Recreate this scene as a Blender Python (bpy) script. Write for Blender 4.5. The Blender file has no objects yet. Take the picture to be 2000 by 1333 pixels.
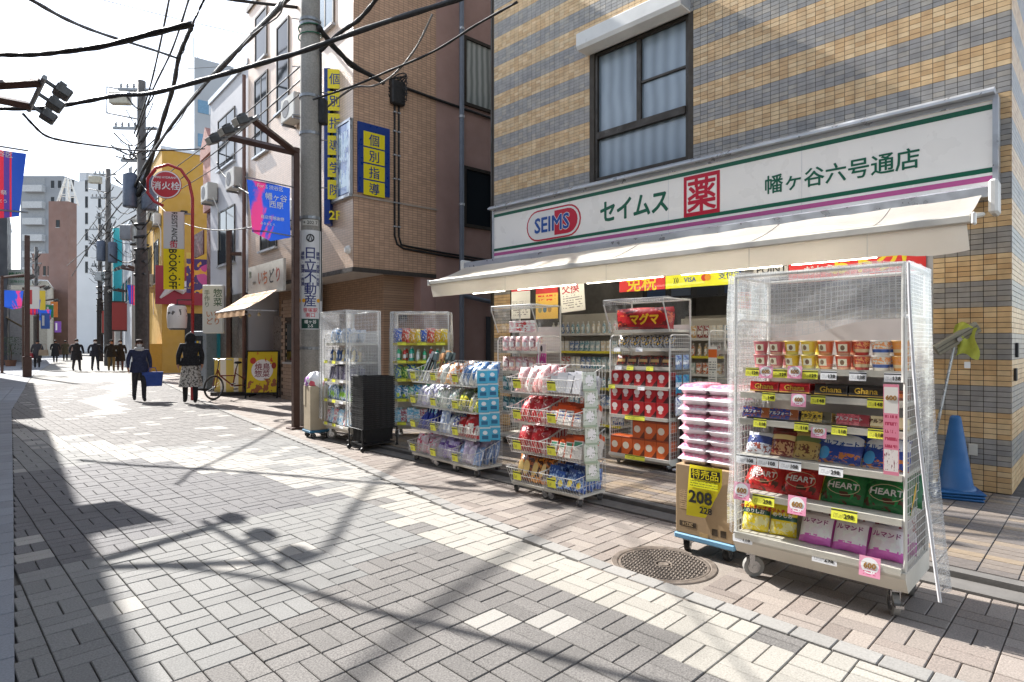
import bpy, bmesh, math, random
from mathutils import Vector as Vec, Matrix
random.seed(7)
R = math.radians
scene = bpy.context.scene
# ---------------------------------------------------------------- camera
cam = bpy.data.cameras.new('camera')
camo = bpy.data.objects.new('camera', cam)
scene.collection.objects.link(camo)
camo.location = (0, 0, 1.45)
camo.rotation_euler = (R(90), 0, R(-44.85))
cam.sensor_width = 36
cam.lens = 36 * 1170 / 2000
cam.shift_y = 0.00275
cam.clip_start = 0.05
cam.clip_end = 2000
scene.camera = camo
# ---------------------------------------------------------------- sky and sun
SUN_EL, SUN_AZ = R(40), R(-5.3)          # azimuth from +Y towards +X
world = bpy.data.worlds.new('World')
scene.world = world
world.use_nodes = True
wn = world.node_tree
bg = wn.nodes['Background']
sky = wn.nodes.new('ShaderNodeTexSky')
sky.sky_type = 'NISHITA'
sky.sun_disc = False
sky.sun_elevation = SUN_EL
sky.sun_rotation = SUN_AZ
sky.air_density = 1.0
sky.dust_density = 0.4
sky.ozone_density = 1.0
hs = wn.nodes.new('ShaderNodeHueSaturation')
hs.inputs['Saturation'].default_value = 0.5
wn.links.new(sky.outputs[0], hs.inputs['Color'])
wn.links.new(hs.outputs[0], bg.inputs[0])
bg.inputs[1].default_value = 0.122
sun = bpy.data.lights.new('sun', 'SUN')
sun.energy = 4.0
sun.angle = R(0.53)
sun.color = (1.0, 0.97, 0.93)
suno = bpy.data.objects.new('sun', sun)
scene.collection.objects.link(suno)
sdir = Vec((math.sin(SUN_AZ) * math.cos(SUN_EL), math.cos(SUN_AZ) * math.cos(SUN_EL), math.sin(SUN_EL)))
suno.rotation_euler = sdir.to_track_quat('Z', 'Y').to_euler()
suno.location = (-10, 60, 60)
vs = scene.view_settings
vs.view_transform = 'Standard'
vs.look = 'None'
vs.gamma = 1
vs.use_curve_mapping = False
vs.exposure = 1.48
scene.cycles.max_bounces = 8
scene.cycles.transparent_max_bounces = 24
# ---------------------------------------------------------------- helpers
def lin(h):
    h = h.lstrip('#')
    out = []
    for i in (0, 2, 4):
        c = int(h[i:i + 2], 16) / 255
        out.append(c / 12.92 if c <= .04045 else ((c + .055) / 1.055) ** 2.4)
    return (*out, 1)

ORD = 'first second third fourth fifth sixth seventh eighth ninth tenth eleventh twelfth thirteenth fourteenth fifteenth sixteenth seventeenth eighteenth nineteenth twentieth'.split() + ['twenty-first', 'twenty-second', 'twenty-third', 'twenty-fourth', 'twenty-fifth']
class NT:
    """tiny node-graph helper"""
    def __init__(s, name):
        s.m = bpy.data.materials.new(name)
        s.m.use_nodes = True
        s.n = s.m.node_tree.nodes
        s.l = s.m.node_tree.links
        s.b = s.n['Principled BSDF']
        s.out = s.n['Material Output']
        s._c = {}
    def set(s, sock, v):
        if hasattr(v, 'is_output'):
            s.l.new(v, sock)
        else:
            sock.default_value = v
    def coord(s, k='Object'):
        if 'tc' not in s._c:
            s._c['tc'] = s.n.new('ShaderNodeTexCoord')
        return s._c['tc'].outputs[k]
    def sep(s, k):
        if k not in s._c:
            n = s.n.new('ShaderNodeSeparateXYZ')
            s.l.new(s.coord(k), n.inputs[0])
            s._c[k] = n
        return s._c[k].outputs
    def math(s, op, a, b=0.0, c=None):
        n = s.n.new('ShaderNodeMath')
        n.operation = op
        s.set(n.inputs[0], a)
        s.set(n.inputs[1], b)
        if c is not None:
            s.set(n.inputs[2], c)
        return n.outputs[0]
    def mix(s, fac, a, b):
        n = s.n.new('ShaderNodeMix')
        n.data_type = 'RGBA'
        s.set(n.inputs[0], fac)
        s.set(n.inputs[6], a)
        s.set(n.inputs[7], b)
        return n.outputs[2]
    def noise(s, scale, detail=3, k='Object', rough=.55):
        n = s.n.new('ShaderNodeTexNoise')
        s.l.new(s.coord(k), n.inputs['Vector'])
        n.inputs['Scale'].default_value = scale
        n.inputs['Detail'].default_value = detail
        n.inputs['Roughness'].default_value = rough
        return n.outputs[0]
    def ramp(s, x, lo, hi):
        n = s.n.new('ShaderNodeMapRange')
        s.set(n.inputs[0], x)
        n.inputs[1].default_value = lo
        n.inputs[2].default_value = hi
        return n.outputs[0]
    def band(s, x, lo, hi):
        return s.math('MULTIPLY', s.math('GREATER_THAN', x, lo), s.math('LESS_THAN', x, hi))
    def bump(s, h, strength=.3, dist=.01):
        n = s.n.new('ShaderNodeBump')
        n.inputs['Strength'].default_value = strength
        n.inputs['Distance'].default_value = dist
        s.l.new(h, n.inputs['Height'])
        s.l.new(n.outputs[0], s.b.inputs['Normal'])

MATS = {}
def mat(h, rough=.55, metal=0.0, var=.10, scale=6.0, bump=0.0, bscale=60, name=None, coat=0.0, alpha=1.0):
    """plain surface with uneven tone and wear"""
    key = (h, rough, metal, var, scale, bump, bscale, coat, alpha)
    if key in MATS:
        return MATS[key]
    t = NT(name or 'surface_' + h.strip('#'))
    c = lin(h)
    if var > 0:
        dark = tuple(x * (1 - var * 1.6) for x in c[:3]) + (1,)
        lite = tuple(min(1, x * (1 + var)) for x in c[:3]) + (1,)
        t.set(t.b.inputs['Base Color'], t.mix(t.ramp(t.noise(scale, 5), .3, .7), dark, lite))
        t.set(t.b.inputs['Roughness'], t.ramp(t.math('ADD', t.noise(scale * 2.3, 3), rough - .5), rough * 0 - .0, 1.0))
    else:
        t.b.inputs['Base Color'].default_value = c
        t.b.inputs['Roughness'].default_value = rough
    t.b.inputs['Metallic'].default_value = metal
    t.b.inputs['Coat Weight'].default_value = coat
    t.b.inputs['Alpha'].default_value = alpha
    if bump:
        t.bump(t.noise(bscale, 4), bump, .005)
    MATS[key] = t.m
    return t.m

def flat(h, rough=.5, coat=0.0):
    return mat(h, rough, var=0.0, coat=coat)

def emit(h, s, name):
    t = NT(name)
    t.b.inputs['Base Color'].default_value = lin(h)
    t.b.inputs['Emission Color'].default_value = lin(h)
    t.b.inputs['Emission Strength'].default_value = s
    return t.m

def printed(name, base, layers, rough=.35, coat=.2, crinkle=0.0, k='Generated'):
    """flat print on packaging: layers of bands, ovals, blotches in the pack's own space (x right, z up)"""
    t = NT('print_' + name)
    ink = lambda h: tuple(min(.86, c * 1.4) for c in lin(h)[:3]) + (1,)
    col = ink(base)
    xyz = t.sep(k)
    for L in layers:
        kind = L[0]
        if kind == 'band':
            f = t.band(xyz['XYZ'.index(L[1])], L[2], L[3])
        elif kind == 'oval':
            dx = t.math('DIVIDE', t.math('SUBTRACT', xyz[0], L[1]), L[3])
            dz = t.math('DIVIDE', t.math('SUBTRACT', xyz[2], L[2]), L[4])
            f = t.math('LESS_THAN', t.math('ADD', t.math('MULTIPLY', dx, dx), t.math('MULTIPLY', dz, dz)), 1)
        elif kind == 'rect':
            f = t.math('MULTIPLY', t.band(xyz[0], L[1], L[2]), t.band(xyz[2], L[3], L[4]))
        elif kind == 'blot':       # printed photo: blotches between heights lo and hi
            f = t.math('MULTIPLY', t.math('GREATER_THAN', t.noise(L[1], 2, k), L[2]), t.band(xyz[2], L[3], L[4]))
        elif kind == 'lines':      # small print
            f = t.math('MULTIPLY', t.math('GREATER_THAN', t.math('FRACT', t.math('MULTIPLY', xyz[2], L[1])), .55),
                       t.math('MULTIPLY', t.math('GREATER_THAN', t.noise(L[2], 1, k), .47),
                              t.math('MULTIPLY', t.band(xyz[0], L[3], L[4]), t.band(xyz[2], L[5], L[6]))))
        elif kind == 'diag':
            f = t.math('GREATER_THAN', t.math('ADD', t.math('MULTIPLY', xyz[0], L[1]), t.math('MULTIPLY', xyz[2], L[2])), L[3])
        col = t.mix(f, col, ink(L[-1]))
    t.set(t.b.inputs['Base Color'], col)
    t.b.inputs['Roughness'].default_value = rough
    t.b.inputs['Coat Weight'].default_value = coat
    if crinkle:
        t.bump(t.noise(26, 3), crinkle, .02)
    return t.m

def vinyl_material(name, grid, base_op=.10, line_op=.55):
    """clear sheeting with a woven grid, in sheet metres (UV)"""
    t = NT(name)
    uv = t.sep('UV')
    def ln(x):
        return t.math('GREATER_THAN', t.math('ABSOLUTE', t.math('SUBTRACT', t.math('FRACT', t.math('DIVIDE', x, grid)), .5)), .44)
    lines = t.math('MAXIMUM', ln(uv[0]), ln(uv[1]))
    crease = t.ramp(t.noise(7, 4), .52, .75)
    fac = t.math('ADD', t.math('MULTIPLY', lines, line_op - base_op), t.math('ADD', base_op, t.math('MULTIPLY', crease, .16)))
    tr = t.n.new('ShaderNodeBsdfTransparent')
    tr.inputs[0].default_value = (.96, .97, .97, 1)
    gl = t.n.new('ShaderNodeBsdfGlossy')
    gl.inputs['Roughness'].default_value = .2
    tl = t.n.new('ShaderNodeBsdfTranslucent')
    tl.inputs[0].default_value = (.85, .86, .87, 1)
    df = t.n.new('ShaderNodeBsdfDiffuse')
    df.inputs[0].default_value = (.85, .86, .88, 1)
    bm = t.n.new('ShaderNodeBump')
    bm.inputs['Strength'].default_value = .5
    bm.inputs['Distance'].default_value = .03
    t.l.new(t.noise(5, 4), bm.inputs['Height'])
    t.l.new(bm.outputs[0], gl.inputs['Normal'])
    def mixs(f, a, b):
        n = t.n.new('ShaderNodeMixShader')
        t.set(n.inputs[0], f)
        t.l.new(a, n.inputs[1])
        t.l.new(b, n.inputs[2])
        return n.outputs[0]
    body = mixs(.5, df.outputs[0], tl.outputs[0])
    s1 = mixs(fac, tr.outputs[0], body)
    fr = t.n.new('ShaderNodeFresnel')
    fr.inputs[0].default_value = 1.35
    s2 = mixs(t.math('ADD', .015, t.math('MULTIPLY', fr.outputs[0], .32)), s1, gl.outputs[0])
    t.l.new(s2, t.out.inputs[0])
    return t.m

class MB:
    def __init__(s):
        s.v, s.f, s.mi, s.uv = [], [], [], {}
    def face(s, idx, mi=0, uv=None):
        if uv:
            s.uv[len(s.f)] = uv
        s.f.append(idx)
        s.mi.append(mi)
    def box(s, x0, y0, z0, x1, y1, z1, mi=0, M=None, open_=''):
        b = len(s.v)
        for p in ((x0, y0, z0), (x1, y0, z0), (x1, y1, z0), (x0, y1, z0), (x0, y0, z1), (x1, y0, z1), (x1, y1, z1), (x0, y1, z1)):
            s.v.append(tuple(M @ Vec(p)) if M else p)
        for k, q in dict(b=(0, 3, 2, 1), t=(4, 5, 6, 7), f=(0, 1, 5, 4), r=(1, 2, 6, 5), k=(2, 3, 7, 6), l=(3, 0, 4, 7)).items():
            if k not in open_:
                s.face([b + i for i in q], mi)
        return s
    def cbox(s, x0, y0, z0, x1, y1, z1, c=.004, mi=0, M=None):
        """box with chamfered edges"""
        b = len(s.v)
        P = []
        xs, ys, zs = (x0, x1), (y0, y1), (z0, z1)
        for i in (0, 1):
            for j in (0, 1):
                for k in (0, 1):
                    sx, sy, sz = (c, -c)[i], (c, -c)[j], (c, -c)[k]
                    x, y, z = xs[i], ys[j], zs[k]
                    P += [(x, y + sy, z + sz), (x + sx, y, z + sz), (x + sx, y + sy, z)]
        s.v += [tuple(M @ Vec(p)) if M else p for p in P]
        I = lambda i, j, k, a: b + ((i * 2 + j) * 2 + k) * 3 + a
        F = []
        for i in (0, 1):
            F.append([I(i, 0, 0, 0), I(i, 1, 0, 0), I(i, 1, 1, 0), I(i, 0, 1, 0)][::(1 if i else -1)])
            F.append([I(0, i, 0, 1), I(1, i, 0, 1), I(1, i, 1, 1), I(0, i, 1, 1)][::(-1 if i else 1)])
            F.append([I(0, 0, i, 2), I(1, 0, i, 2), I(1, 1, i, 2), I(0, 1, i, 2)][::(1 if i else -1)])
        for i in (0, 1):
            for j in (0, 1):
                F.append([I(i, j, 0, 0), I(i, j, 1, 0), I(i, j, 1, 1), I(i, j, 0, 1)])
                F.append([I(i, 0, j, 0), I(i, 1, j, 0), I(i, 1, j, 2), I(i, 0, j, 2)])
                F.append([I(0, i, j, 1), I(1, i, j, 1), I(1, i, j, 2), I(0, i, j, 2)])
                for k in (0, 1):
                    F.append([I(i, j, k, 0), I(i, j, k, 1), I(i, j, k, 2)])
        for q in F:
            s.face(q, mi)
        return s
    def cyl(s, p, q, r, n=8, r2=None, mi=0, cap=True):
        p, q = Vec(p), Vec(q)
        r2 = r if r2 is None else r2
        d = (q - p)
        if d.length < 1e-7:
            return s
        d.normalize()
        a = d.orthogonal().normalized()
        c = d.cross(a)
        b = len(s.v)
        for cc, rr in ((p, r), (q, r2)):
            for i in range(n):
                t = 2 * math.pi * i / n
                s.v.append(tuple(cc + a * (rr * math.cos(t)) + c * (rr * math.sin(t))))
        for i in range(n):
            j = (i + 1) % n
            s.face([b + i, b + j, b + n + j, b + n + i], mi)
        if cap:
            s.face([b + i for i in range(n)][::-1], mi)
            s.face([b + n + i for i in range(n)], mi)
        return s
    def tube(s, pts, r, n=6, mi=0):
        pts = [Vec(p) for p in pts]
        b = len(s.v)
        up = Vec((.13, .27, 1)).normalized()
        rr = r if isinstance(r, (list, tuple)) else [r] * len(pts)
        for k, p in enumerate(pts):
            d = (pts[min(k + 1, len(pts) - 1)] - pts[max(k - 1, 0)]).normalized()
            a = d.cross(up)
            if a.length < .05:
                a = d.cross(Vec((1, .2, 0)))
            a.normalize()
            c = d.cross(a)
            for i in range(n):
                t = 2 * math.pi * i / n
                s.v.append(tuple(p + a * (rr[k] * math.cos(t)) + c * (rr[k] * math.sin(t))))
        for k in range(len(pts) - 1):
            for i in range(n):
                j = (i + 1) % n
                s.face([b + k * n + i, b + k * n + j, b + (k + 1) * n + j, b + (k + 1) * n + i], mi)
        s.face([b + i for i in range(n)][::-1], mi)
        s.face([b + (len(pts) - 1) * n + i for i in range(n)], mi)
        return s
    def lathe(s, prof, n=14, c=(0, 0, 0), mi=0):
        b = len(s.v)
        m = len(prof)
        for i in range(n):
            t = 2 * math.pi * i / n
            for r, z in prof:
                s.v.append((c[0] + r * math.cos(t), c[1] + r * math.sin(t), c[2] + z))
        for i in range(n):
            j = (i + 1) % n
            for k in range(m - 1):
                s.face([b + i * m + k, b + j * m + k, b + j * m + k + 1, b + i * m + k + 1], mi[k] if isinstance(mi, (list, tuple)) else mi)
        return s
    def prism(s, pts, a0, a1, axis='y', mi=0):
        """outline extruded along an axis; outline is (x,z) for y, (y,z) for x, (x,y) for z"""
        b = len(s.v)
        n = len(pts)
        for a in (a0, a1):
            for u, w in pts:
                s.v.append({'y': (u, a, w), 'x': (a, u, w), 'z': (u, w, a)}[axis])
        s.face([b + i for i in range(n)], mi)
        s.face([b + n + i for i in range(n)][::-1], mi)
        for i in range(n):
            j = (i + 1) % n
            s.face([b + j, b + i, b + n + i, b + n + j], mi)
        return s
    def surf(s, fn, nu, nv, su=1.0, sv=1.0, mi=0):
        """sheet fn(u,v) with UV in metres"""
        b = len(s.v)
        for j in range(nv + 1):
            for i in range(nu + 1):
                s.v.append(tuple(fn(i / nu, j / nv)))
        for j in range(nv):
            for i in range(nu):
                q = b + j * (nu + 1) + i
                uv = [((i + a) / nu * su, (j + c) / nv * sv) for a, c in ((0, 0), (1, 0), (1, 1), (0, 1))]
                s.face([q, q + 1, q + nu + 2, q + nu + 1], mi, uv)
        return s
    def mesh(s, name, mats, smooth=False):
        me = bpy.data.meshes.new(name)
        me.from_pydata(s.v, [], s.f)
        for m in (mats if isinstance(mats, (list, tuple)) else [mats]):
            me.materials.append(m)
        me.polygons.foreach_set('material_index', s.mi)
        if smooth:
            me.polygons.foreach_set('use_smooth', [True] * len(s.f))
        if s.uv:
            lay = me.uv_layers.new(name='UVMap')
            for pi, uv in s.uv.items():
                for k, li in enumerate(me.polygons[pi].loop_indices):
                    lay.data[li].uv = uv[k]
        me.update()
        return me

COL = scene.collection
def link(name, data, parent=None, M=None):
    o = bpy.data.objects.new(name, data)
    COL.objects.link(o)
    if parent is not None:
        o.parent = parent
    if M is not None:
        o.matrix_basis = M
    return o
def tag(o, label=None, cat=None, group=None, kind=None):
    for k, v in (('label', label), ('category', cat), ('group', group), ('kind', kind)):
        if v:
            o[k] = v
    return o
def part(name, mb, mats, parent, M=None, smooth=False):
    me = mb if isinstance(mb, bpy.types.Mesh) else mb.mesh(name, mats, smooth)
    return link(name, me, parent, M)
def thing(name, label, cat, M=None, group=None):
    return tag(link(name, None, None, M), label, cat, group)
def solid(name, mb, mats, label, cat, M=None, group=None, smooth=False):
    return tag(part(name, mb, mats, None, M, smooth), label, cat, group)
def struct(name, mb, mats, M=None, smooth=False, kind='structure'):
    return tag(part(name, mb, mats, None, M, smooth), kind=kind)
def copy_tree(o, M=None, parent=None, label=None, group=None):
    c = o.copy()
    COL.objects.link(c)
    c.parent = parent
    if M is not None:
        c.matrix_basis = M
    if label:
        c['label'] = label
    if group:
        c['group'] = group
    for ch in [x for x in KIDS.get(o.name, [])] or list(o.children):
        copy_tree(ch, None, c)
    return c
KIDS = {}
def T(x, y, z=0.0):
    return Matrix.Translation((x, y, z))
def Rz(a):
    return Matrix.Rotation(R(a), 4, 'Z')
def Rx(a):
    return Matrix.Rotation(R(a), 4, 'X')
def Ry(a):
    return Matrix.Rotation(R(a), 4, 'Y')
def street(x, y, z=0.0, turn=0.0):
    """frame of a thing that faces the street: local x to the viewer's right, y inwards, z up"""
    return T(x, y, z) @ Rz(-90 + turn)

TXT = {}
def letters(body, size, m, parent, M, bold=0.0, name='lettering', sx=1.0, depth=0.002, spacing=1.0, line=1.0, align='CENTER'):
    """raised lettering, centred on the frame's origin, reading along x, standing up along z, facing -y"""
    key = (body, round(size, 4), bold, m.name, sx, depth, spacing, line, align)
    if key not in TXT:
        c = bpy.data.curves.new('lettering', 'FONT')
        c.body = body
        c.size = size
        c.align_x = align
        c.align_y = 'CENTER'
        c.extrude = depth / 2
        c.resolution_u = 2
        c.space_character = spacing
        c.space_line = line
        tmp = bpy.data.objects.new('lettering', c)
        me = bpy.data.meshes.new_from_object(tmp)
        bpy.data.objects.remove(tmp)
        bpy.data.curves.remove(c)
        if bold > 0:           # heavier weight: the glyph struck several times round its outline
            vs_ = [tuple(v.co) for v in me.vertices]
            fs_ = [tuple(p.vertices) for p in me.polygons]
            V2, F2_ = [], []
            for k in range(8):
                dx, dy = bold * size * math.cos(k * math.pi / 4), bold * size * math.sin(k * math.pi / 4)
                b0 = len(V2)
                V2 += [(x + dx, y + dy, z - k * .00012) for x, y, z in vs_]
                F2_ += [tuple(b0 + i for i in f) for f in fs_]
            me = bpy.data.meshes.new('lettering')
            me.from_pydata(V2, [], F2_)
        me.transform(Matrix.Diagonal((sx, 1, 1, 1)))
        me.transform(Rx(90))
        ys = [v.co.z for v in me.vertices]
        if ys:
            me.transform(T(0, 0, -(max(ys) + min(ys)) / 2))
        me.materials.clear()
        me.materials.append(m)
        TXT[key] = me
    return link(name, TXT[key], parent, M)
def clampi(v, a, b):
    return max(a, min(b, v))
def interp(tab, y):
    if y <= tab[0][0]:
        a, b = tab[0], tab[1]
    elif y >= tab[-1][0]:
        a, b = tab[-2], tab[-1]
    else:
        for a, b in zip(tab, tab[1:]):
            if y <= b[0]:
                break
    return a[1] + (b[1] - a[1]) * (y - a[0]) / (b[0] - a[0])
# ================================================================ the ground
XR = [(-6, 3.12), (0, 3.14), (2.4, 3.2), (4.1, 3.38), (6.6, 3.82), (9, 4.15), (14.6, 4.9), (24, 6.45), (30.5, 7.6), (46, 10.2), (71, 15.0), (140, 29)]
XL = [(-6, -.5), (0, 0.0), (3.3, .30), (6.7, .6), (17.2, 1.5), (34.4, 3.7), (64, 8.5), (140, 22)]
def xr(y): return interp(XR, y)
def xl(y): return interp(XL, y)
KERB_X = 4.34            # shop forecourt edge
FLOOR = 0.05             # shop forecourt level

def stone(name, h, speck, amount=.5, tint=None):
    t = NT(name)
    geo = t.n.new('ShaderNodeNewGeometry')
    t.coord = lambda k='Object': geo.outputs['Position']
    c = lin(h)
    d = tuple(x * (1 - amount) for x in c[:3]) + (1,)
    l = tuple(min(1, x * (1 + amount * .5)) for x in c[:3]) + (1,)
    fine = t.ramp(t.noise(speck, 2, rough=.7), .32, .68)
    broad = t.ramp(t.noise(2.2, 4), .3, .7)
    info = t.n.new('ShaderNodeObjectInfo')
    col = t.mix(fine, d, l)
    col = t.mix(t.math('MULTIPLY', broad, .3), col, tuple(x * .72 for x in c[:3]) + (1,))
    stain = t.ramp(t.noise(.9, 5), .56, .66)
    col = t.mix(t.math('MULTIPLY', stain, .22), col, (.05, .047, .043, 1))
    blk = t.math('ADD', .86, t.math('MULTIPLY', info.outputs['Random'], .24))
    vm = t.n.new('ShaderNodeVectorMath')
    vm.operation = 'SCALE'
    t.l.new(col, vm.inputs[0])
    t.l.new(blk, vm.inputs['Scale'])
    vo = t.n.new('ShaderNodeTexVoronoi')
    t.l.new(geo.outputs['Position'], vo.inputs['Vector'])
    vo.inputs['Scale'].default_value = 3.1
    sp_c = t.n.new('ShaderNodeSeparateColor')
    t.l.new(vo.outputs['Color'], sp_c.inputs[0])
    gum = t.math('MULTIPLY', t.math('LESS_THAN', vo.outputs['Distance'], .045), t.math('GREATER_THAN', sp_c.outputs[0], .72))
    col = t.mix(t.math('MULTIPLY', gum, .45), vm.outputs[0], (.06, .055, .05, 1))
    drift = t.ramp(t.noise(.55, 3), .35, .7)
    col = t.mix(t.math('MULTIPLY', drift, .16), col, (.27, .258, .24, 1))
    t.set(t.b.inputs['Base Color'], col)
    t.b.inputs['Roughness'].default_value = .8
    t.bump(t.noise(speck, 2, rough=.7), .35, .004)
    return t.m
PAVE = [stone('paver_mid_grey', '#787470', 115, .6), stone('paver_dark_grey', '#6a6869', 115, .6), stone('paver_blue_grey', '#83827f', 115, .35),
        stone('paver_cream', '#a8a399', 115, .3), stone('paver_white', '#a5a19a', 115, .25)]
PINK = [stone('paver_pinkish', '#948980', 115, .35), stone('paver_beige', '#998e84', 115, .35), stone('paver_rosy', '#8b7f76', 115, .4)]
KERBST = stone('kerb_stone', '#96938e', 90, .18)
DARKGAP = mat('#726b63', .95, var=.2, scale=3, bump=.4)
ASPH = stone('far_paving', '#838079', 60, .3)

mb = MB()
mb.surf(lambda u, v: (-250 + 500 * u, -120 + 520 * v, -.06), 4, 4)
struct('ground', mb, [DARKGAP])

# far carriageway and pavements as receding sheets
def strip(f0, f1, ys, z, n=1):
    mb = MB()
    b = None
    for y in ys:
        a, c = f0(y), f1(y)
        mb.v += [(a, y, z), (c, y, z)]
    for i in range(len(ys) - 1):
        mb.face([2 * i, 2 * i + 1, 2 * i + 3, 2 * i + 2])
    return mb
YS = [-6, -3, 0, 3, 6, 9, 12, 15, 18, 22, 26, 30, 36, 42, 50, 60, 75, 95, 140]
NEARY = 27.0
road = struct('road', strip(lambda y: xl(y), lambda y: xr(y), YS, -.032), [DARKGAP])
farroad = struct('road', strip(lambda y: xl(y), lambda y: xr(y), [y for y in YS if y > NEARY - 2] and [NEARY] + [y for y in YS if y > NEARY], -.004), [ASPH])
M_ = .225
def zone(x, y):
    """which colour the paving designer laid at this module"""
    r = random.random()
    w = .18 * math.sin(y * 1.1) + .1 * math.sin(x * 3 + y * .6)
    # cream ribbon hugging the right border, then swinging across the street
    if y < 5.2:
        edge = 2.36 + .085 * y + .0 * w
        if x > edge:
            return 3 if r > .045 else 0
        if 3.0 + .35 * (x - 1.2) + w < y < 4.9 + .12 * x + w:
            z = 2
        else:
            z = 0 if y < 3.4 else 1
        return 4 if r > .965 else z
    left = 2.9 - (y - 5.2) * .30 + w * .7
    right = 3.9 - (y - 5.2) * .36 + w * .7
    if left < x < right:
        return 4 if r > .12 else 2
    if x <= left:
        return (1 if y < 8.6 else 2) if r < .95 else 4
    if y > 14.5:
        lo = 1.2 + (y - 14.5) * .25
        return 4 if (r > .93 or abs(x - lo - 1.3 + w) < .35) else 0
    return 4 if r > .94 else (2 if y < 9.5 + w * 3 else 0)
def paver_mesh(m, lx, ly):
    mb = MB()
    g = .0026
    mb.cbox(g, g, -.05, lx - g, ly - g, 0, .0035)
    return mb.mesh('paving_block', [m])
PM = {}
def paver(m, lx, ly):
    k = (m.name, round(lx, 4), round(ly, 4))
    if k not in PM:
        PM[k] = paver_mesh(m, lx, ly)
    return PM[k]
def lay(parent, cells, limit, mats_for, name='paving_block'):
    """cells: (x, y, lx, ly, material index); nearest ones are their own objects, the rest one mesh"""
    cam2 = Vec((0, 0))
    def key(c):
        x, y = c[0] + c[2] / 2, c[1] + c[3] / 2
        f = x * .7052 + y * .709
        s = x * .709 - y * .7052
        out = 0 if (f > .9 and abs(s) < f * .86 and 1.45 / f < .58) else 100
        return f + out
    cells = sorted(cells, key=key)
    rest = MB()
    for i, (x, y, lx, ly, mi) in enumerate(cells):
        dz = random.uniform(-.0022, .0014)
        if i < limit:
            link(name, paver(mats_for[mi], lx, ly), parent, T(x, y, dz) @ Rx(random.uniform(-.25, .25)) @ Ry(random.uniform(-.25, .25)))
        else:
            g = .0026
            near = key((x, y, lx, ly)) < 16
            if near:
                rest.cbox(x + g, y + g, -.03, x + lx - g, y + ly - g, dz, .0035, mi)
            else:
                rest.box(x + g, y + g, -.03, x + lx - g, y + ly - g, dz, mi, open_='b')
    o = part(name, rest, mats_for, parent)
    o['kind'] = 'stuff'
cells = []
ny = int((NEARY + 1.2) / M_)
for j in range(ny):
    y = -1.2 + j * M_
    a, b = xl(y + .1), xr(y + .1)
    n0, n1 = math.ceil((a + .001) / M_), math.floor((b - .079) / M_)
    for i in range(n0 - 1, n1 + 1):
        x0, x1 = max(a + .0, i * M_), min(b - .09, (i + 1) * M_)
        if x1 - x0 < .03 or (math.hypot(x0 - 3.4, y - 2.0) < .25):
            continue
        z = zone(i * M_, y)
        if (i + j) % 2:
            h = (x0 + x1) / 2
            if x1 - x0 < .14:
                cells.append((x0, y, x1 - x0, M_, z))
            else:
                cells += [(x0, y, h - x0, M_, z), (h, y, x1 - h, M_, z)]
        else:
            cells += [(x0, y, x1 - x0, M_ / 2, z), (x0, y + M_ / 2, x1 - x0, M_ / 2, z)]
lay(road, cells, 300, PAVE)
# border stones between road and pavement
kerb = struct('kerb', strip(lambda y: xr(y) - .085, lambda y: xr(y) + .055, [NEARY] + [y for y in YS if y > NEARY], .0), [KERBST])
y = -1.0
while y < NEARY:
    L = .195
    x = xr(y + L / 2)
    ang = math.degrees(math.atan2(xr(y + L) - xr(y), L))
    mb = MB().cbox(-.066, .003, -.05, .05, L - .003, .003, .004)
    part('kerb_stone', mb, [KERBST], kerb, T(x - .012, y, 0) @ Rz(-ang))
    y += L
# right-hand pavement of pinkish blocks
def xpav(y):
    return KERB_X if y < 8.6 else min(KERB_X + (y - 8.6) * 1.0, xr(y) + 2.2)
pav = struct('pavement', strip(lambda y: xr(y) - .1, lambda y: max(xpav(y), xr(y) + .2) + .02, [-6, -3, 0, 3, 6, 8.6, 9.2, 9.8, 10.6, 12, 15, 18, 22, 26, 30, 36, 42, 50, 60, 75, 95, 140], -.03), [DARKGAP])
struct('pavement', strip(lambda y: xr(y) + .05, lambda y: xr(y) + 2.6, [NEARY] + [y for y in YS if y > NEARY], -.002), [stone('far_pavement', '#9c8f86', 60, .25)])
cells = []
for j in range(int((NEARY + 1.2) / M_)):
    y = -1.2 + j * M_
    a, b = xr(y + .1) + .045, max(xpav(y + .1), xr(y) + .3)
    n0, n1 = math.floor(a / M_), math.ceil(b / M_)
    for i in range(n0, n1 + 1):
        off = 0
        x0, x1 = max(a, i * M_), min(b, (i + 1) * M_)
        if x1 - x0 < .04 or math.hypot((x0 + x1) / 2 - 3.5, y + .11 - 2.1) < .36:
            continue
        z = random.choice((0, 0, 1, 1, 2))
        if (i + j) % 2 == 0 and x1 - x0 > .14:
            h = (x0 + x1) / 2
            cells += [(x0, y, h - x0, M_, z), (h, y, x1 - h, M_, random.choice((0, 1, 2)))]
        else:
            cells += [(x0, y, x1 - x0, M_ / 2, z), (x0, y + M_ / 2, x1 - x0, M_ / 2, random.choice((0, 1, 2)))]
lay(pav, cells, 300, PINK)
# left-hand pavement: long smooth slabs
lpav = struct('pavement', strip(lambda y: xl(y) - 1.6, lambda y: xl(y), YS, -.03), [DARKGAP])
SLAB = stone('left_slab', '#8d9198', 90, .2)
y, k = 1.5, 0
while y < 26:
    L = .3
    x = xl(y + L / 2)
    ang = math.degrees(math.atan2(xl(y + L) - xl(y), L))
    for q in range(5):
        mb = MB().cbox(-.31 * (q + 1) + .004, .004, -.05, -.31 * q - .004, L - .004, 0, .004)
        part('slab', mb, [SLAB], lpav, T(x - .012, y, random.uniform(-.002, .001)) @ Rz(-ang))
    y += L
struct('pavement', strip(lambda y: xl(y) - 2.4, lambda y: xl(y) - .02, [26] + [y for y in YS if y > 26], -.002), [SLAB])

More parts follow.
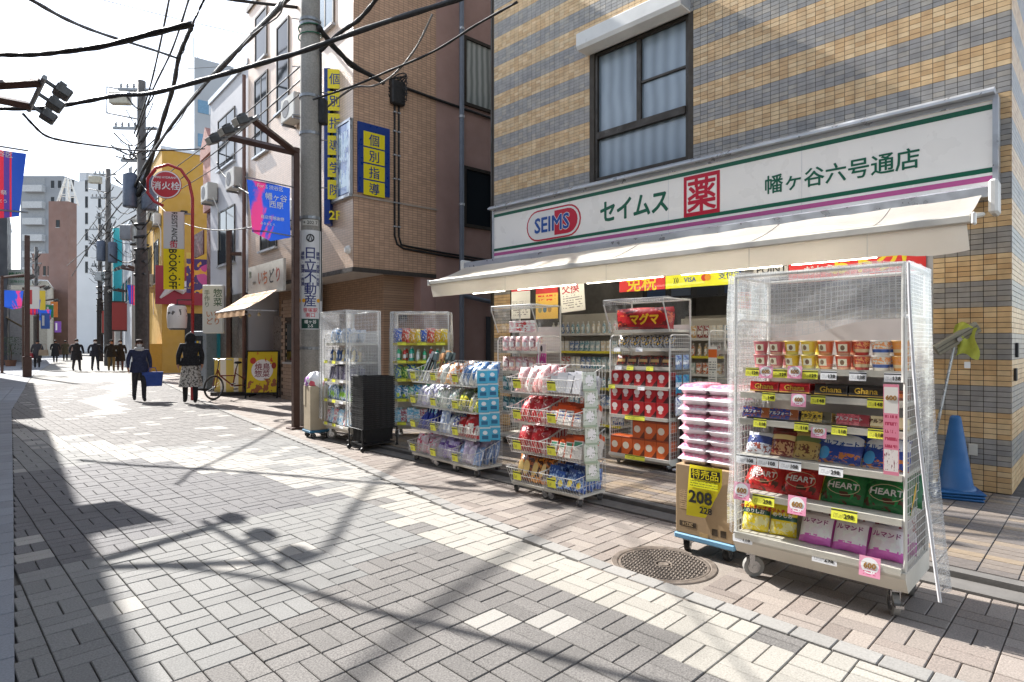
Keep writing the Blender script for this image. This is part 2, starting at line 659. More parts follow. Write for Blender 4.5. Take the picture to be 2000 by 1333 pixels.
# shop forecourt: gutter channel and small dark floor tiles
GUT = mat('#6d6a66', .8, var=.15, scale=5, bump=.2)
mb = MB()
mb.box(KERB_X + .005, -4, -.05, KERB_X + .19, 8.4, .012)
mb.box(KERB_X + .19, -4, -.05, KERB_X + .21, 8.4, .0, 1)
mb.box(KERB_X + .21, -4, -.05, KERB_X + .30, 8.4, FLOOR - .006)
struct('gutter', mb, [GUT, DARKGAP])
fore = struct('forecourt', MB().box(KERB_X + .302, -5, -.05, 13, 9.6, FLOOR - .006), [mat('#4b4744', .9)])
FT = [mat('#7e746b', .5, var=.12, scale=20), mat('#8a7c6c', .5, var=.12, scale=20), mat('#6f6863', .5, var=.12, scale=20), mat('#8f7f6b', .5, var=.1, scale=20)]
cells = []
FX, FY = .1, .2
for i in range(int((7.15 - KERB_X - .3) / FX)):
    for j in range(int(12.4 / FY)):
        x, y = KERB_X + .305 + i * FX, -3.6 + j * FY
        cells.append((x, y, FX, FY, 3 if i % 9 == 3 and random.random() < .8 else random.choice((0, 0, 1, 2, 2))))
rest = MB()
cells.sort(key=lambda c: c[0] * .7052 + c[1] * .709 + (0 if c[1] > -.8 else 50))
fm = {}
for i, (x, y, lx, ly, mi) in enumerate(cells):
    if i < 300:
        if mi not in fm:
            fm[mi] = MB().cbox(.004, .004, -.01, lx - .004, ly - .004, 0, .0015).mesh('floor_tile', [FT[mi]])
        link('floor_tile', fm[mi], fore, T(x, y, FLOOR + random.uniform(-.001, .001)))
    else:
        rest.box(x + .004, y + .004, FLOOR - .01, x + lx - .004, y + ly - .004, FLOOR + random.uniform(-.001, .001), mi, open_='b')
part('floor_tile', rest, FT, fore)['kind'] = 'stuff'

# cast iron manhole cover
IRON = mat('#7d7268', .6, .35, var=.2, scale=14, bump=.25)
IROND = mat('#4b443e', .7, .3, var=.2, scale=14)
mh = thing('manhole_cover', 'round cast iron manhole cover with a studded pattern in the paving', 'manhole cover', T(3.5, 2.1, -.007) @ Rz(12))
part('frame', MB().lathe([(.298, -.04), (.298, .006), (.305, .009), (.335, .009), (.342, .004), (.342, -.04)], 64), [IRON], mh)
part('collar', MB().lathe([(.33, .001), (.56, .001), (.56, -.03)], 48), [stone('collar_mortar', '#8d8379', 90, .3)], mh)
pl = part('plate', MB().lathe([(0, .001), (.296, .001), (.296, -.04)], 48), [IROND], mh)
mb = MB()
for i in range(-13, 14):
    for j in range(-13, 14):
        x, y = i * .0235 + (j % 2) * .0117, j * .0225
        rr = math.hypot(x, y)
        if .062 < rr < .272:
            a = 45 if (i + j) % 2 else -45
            mb.cbox(-.0085, -.0036, 0, .0085, .0036, .0055, .0012, M=T(x, y, .001) @ Rz(a))
part('studs', mb, [IRON], mh)
part('rim', MB().lathe([(.276, .001), (.278, .006), (.292, .006), (.294, .001)], 56), [IRON], mh)
mb = MB().lathe([(0, .004), (.034, .005), (.036, .001), (.047, .001), (.049, .006), (.058, .006), (.06, .001)], 28)
part('emblem', mb, [IRON], mh)
# ================================================================ the drugstore building
def tilemat(name, h):
    t = NT(name)
    geo = t.n.new('ShaderNodeNewGeometry')
    t.coord = lambda k='Object': geo.outputs['Position']
    c = lin(h)
    info = t.noise(9, 2)
    fine = t.noise(60, 3)
    col = t.mix(t.ramp(info, .3, .7), tuple(x * .86 for x in c[:3]) + (1,), tuple(min(1, x * 1.12) for x in c[:3]) + (1,))
    streak = t.ramp(t.noise(1.3, 5), .5, .75)
    col = t.mix(t.math('MULTIPLY', streak, .25), col, tuple(x * .6 for x in c[:3]) + (1,))
    mp_ = t.n.new('ShaderNodeMapping')
    t.l.new(geo.outputs['Position'], mp_.inputs[0])
    mp_.inputs['Scale'].default_value = (5, 5, .35)
    ns = t.n.new('ShaderNodeTexNoise')
    t.l.new(mp_.outputs[0], ns.inputs['Vector'])
    ns.inputs['Scale'].default_value = 1
    ns.inputs['Detail'].default_value = 4
    col = t.mix(t.math('MULTIPLY', t.ramp(ns.outputs[0], .5, .78), .26), col, tuple(x * .5 for x in c[:3]) + (1,))
    t.set(t.b.inputs['Base Color'], col)
    t.b.inputs['Roughness'].default_value = .42
    t.bump(fine, .12, .003)
    return t.m
TAN = [tilemat('tile_tan', '#cfae80'), tilemat('tile_ochre', '#c5a172'), tilemat('tile_sand', '#d5b88c')]
GRY = [tilemat('tile_blue_grey', '#97938d'), tilemat('tile_grey', '#a0998e'), tilemat('tile_slate', '#8d8a86')]
TILES = TAN + GRY
GROUT = mat('#4a443d', .95, var=.1)
ALU = mat('#b9bcc0', .4, .6, var=.06, scale=3)
BRONZE = mat('#3d3730', .45, .5, var=.1, scale=3)
DARKIN = mat('#2c2a29', .9, var=.1)
WHITEP = mat('#d8d6d0', .5, var=.06, scale=3)
OFFW = mat('#c9c5ba', .5, var=.08, scale=4)
BX, BY0, BY1, BTOP = 7.2, .674, 7.73, 11.0
OP0, OP1, OPZ = 1.27, 7.25, 2.86         # shop front opening
W0, W1, WZ0, WZ1 = 3.95, 5.5, 3.88, 5.8  # upper window
shop = thing('drugstore_building', 'drugstore building clad in striped tan and grey tiles', 'building', T(0, 0, 0))
mb = MB()
D = .25
def wallbox(y0, y1, z0, z1):
    mb.box(BX, y0, z0, BX + D, y1, z1)
wallbox(BY0, OP0, -.05, 12)
wallbox(OP1, BY1, -.05, 12)
wallbox(OP0, OP1, OPZ, WZ0)
wallbox(OP0, W0, WZ0, 12)
wallbox(W1, OP1, WZ0, 12)
wallbox(W0, W1, WZ1, 12)
mb.box(BX + D, BY0, -.05, 14, BY0 + .2, 12)
mb.box(BX + D, BY1 - .2, -.05, 14, BY1, 12)
mb.box(13.8, BY0 + .2, -.05, 14, BY1 - .2, 12)
part('wall', mb, [GROUT], shop)
part('roof', MB().box(BX - .05, BY0 - .05, 12, 14.05, BY1 + .05, 12.2), [OFFW], shop)
part('ceiling', MB().box(BX + D, BY0 + .2, OPZ, 13.8, BY1 - .2, OPZ + .1), [WHITEP], shop)
part('floor', MB().box(BX, OP0, FLOOR, 13.8, OP1, FLOOR + .004), [mat('#b9b6ae', .25, var=.05)], shop)
part('inner_wall', MB().box(13.6, BY0 + .2, FLOOR, 13.75, BY1 - .2, OPZ).box(BX + D, OP1, FLOOR, 13.7, BY1 - .2, OPZ).box(BX + D, BY0 + .2, FLOOR, 13.7, OP0, OPZ), [mat('#6f6b66', .7, var=.1)], shop)
# facade tiles, 95 x 45 mm on a 100 x 50 module, five courses to a stripe
tiles = []
def pick(row):
    base = 0 if (row // 5) % 2 == 0 else 3
    return base + random.choice((0, 0, 1, 2))
def open_at(y, z):
    return (OP0 - .02 < y + .05 < OP1 + .02 and z < OPZ) or (W0 - .03 < y + .05 < W1 + .03 and WZ0 - .01 < z + .025 < WZ1 + .02)
rest = MB()
near = []
for r in range(int(7.9 / .05)):
    z = FLOOR + r * .05
    for c in range(int((BY1 - BY0) / .1)):
        y = BY0 + .003 + c * .1
        if open_at(y, z):
            continue
        f = BX * .7052 + y * .709
        if z > 1.75 + .60 * f or (OP0 < y < OP1 and 2.96 < z < 3.62):
            continue
        if y < 1.2 and z < 2.5:
            near.append((y, z, pick(r)))
        else:
            rest.box(BX - .006, y + .0025, z + .0025, BX + .01, y + .0975, z + .0475, pick(r), open_='r')
tm = {}
for y, z, k in near:
    if k not in tm:
        tm[k] = MB().cbox(-.007, .0025, .0025, .01, .0975, .0475, .0015).mesh('wall_tile', [TILES[k]])
    link('wall_tile', tm[k], shop, T(BX + random.uniform(-.0006, .0006), y, z))
# side wall towards the viewer's right
for r in range(int(5.4 / .05)):
    z = FLOOR + r * .05
    for c in range(30):
        x = BX - .004 + c * .1
        rest.box(x + .0025, BY0 - .006, z + .0025, x + .0975, BY0 + .01, z + .0475, pick(r), open_='k')
part('wall_tile', rest, TILES, shop)['kind'] = 'stuff'
# upper window: frame, panes, shutter box
GLASS = NT('window_glass_frosted')
GLASS.b.inputs['Roughness'].default_value = .16
GLASS.set(GLASS.b.inputs['Base Color'], GLASS.mix(GLASS.ramp(GLASS.math('ADD', GLASS.math('SINE', GLASS.math('MULTIPLY', GLASS.math('ADD', GLASS.sep('Object')[1], GLASS.math('MULTIPLY', GLASS.noise(1.2, 2), .15)), 34)), GLASS.math('MULTIPLY', GLASS.noise(.8, 2), 3)), -.5, 3), lin('#5d6a74'), lin('#93a1aa')))
GLASS.b.inputs['Specular IOR Level'].default_value = .8
GLASS.bump(GLASS.noise(140, 1), .25, .004)
GLASS = GLASS.m
DGLASS = NT('window_glass_dark')
DGLASS.b.inputs['Roughness'].default_value = .06
DGLASS.b.inputs['Base Color'].default_value = lin('#20262b')
DGLASS.b.inputs['Specular IOR Level'].default_value = .3
DGLASS.bump(DGLASS.noise(2, 2), .04, .02)
DGLASS = DGLASS.m
CURT = NT('curtained_glass')
CURT.b.inputs['Roughness'].default_value = .08
wv = CURT.math('SINE', CURT.math('MULTIPLY', CURT.math('ADD', CURT.sep('Object')[0], CURT.math('ADD', CURT.sep('Object')[1], CURT.math('MULTIPLY', CURT.noise(1.5, 2), .12))), 38))
CURT.set(CURT.b.inputs['Base Color'], CURT.mix(CURT.ramp(wv, -1, 1), lin('#7d8481'), lin('#b4b8b4')))
CURT = CURT.m
win = part('window', MB(), [BRONZE], shop)
fr = MB()
x0, x1 = BX + .02, BX + .13
fr.box(x0, W0, WZ0, x1, W0 + .05, WZ1).box(x0, W1 - .05, WZ0, x1, W1, WZ1)
fr.box(x0, W0 + .05, WZ1 - .05, x1, W1 - .05, WZ1).box(x0, W0 + .05, WZ0, x1, W1 - .05, WZ0 + .05)
fr.box(x0 - .02, W0 + .05, 4.50, x1, W1 - .05, 4.60)
fr.box(x0 + .01, 4.70, 4.60, x1, 4.77, WZ1 - .05)
fr.box(x0 + .02, W0 + .05, 5.12, x0 + .05, 4.70, 5.15)
part('frame', fr, [BRONZE], win)
for a, b, c, d in ((W0 + .05, 4.70, 4.60, 5.12), (W0 + .05, 4.70, 5.15, WZ1 - .05), (4.77, W1 - .05, 4.60, WZ1 - .05), (W0 + .05, W1 - .05, WZ0 + .05, 4.50)):
    part('pane', MB().box(x0 + .05, a, c, x0 + .062, b, d), [GLASS], win)
sb = part('shutter_box', MB().prism([(BX + .02, 5.80), (BX - .24, 5.80), (BX - .27, 5.85), (BX - .27, 6.03), (BX - .22, 6.07), (BX + .02, 6.09)], W0 - .03, W1 + .12, 'y'), [WHITEP], shop)
part('end_cap', MB().box(BX - .25, W0 - .036, 5.82, BX, W0 - .031, 6.06), [ALU], sb)
part('corner_trim', MB().box(BX - .012, BY1 - .002, 0, BX + .1, BY1 + .03, 8), [BRONZE], shop)
# wall switch plates near the corner
part('outlet_cover', MB().cbox(BX - .02, .92, .38, BX - .007, .99, .49, .004), [OFFW], shop)
part('intercom', MB().cbox(BX + .25, BY0 - .03, 1.32, BX + .33, BY0 - .007, 1.46, .004), [flat('#26282b')], shop)
part('key_box', MB().cbox(BX + .12, BY0 - .03, 1.10, BX + .2, BY0 - .008, 1.22, .004), [flat('#26282b')], shop)
# shop front: header beam, mullions, transparent screens
hd = part('shopfront_frame', MB().box(BX + .02, OP0, 2.62, BX + .14, OP1, 2.86).box(BX + .01, OP0, FLOOR, BX + .13, OP0 + .07, 2.62).box(BX + .01, OP1 - .07, FLOOR, BX + .13, OP1, 2.62), [ALU], shop)
part('header_rail', MB().box(BX - .01, OP0, 2.40, BX + .019, OP1, 2.46), [ALU], shop)
part('left_tiling_return', MB().box(BX + .02, OP1 + .002, FLOOR, BX + .16, OP1 + .02, 2.6), [TAN[1]], shop)

# ---------------------------------------------------------------- shop sign
SGN = street(7.04, 7.51)
sign = thing('shop_sign', 'long white fascia sign with green and pink stripes above the awning', 'sign', SGN)
SW = 6.72
IVORY = mat('#eeeae2', .35, var=.02, scale=1.5, coat=.2)
GREEN = flat('#0b5a41', .4)
PINKS = flat('#b8578c', .4)
REDS = flat('#b8122f', .4)
BLUES = flat('#164a94', .4)
WHT = flat('#dcdad6', .4)
YEL = flat('#ecd21a', .4)
BLK = flat('#1b1a1a', .5)
part('panel', MB().box(0, 0, 2.9, SW, .14, 3.70), [IVORY], sign)
part('frame', MB().box(-.03, -.02, 2.86, 0, .15, 3.74).box(SW, -.02, 2.86, SW + .04, .15, 3.74).box(0, -.02, 2.86, SW, .15, 2.9).box(0, -.02, 3.70, SW, .15, 3.74), [ALU], sign)
part('top_hood', MB().prism([(.16, 3.80), (-.06, 3.80), (-.10, 3.77), (-.10, 3.745), (.16, 3.745)], -.06, SW + .02, 'x'), [ALU], sign)
part('stripe', MB().box(0, -.003, 3.615, SW, .0, 3.665), [GREEN], sign)
part('stripe', MB().box(0, -.003, 3.035, SW, .0, 3.08), [GREEN], sign)
for k in range(1, 4):
    part('panel_joint', MB().box(k * 1.68 - .0015, -.0012, 2.9, k * 1.68 + .0015, -.0002, 3.70), [ALU], sign)
part('stripe', MB().box(0, -.003, 2.955, SW, .0, 3.005), [PINKS], sign)
def pill(mb, cx, cz, hw, hh, y, mi=0, x_from=-9, th=.002, n=10):
    pts = []
    for sgn in (1, -1):
        for i in range(n + 1):
            a = -math.pi / 2 + math.pi * i / n
            pts.append((cx + sgn * (hw - hh) + sgn * hh * math.cos(a), cz + sgn * hh * math.sin(a)))
    pts = [(max(p[0], x_from), p[1]) for p in pts]
    mb.prism(pts, y - th, y, 'y', mi)
cx, cz = 1.335, 3.33
lg = part('emblem', MB(), [REDS], sign)
mb = MB()
pill(mb, cx, cz, .56, .245, -.001)
part('rim', mb, [REDS], lg)
mb = MB()
pill(mb, cx, cz, .535, .22, -.0035)
part('field', mb, [WHT], lg)
mb = MB()
pill(mb, cx, cz, .50, .19, -.006, x_from=cx + .04)
part('red_half', mb, [REDS], lg)
letters('SEIMS', .33, WHT, sign, T(cx - .02, -.0095, cz), bold=.05, sx=.9)
letters('SEIMS', .33, BLUES, sign, T(cx - .02, -.012, cz), bold=.022, sx=.9)
letters('セイムス', .34, GREEN, sign, T(2.81, -.003, 3.35), bold=.028, sx=.86, spacing=.93)
sq = MB()
sq.box(3.585, -.004, 3.08, 4.075, -.001, 3.13).box(3.585, -.004, 3.55, 4.075, -.001, 3.60).box(3.585, -.004, 3.13, 3.625, -.001, 3.55).box(4.035, -.004, 3.13, 4.075, -.001, 3.55)
part('seal_border', sq, [REDS], sign)
letters('薬', .44, REDS, sign, T(3.83, -.003, 3.34), bold=.02, sx=.92)
letters('幡ヶ谷六号通店', .225, GREEN, sign, T(5.39, -.003, 3.30), bold=.013, sx=.98)

# ---------------------------------------------------------------- awning
aw = thing('awning', 'off white retractable shop awning with a hanging valance under the fascia sign', 'awning', street(0, 8.05))
CANV = NT('awning_canvas')
CANV.b.inputs['Roughness'].default_value = .85
CANV.set(CANV.b.inputs['Base Color'], CANV.mix(CANV.ramp(CANV.noise(1.6, 5), .35, .75), lin('#ece8e0'), lin('#d8d2c7')))
cv_tl = CANV.n.new('ShaderNodeBsdfTranslucent')
cv_tl.inputs[0].default_value = lin('#eae4d8')
cv_mx = CANV.n.new('ShaderNodeMixShader')
cv_mx.inputs[0].default_value = .55
CANV.l.new(CANV.b.outputs[0], cv_mx.inputs[1])
CANV.l.new(cv_tl.outputs[0], cv_mx.inputs[2])
CANV.l.new(cv_mx.outputs[0], CANV.out.inputs[0])
CANV.bump(CANV.noise(6, 5), .5, .03)
CANV = CANV.m
AL = 7.2
FXA, FZA, BXA, BZA = 6.12, 2.47, 6.93, 2.80
def cloth(u, v):
    sag = -.03 * math.sin(math.pi * v) + .006 * math.sin(u * 61 + v * 3) - .008 * math.sin(u * 23) * math.sin(math.pi * v)
    return (u * AL, FXA + (BXA - FXA) * v, FZA + .03 + (BZA - FZA) * v + sag)
part('canopy', MB().surf(cloth, 40, 6, AL, .9), [CANV], aw, smooth=True)
part('front_bar', MB().cbox(-.03, FXA - .05, FZA - .035, AL + .03, FXA + .01, FZA + .035, .01), [OFFW], aw)
part('bar_end_cap', MB().cbox(-.06, FXA - .06, FZA - .05, -.031, FXA + .02, FZA + .05, .01), [WHITEP], aw)
part('bar_end_cap', MB().cbox(AL + .031, FXA - .06, FZA - .05, AL + .06, FXA + .02, FZA + .05, .01), [WHITEP], aw)
def val(u, v):
    e = max(0, (u - .93) / .07)
    return (u * AL + .0, FXA - .03 + .012 * math.sin(u * 31) * v + .05 * v + .10 * e * v, FZA - .036 - .2 * v - .03 * math.sin(e * 3.1) * v)
for u in (.25, .5, .75, .9):
    part('canopy_seam', MB().tube([tuple(Vec(cloth(u, k / 6)) + Vec((0, 0, .003))) for k in range(7)], .004, 4), [OFFW], aw)
va = part('valance', MB().surf(val, 60, 5, AL, .2), [CANV], aw, smooth=True)
for u in (.25, .5, .75, .9):
    part('seam', MB().box(u * AL - .004, FXA - .045, FZA - .235, u * AL + .004, FXA - .043, FZA - .036), [OFFW], va)
part('roller_case', MB().prism([(6.86, 2.78), (6.86, 2.87), (6.93, 2.895), (7.02, 2.895), (7.02, 2.78)], -.05, AL + .05, 'x'), [ALU], aw)
part('end_housing', MB().cbox(AL + .051, 6.82, 2.62, AL + .12, 7.05, 2.93, .02), [WHITEP], aw)
part('end_housing', MB().cbox(-.12, 6.82, 2.62, -.051, 7.05, 2.93, .02), [WHITEP], aw)
for x in (.25, 2.6, 4.7, AL - .28):
    part('folding_arm', MB().tube([(x, 7.0, 2.70), (x + .32, 6.6, 2.58), (x, 6.16, 2.45)], .02, 6).box(x - .05, 6.9, 2.6, x + .05, 7.06, 2.76), [OFFW], aw)
# fluorescent tubes hung under the awning and inside the shop
TUBE = emit('#fff6e0', 7, 'lit_fluorescent_tube')
for i, (a, b) in enumerate(((.45, 1.25), (1.5, 2.7), (2.85, 4.1), (4.3, 5.55), (5.6, 6.45))):
    t = thing('tube_light', ['lit fluorescent tube under the awning nearest the brown building', 'lit fluorescent tube under the awning, second from its left end',
              'lit fluorescent tube at the middle of the awning', 'lit fluorescent tube under the awning above the red banner', 'lit fluorescent tube under the awning at its right end'][i], 'light', street(0, 8.05), 'tubes under the awning')
    part('tube', MB().cyl((a + .03, 6.62, 2.30), (b - .03, 6.62, 2.30), .016, 8), [TUBE], t)
    part('holder', MB().box(a, 6.60, 2.295, a + .03, 6.64, 2.36).box(b - .03, 6.60, 2.295, b, 6.64, 2.36).box(a, 6.605, 2.345, b, 6.635, 2.375), [WHITEP], t)
    part('hanger', MB().cyl((a + .2, 6.62, 2.37), (a + .2, 6.62, 2.66), .006, 5).cyl((b - .2, 6.62, 2.37), (b - .2, 6.62, 2.66), .006, 5), [ALU], t)
SHOPL = emit('#fff8ea', 1.3, 'shop_ceiling_light')
for i in range(4):
    for j in range(3):
        y, x = 2.0 + i * 1.5, 8.1 + j * 1.9
        t = thing('ceiling_light', 'drugstore ceiling strip light in the %s row from the street, %s from the right' % (ORD[j], ORD[i]), 'light', T(x, y, OPZ), 'strip lights on the shop ceiling')
        part('diffuser', MB().box(-.06, -.55, -.07, .06, .55, -.03), [SHOPL], t)
        part('housing', MB().box(-.08, -.57, -.03, .08, .57, 0), [WHITEP], t)
# ---------------------------------------------------------------- banners and notices in the shop front
def board(name, label, cat, M, w, h, m, texts=(), th=.012, group=None):
    t = thing(name, label, cat, M, group)
    part('sheet', MB().box(0, 0, 0, w, th, h), [m], t)
    for b, s, col, x, z, bold in texts:
        letters(b, s, col, t, T(x, -.002, z), bold=bold)
    return t
SF = lambda y, z, x=BX - .03: street(x, y, z)
REDB = printed('red_banner', '#bf1f22', [('blot', 3, .62, 0, 1, '#a3161b')], .5)
YB = printed('yellow_banner', '#e6cf1d', [], .5)
board('banner', 'red banner over the shop entrance with yellow tax free lettering', 'banner', SF(5.02, 2.19), .74, .22, REDB, [('免税', .25, YEL, .37, .11, .012)])
b = board('banner', 'yellow payment banner over the shop entrance next to the red one', 'banner', SF(4.27, 2.19), 1.01, .22, YB, [('VISA', .085, BLUES, .36, .1, .02), (')))', .08, BLK, .16, .1, .02), ('支付宝', .10, BLUES, .90, .12, .01)])
part('disc', MB().cyl((.56, -.003, .11), (.56, -.001, .11), .042, 18), [flat('#d33a22')], b)
part('disc', MB().cyl((.61, -.006, .11), (.61, -.004, .11), .042, 18), [flat('#e99a1f')], b)
board('sign_plate', 'white board reading POINT beside the red banner over the entrance', 'sign', SF(3.07, 2.23), .40, .18, flat('#c7c5c0'), [('POINT', .12, BLK, .21, .1, .015)])
board('banner', 'long red banner with yellow lettering over the right of the entrance', 'banner', SF(2.66, 2.15), 1.33, .32, REDB, [('だから', .11, WHT, .33, .13, .015), ('おトク!', .23, YEL, .80, .17, .035)])
paper = printed('notice_white', '#cfcbc2', [('lines', 14, 9, .1, .9, .1, .55, '#8a8580'), ('band', 'Z', .86, .96, '#b4303a')], .7, 0)
paper2 = printed('notice_coupon', '#c9a24a', [('band', 'Z', .8, 1, '#b03030'), ('oval', .2, .3, .09, .1, '#7d7a55'), ('oval', .42, .3, .09, .1, '#3f5a66'), ('oval', .64, .3, .09, .1, '#8f6a2a'), ('lines', 8, 8, .1, .9, .5, .75, '#c23a2c')], .7, 0)
board('poster', 'white printed notice hanging under the awning near the left of the entrance', 'poster', SF(7.05, 1.86, 7.0), .42, .52, paper)
board('poster', 'ochre poster with coin pictures hanging under the awning', 'poster', SF(6.5, 1.84, 7.0), .46, .5, paper2)
board('poster', 'white poster with red exchange lettering hanging under the awning', 'poster', SF(5.95, 1.92, 6.98) @ Ry(-4), .46, .5, paper, [('交換', .17, REDS, .2, .36, .012)])
t = board('hanging_sign', 'small orange sale sign hanging inside the shop entrance', 'sign', street(8.2, 3.75, 1.75), .2, .42, printed('sale', '#d8d3cb', [('band', 'Z', .45, 1, '#d9501d')], .5), [('250', .1, YEL, .1, .33, .02)])
# signs in front of the drugstore awning end at the alley
# ================================================================ display racks and goods
CREAM = mat('#cbc6ba', .45, var=.06, scale=4)
WIREW = mat('#d2d0ca', .4, var=.0)
CHROME = mat('#a5a6a8', .25, .9, var=.0)
RUBBER = mat('#8f8d89', .7, var=.1)
BLACKR = mat('#1d1d1e', .6, var=.1)
VINYL = vinyl_material('gridded_vinyl', .020, .17, .8)
VINYL2 = vinyl_material('gridded_vinyl_fine', .03, .19, .42)
CLEAR = vinyl_material('clear_plastic_strip', 5.0, .03, .03)
PANELW = mat('#cfc8c4', .5, var=.05)
YCARD = printed('yellow_price_card', '#e3d640', [('band', 'Z', .78, .92, '#2b2a22'), ('lines', 9, 12, .08, .5, .12, .6, '#77702c')], .6, 0)
WCARD = printed('white_price_card', '#d2d3d6', [('band', 'Z', .78, .92, '#2f3136'), ('lines', 9, 12, .08, .5, .12, .6, '#8a8c90')], .6, 0)
PCARD = printed('pink_promotion_card', '#d88aa2', [('oval', .5, .55, .42, .40, '#e2dcd8'), ('lines', 7, 9, .2, .8, .1, .4, '#b04a6a')], .5, .1)
GOLD = flat('#a5762a')
INK = flat('#26231c')
def caster(parent, x, y, z_top, r=.05, brake=False, wm=None, turn=0):
    c = part('caster', MB().box(-.022, -.03, z_top - .012, .022, .03, z_top).box(-.024, -.012, r, -.019, .02, z_top - .012).box(.019, -.012, r, .024, .02, z_top - .012), [CHROME], parent, T(x, y) @ Rz(turn))
    part('wheel', MB().cyl((-.016, .018, r), (.016, .018, r), r, 18).cyl((-.02, .018, r), (.02, .018, r), r * .62, 14, mi=1).cyl((-.026, .018, r), (.026, .018, r), .012, 8, mi=1), [wm or RUBBER, CHROME], c)
    if brake:
        part('brake_pedal', MB().box(-.02, -.075, r + .005, .02, -.01, r + .02), [CHROME], c)
    return c
def grid_panel(mb, fn, w, h, sw, sh, r=.0022):
    """wire mesh: fn maps (u,v) metres to a point"""
    n = max(1, round(w / sw))
    m = max(1, round(h / sh))
    for i in range(1, n):
        mb.cyl(fn(w * i / n, 0), fn(w * i / n, h), r, 4, cap=False)
    for j in range(1, m):
        mb.cyl(fn(0, h * j / m), fn(w, h * j / m), r, 4, cap=False)
    return mb
def rail_frame(mb, fn, w, h, r=.009):
    pts = [fn(*p) for p in ((0, 0), (0, h - .06), (.018, h - .018), (.06, h), (w - .06, h), (w - .018, h - .018), (w, h - .06), (w, 0))]
    return mb.tube(pts, r, 6)
def card(parent, m, x, y, z, w, h, text=None, tilt=8, txtm=None, ts=None):
    c = part('price_card', MB().box(0, 0, 0, w, .0016, h), [m], parent, T(x, y, z) @ Rx(-tilt))
    if text:
        letters(text, ts or h * .55, txtm or INK, c, T(w * .68, -.0012, h * .40), bold=.02, depth=.001)
    return c
def rack(name, label, M, w, d, h, shelves, base=(.16, .27), side_h=None, wheel=.06, group=None, canopy=None, rail=CREAM, front_lip=.03, lean=True):
    t = thing(name, label, 'display rack', M, group)
    side_h = side_h or h - .25
    b0, b1 = base
    mb = MB()
    mb.prism([(0.06, b0), (0, b1 - .03), (0, b1), (d, b1), (d, b0)], 0, w, 'x')
    part('base', mb, [CREAM], t)
    for x, y, br in ((.07, .10, False), (w - .07, .10, True), (.07, d - .1, False), (w - .07, d - .1, False)):
        caster(t, x, y, b0, wheel, br, turn=random.uniform(-50, 50))
    part('back_panel', MB().box(.01, d - .02, b1, w - .01, d - .005, h - .28), [PANELW], t)
    for x in (.008, w - .008):
        s = part('side_panel', MB(), [WIREW], t)
        fn = lambda u, v, x=x: (x, .03 + u, b1 + v)
        mb = grid_panel(MB(), fn, d - .05, side_h - b1, .042, .042)
        rail_frame(mb, fn, d - .05, side_h - b1)
        part('wire_mesh', mb, [WIREW], s)
    for x in (.008, w - .008):
        part('post', MB().box(x - .008, d - .035, b1, x + .008, d - .018, h), [WIREW], t)
    for z, y0 in shelves:
        s = part('shelf', MB().box(.02, y0, z - .03, w - .02, d - .021, z), [rail], t)
        part('shelf_edge', MB().box(.02, y0 - .012, z - .032, w - .02, y0, z + .004), [rail], s)
        part('clear_lip', MB().surf(lambda u, v, z=z, y0=y0: (.02 + u * (w - .04), y0 - .014 - .012 * v, z - .02 + v * .055), 2, 1, w, .06), [CLEAR], s)
    return t
# ---- package meshes
def bag_mesh(w, h, d, m, seed=0, nx=12, nz=10):
    rnd = random.Random(seed)
    ph = [rnd.uniform(0, 6) for _ in range(4)]
    mb = MB()
    for s in (-1, 1):
        def fn(u, v, s=s):
            a, b = u * 2 - 1, v * 2 - 1
            bul = (1 - abs(a) ** 3) * (1 - abs(b) ** 4)
            bul += .10 * math.sin(a * 5 + ph[0] + b * 3) * (1 - abs(a)) * (1 - abs(b)) * 1.5
            crimp = .02 * math.sin(u * 40 + ph[1]) * (1 if abs(b) > .82 else .15)
            edge = 1 - .05 * math.cos(b * 1.5 + ph[2]) * (1 - b * b)
            return (a * w / 2 * edge, s * d / 2 * bul + crimp * d * .6, h / 2 + b * h / 2 * (1 - .03 * math.cos(a * 4 + ph[3]) * abs(b)))
        if s < 0:
            mb.surf(fn, nx, nz)
        else:
            mb.surf(lambda u, v, fn=fn: fn(1 - u, v), nx, nz)
    return mb.mesh('pack', [m], True)
def box_mesh(w, h, d, m, c=.002):
    return MB().cbox(-w / 2, -d / 2, 0, w / 2, d / 2, h, c).mesh('pack', [m])
def cup_mesh(m, lid, r=.046, h=.082):
    return MB().lathe([(0, 0), (r * .74, 0), (r * .76, .004), (r * .97, h - .006), (r * 1.04, h - .005), (r * 1.04, h), (0, h)], 18, mi=[0, 0, 0, 1, 1, 1]).mesh('cup', [m, lid], True)
def bottle_mesh(m, cap, r=.035, h=.2, pump=False):
    pr = [(0, 0), (r * .95, 0), (r, .008), (r, h * .62), (r * .85, h * .72), (r * .38, h * .82), (r * .36, h * .85), (r * .42, h * .85), (r * .42, h), (0, h)]
    return MB().lathe(pr, 12, mi=[0, 0, 0, 0, 0, 0, 1, 1, 1]).mesh('bottle', [m, cap], True)
def tube_mesh(m, r=.03, h=.16):
    return MB().lathe([(0, 0), (r, 0), (r, h * .93), (r * .8, h), (0, h)], 10).mesh('can', [m], True)
def put(name, me, F, x, y, z, label, cat, group, rx=0, rz=0, text=None, ry=0, sc=1.0):
    o = tag(link(name, me, None, F @ T(x, y, z) @ Rz(rz) @ Rx(rx) @ Ry(ry) @ Matrix.Scale(sc, 4)), label, cat, group)
    if text:
        b, s, m, tx, ty, tz, bold = text
        letters(b, s, m, o, T(tx, ty, tz) , bold=bold, depth=.003)
    return o
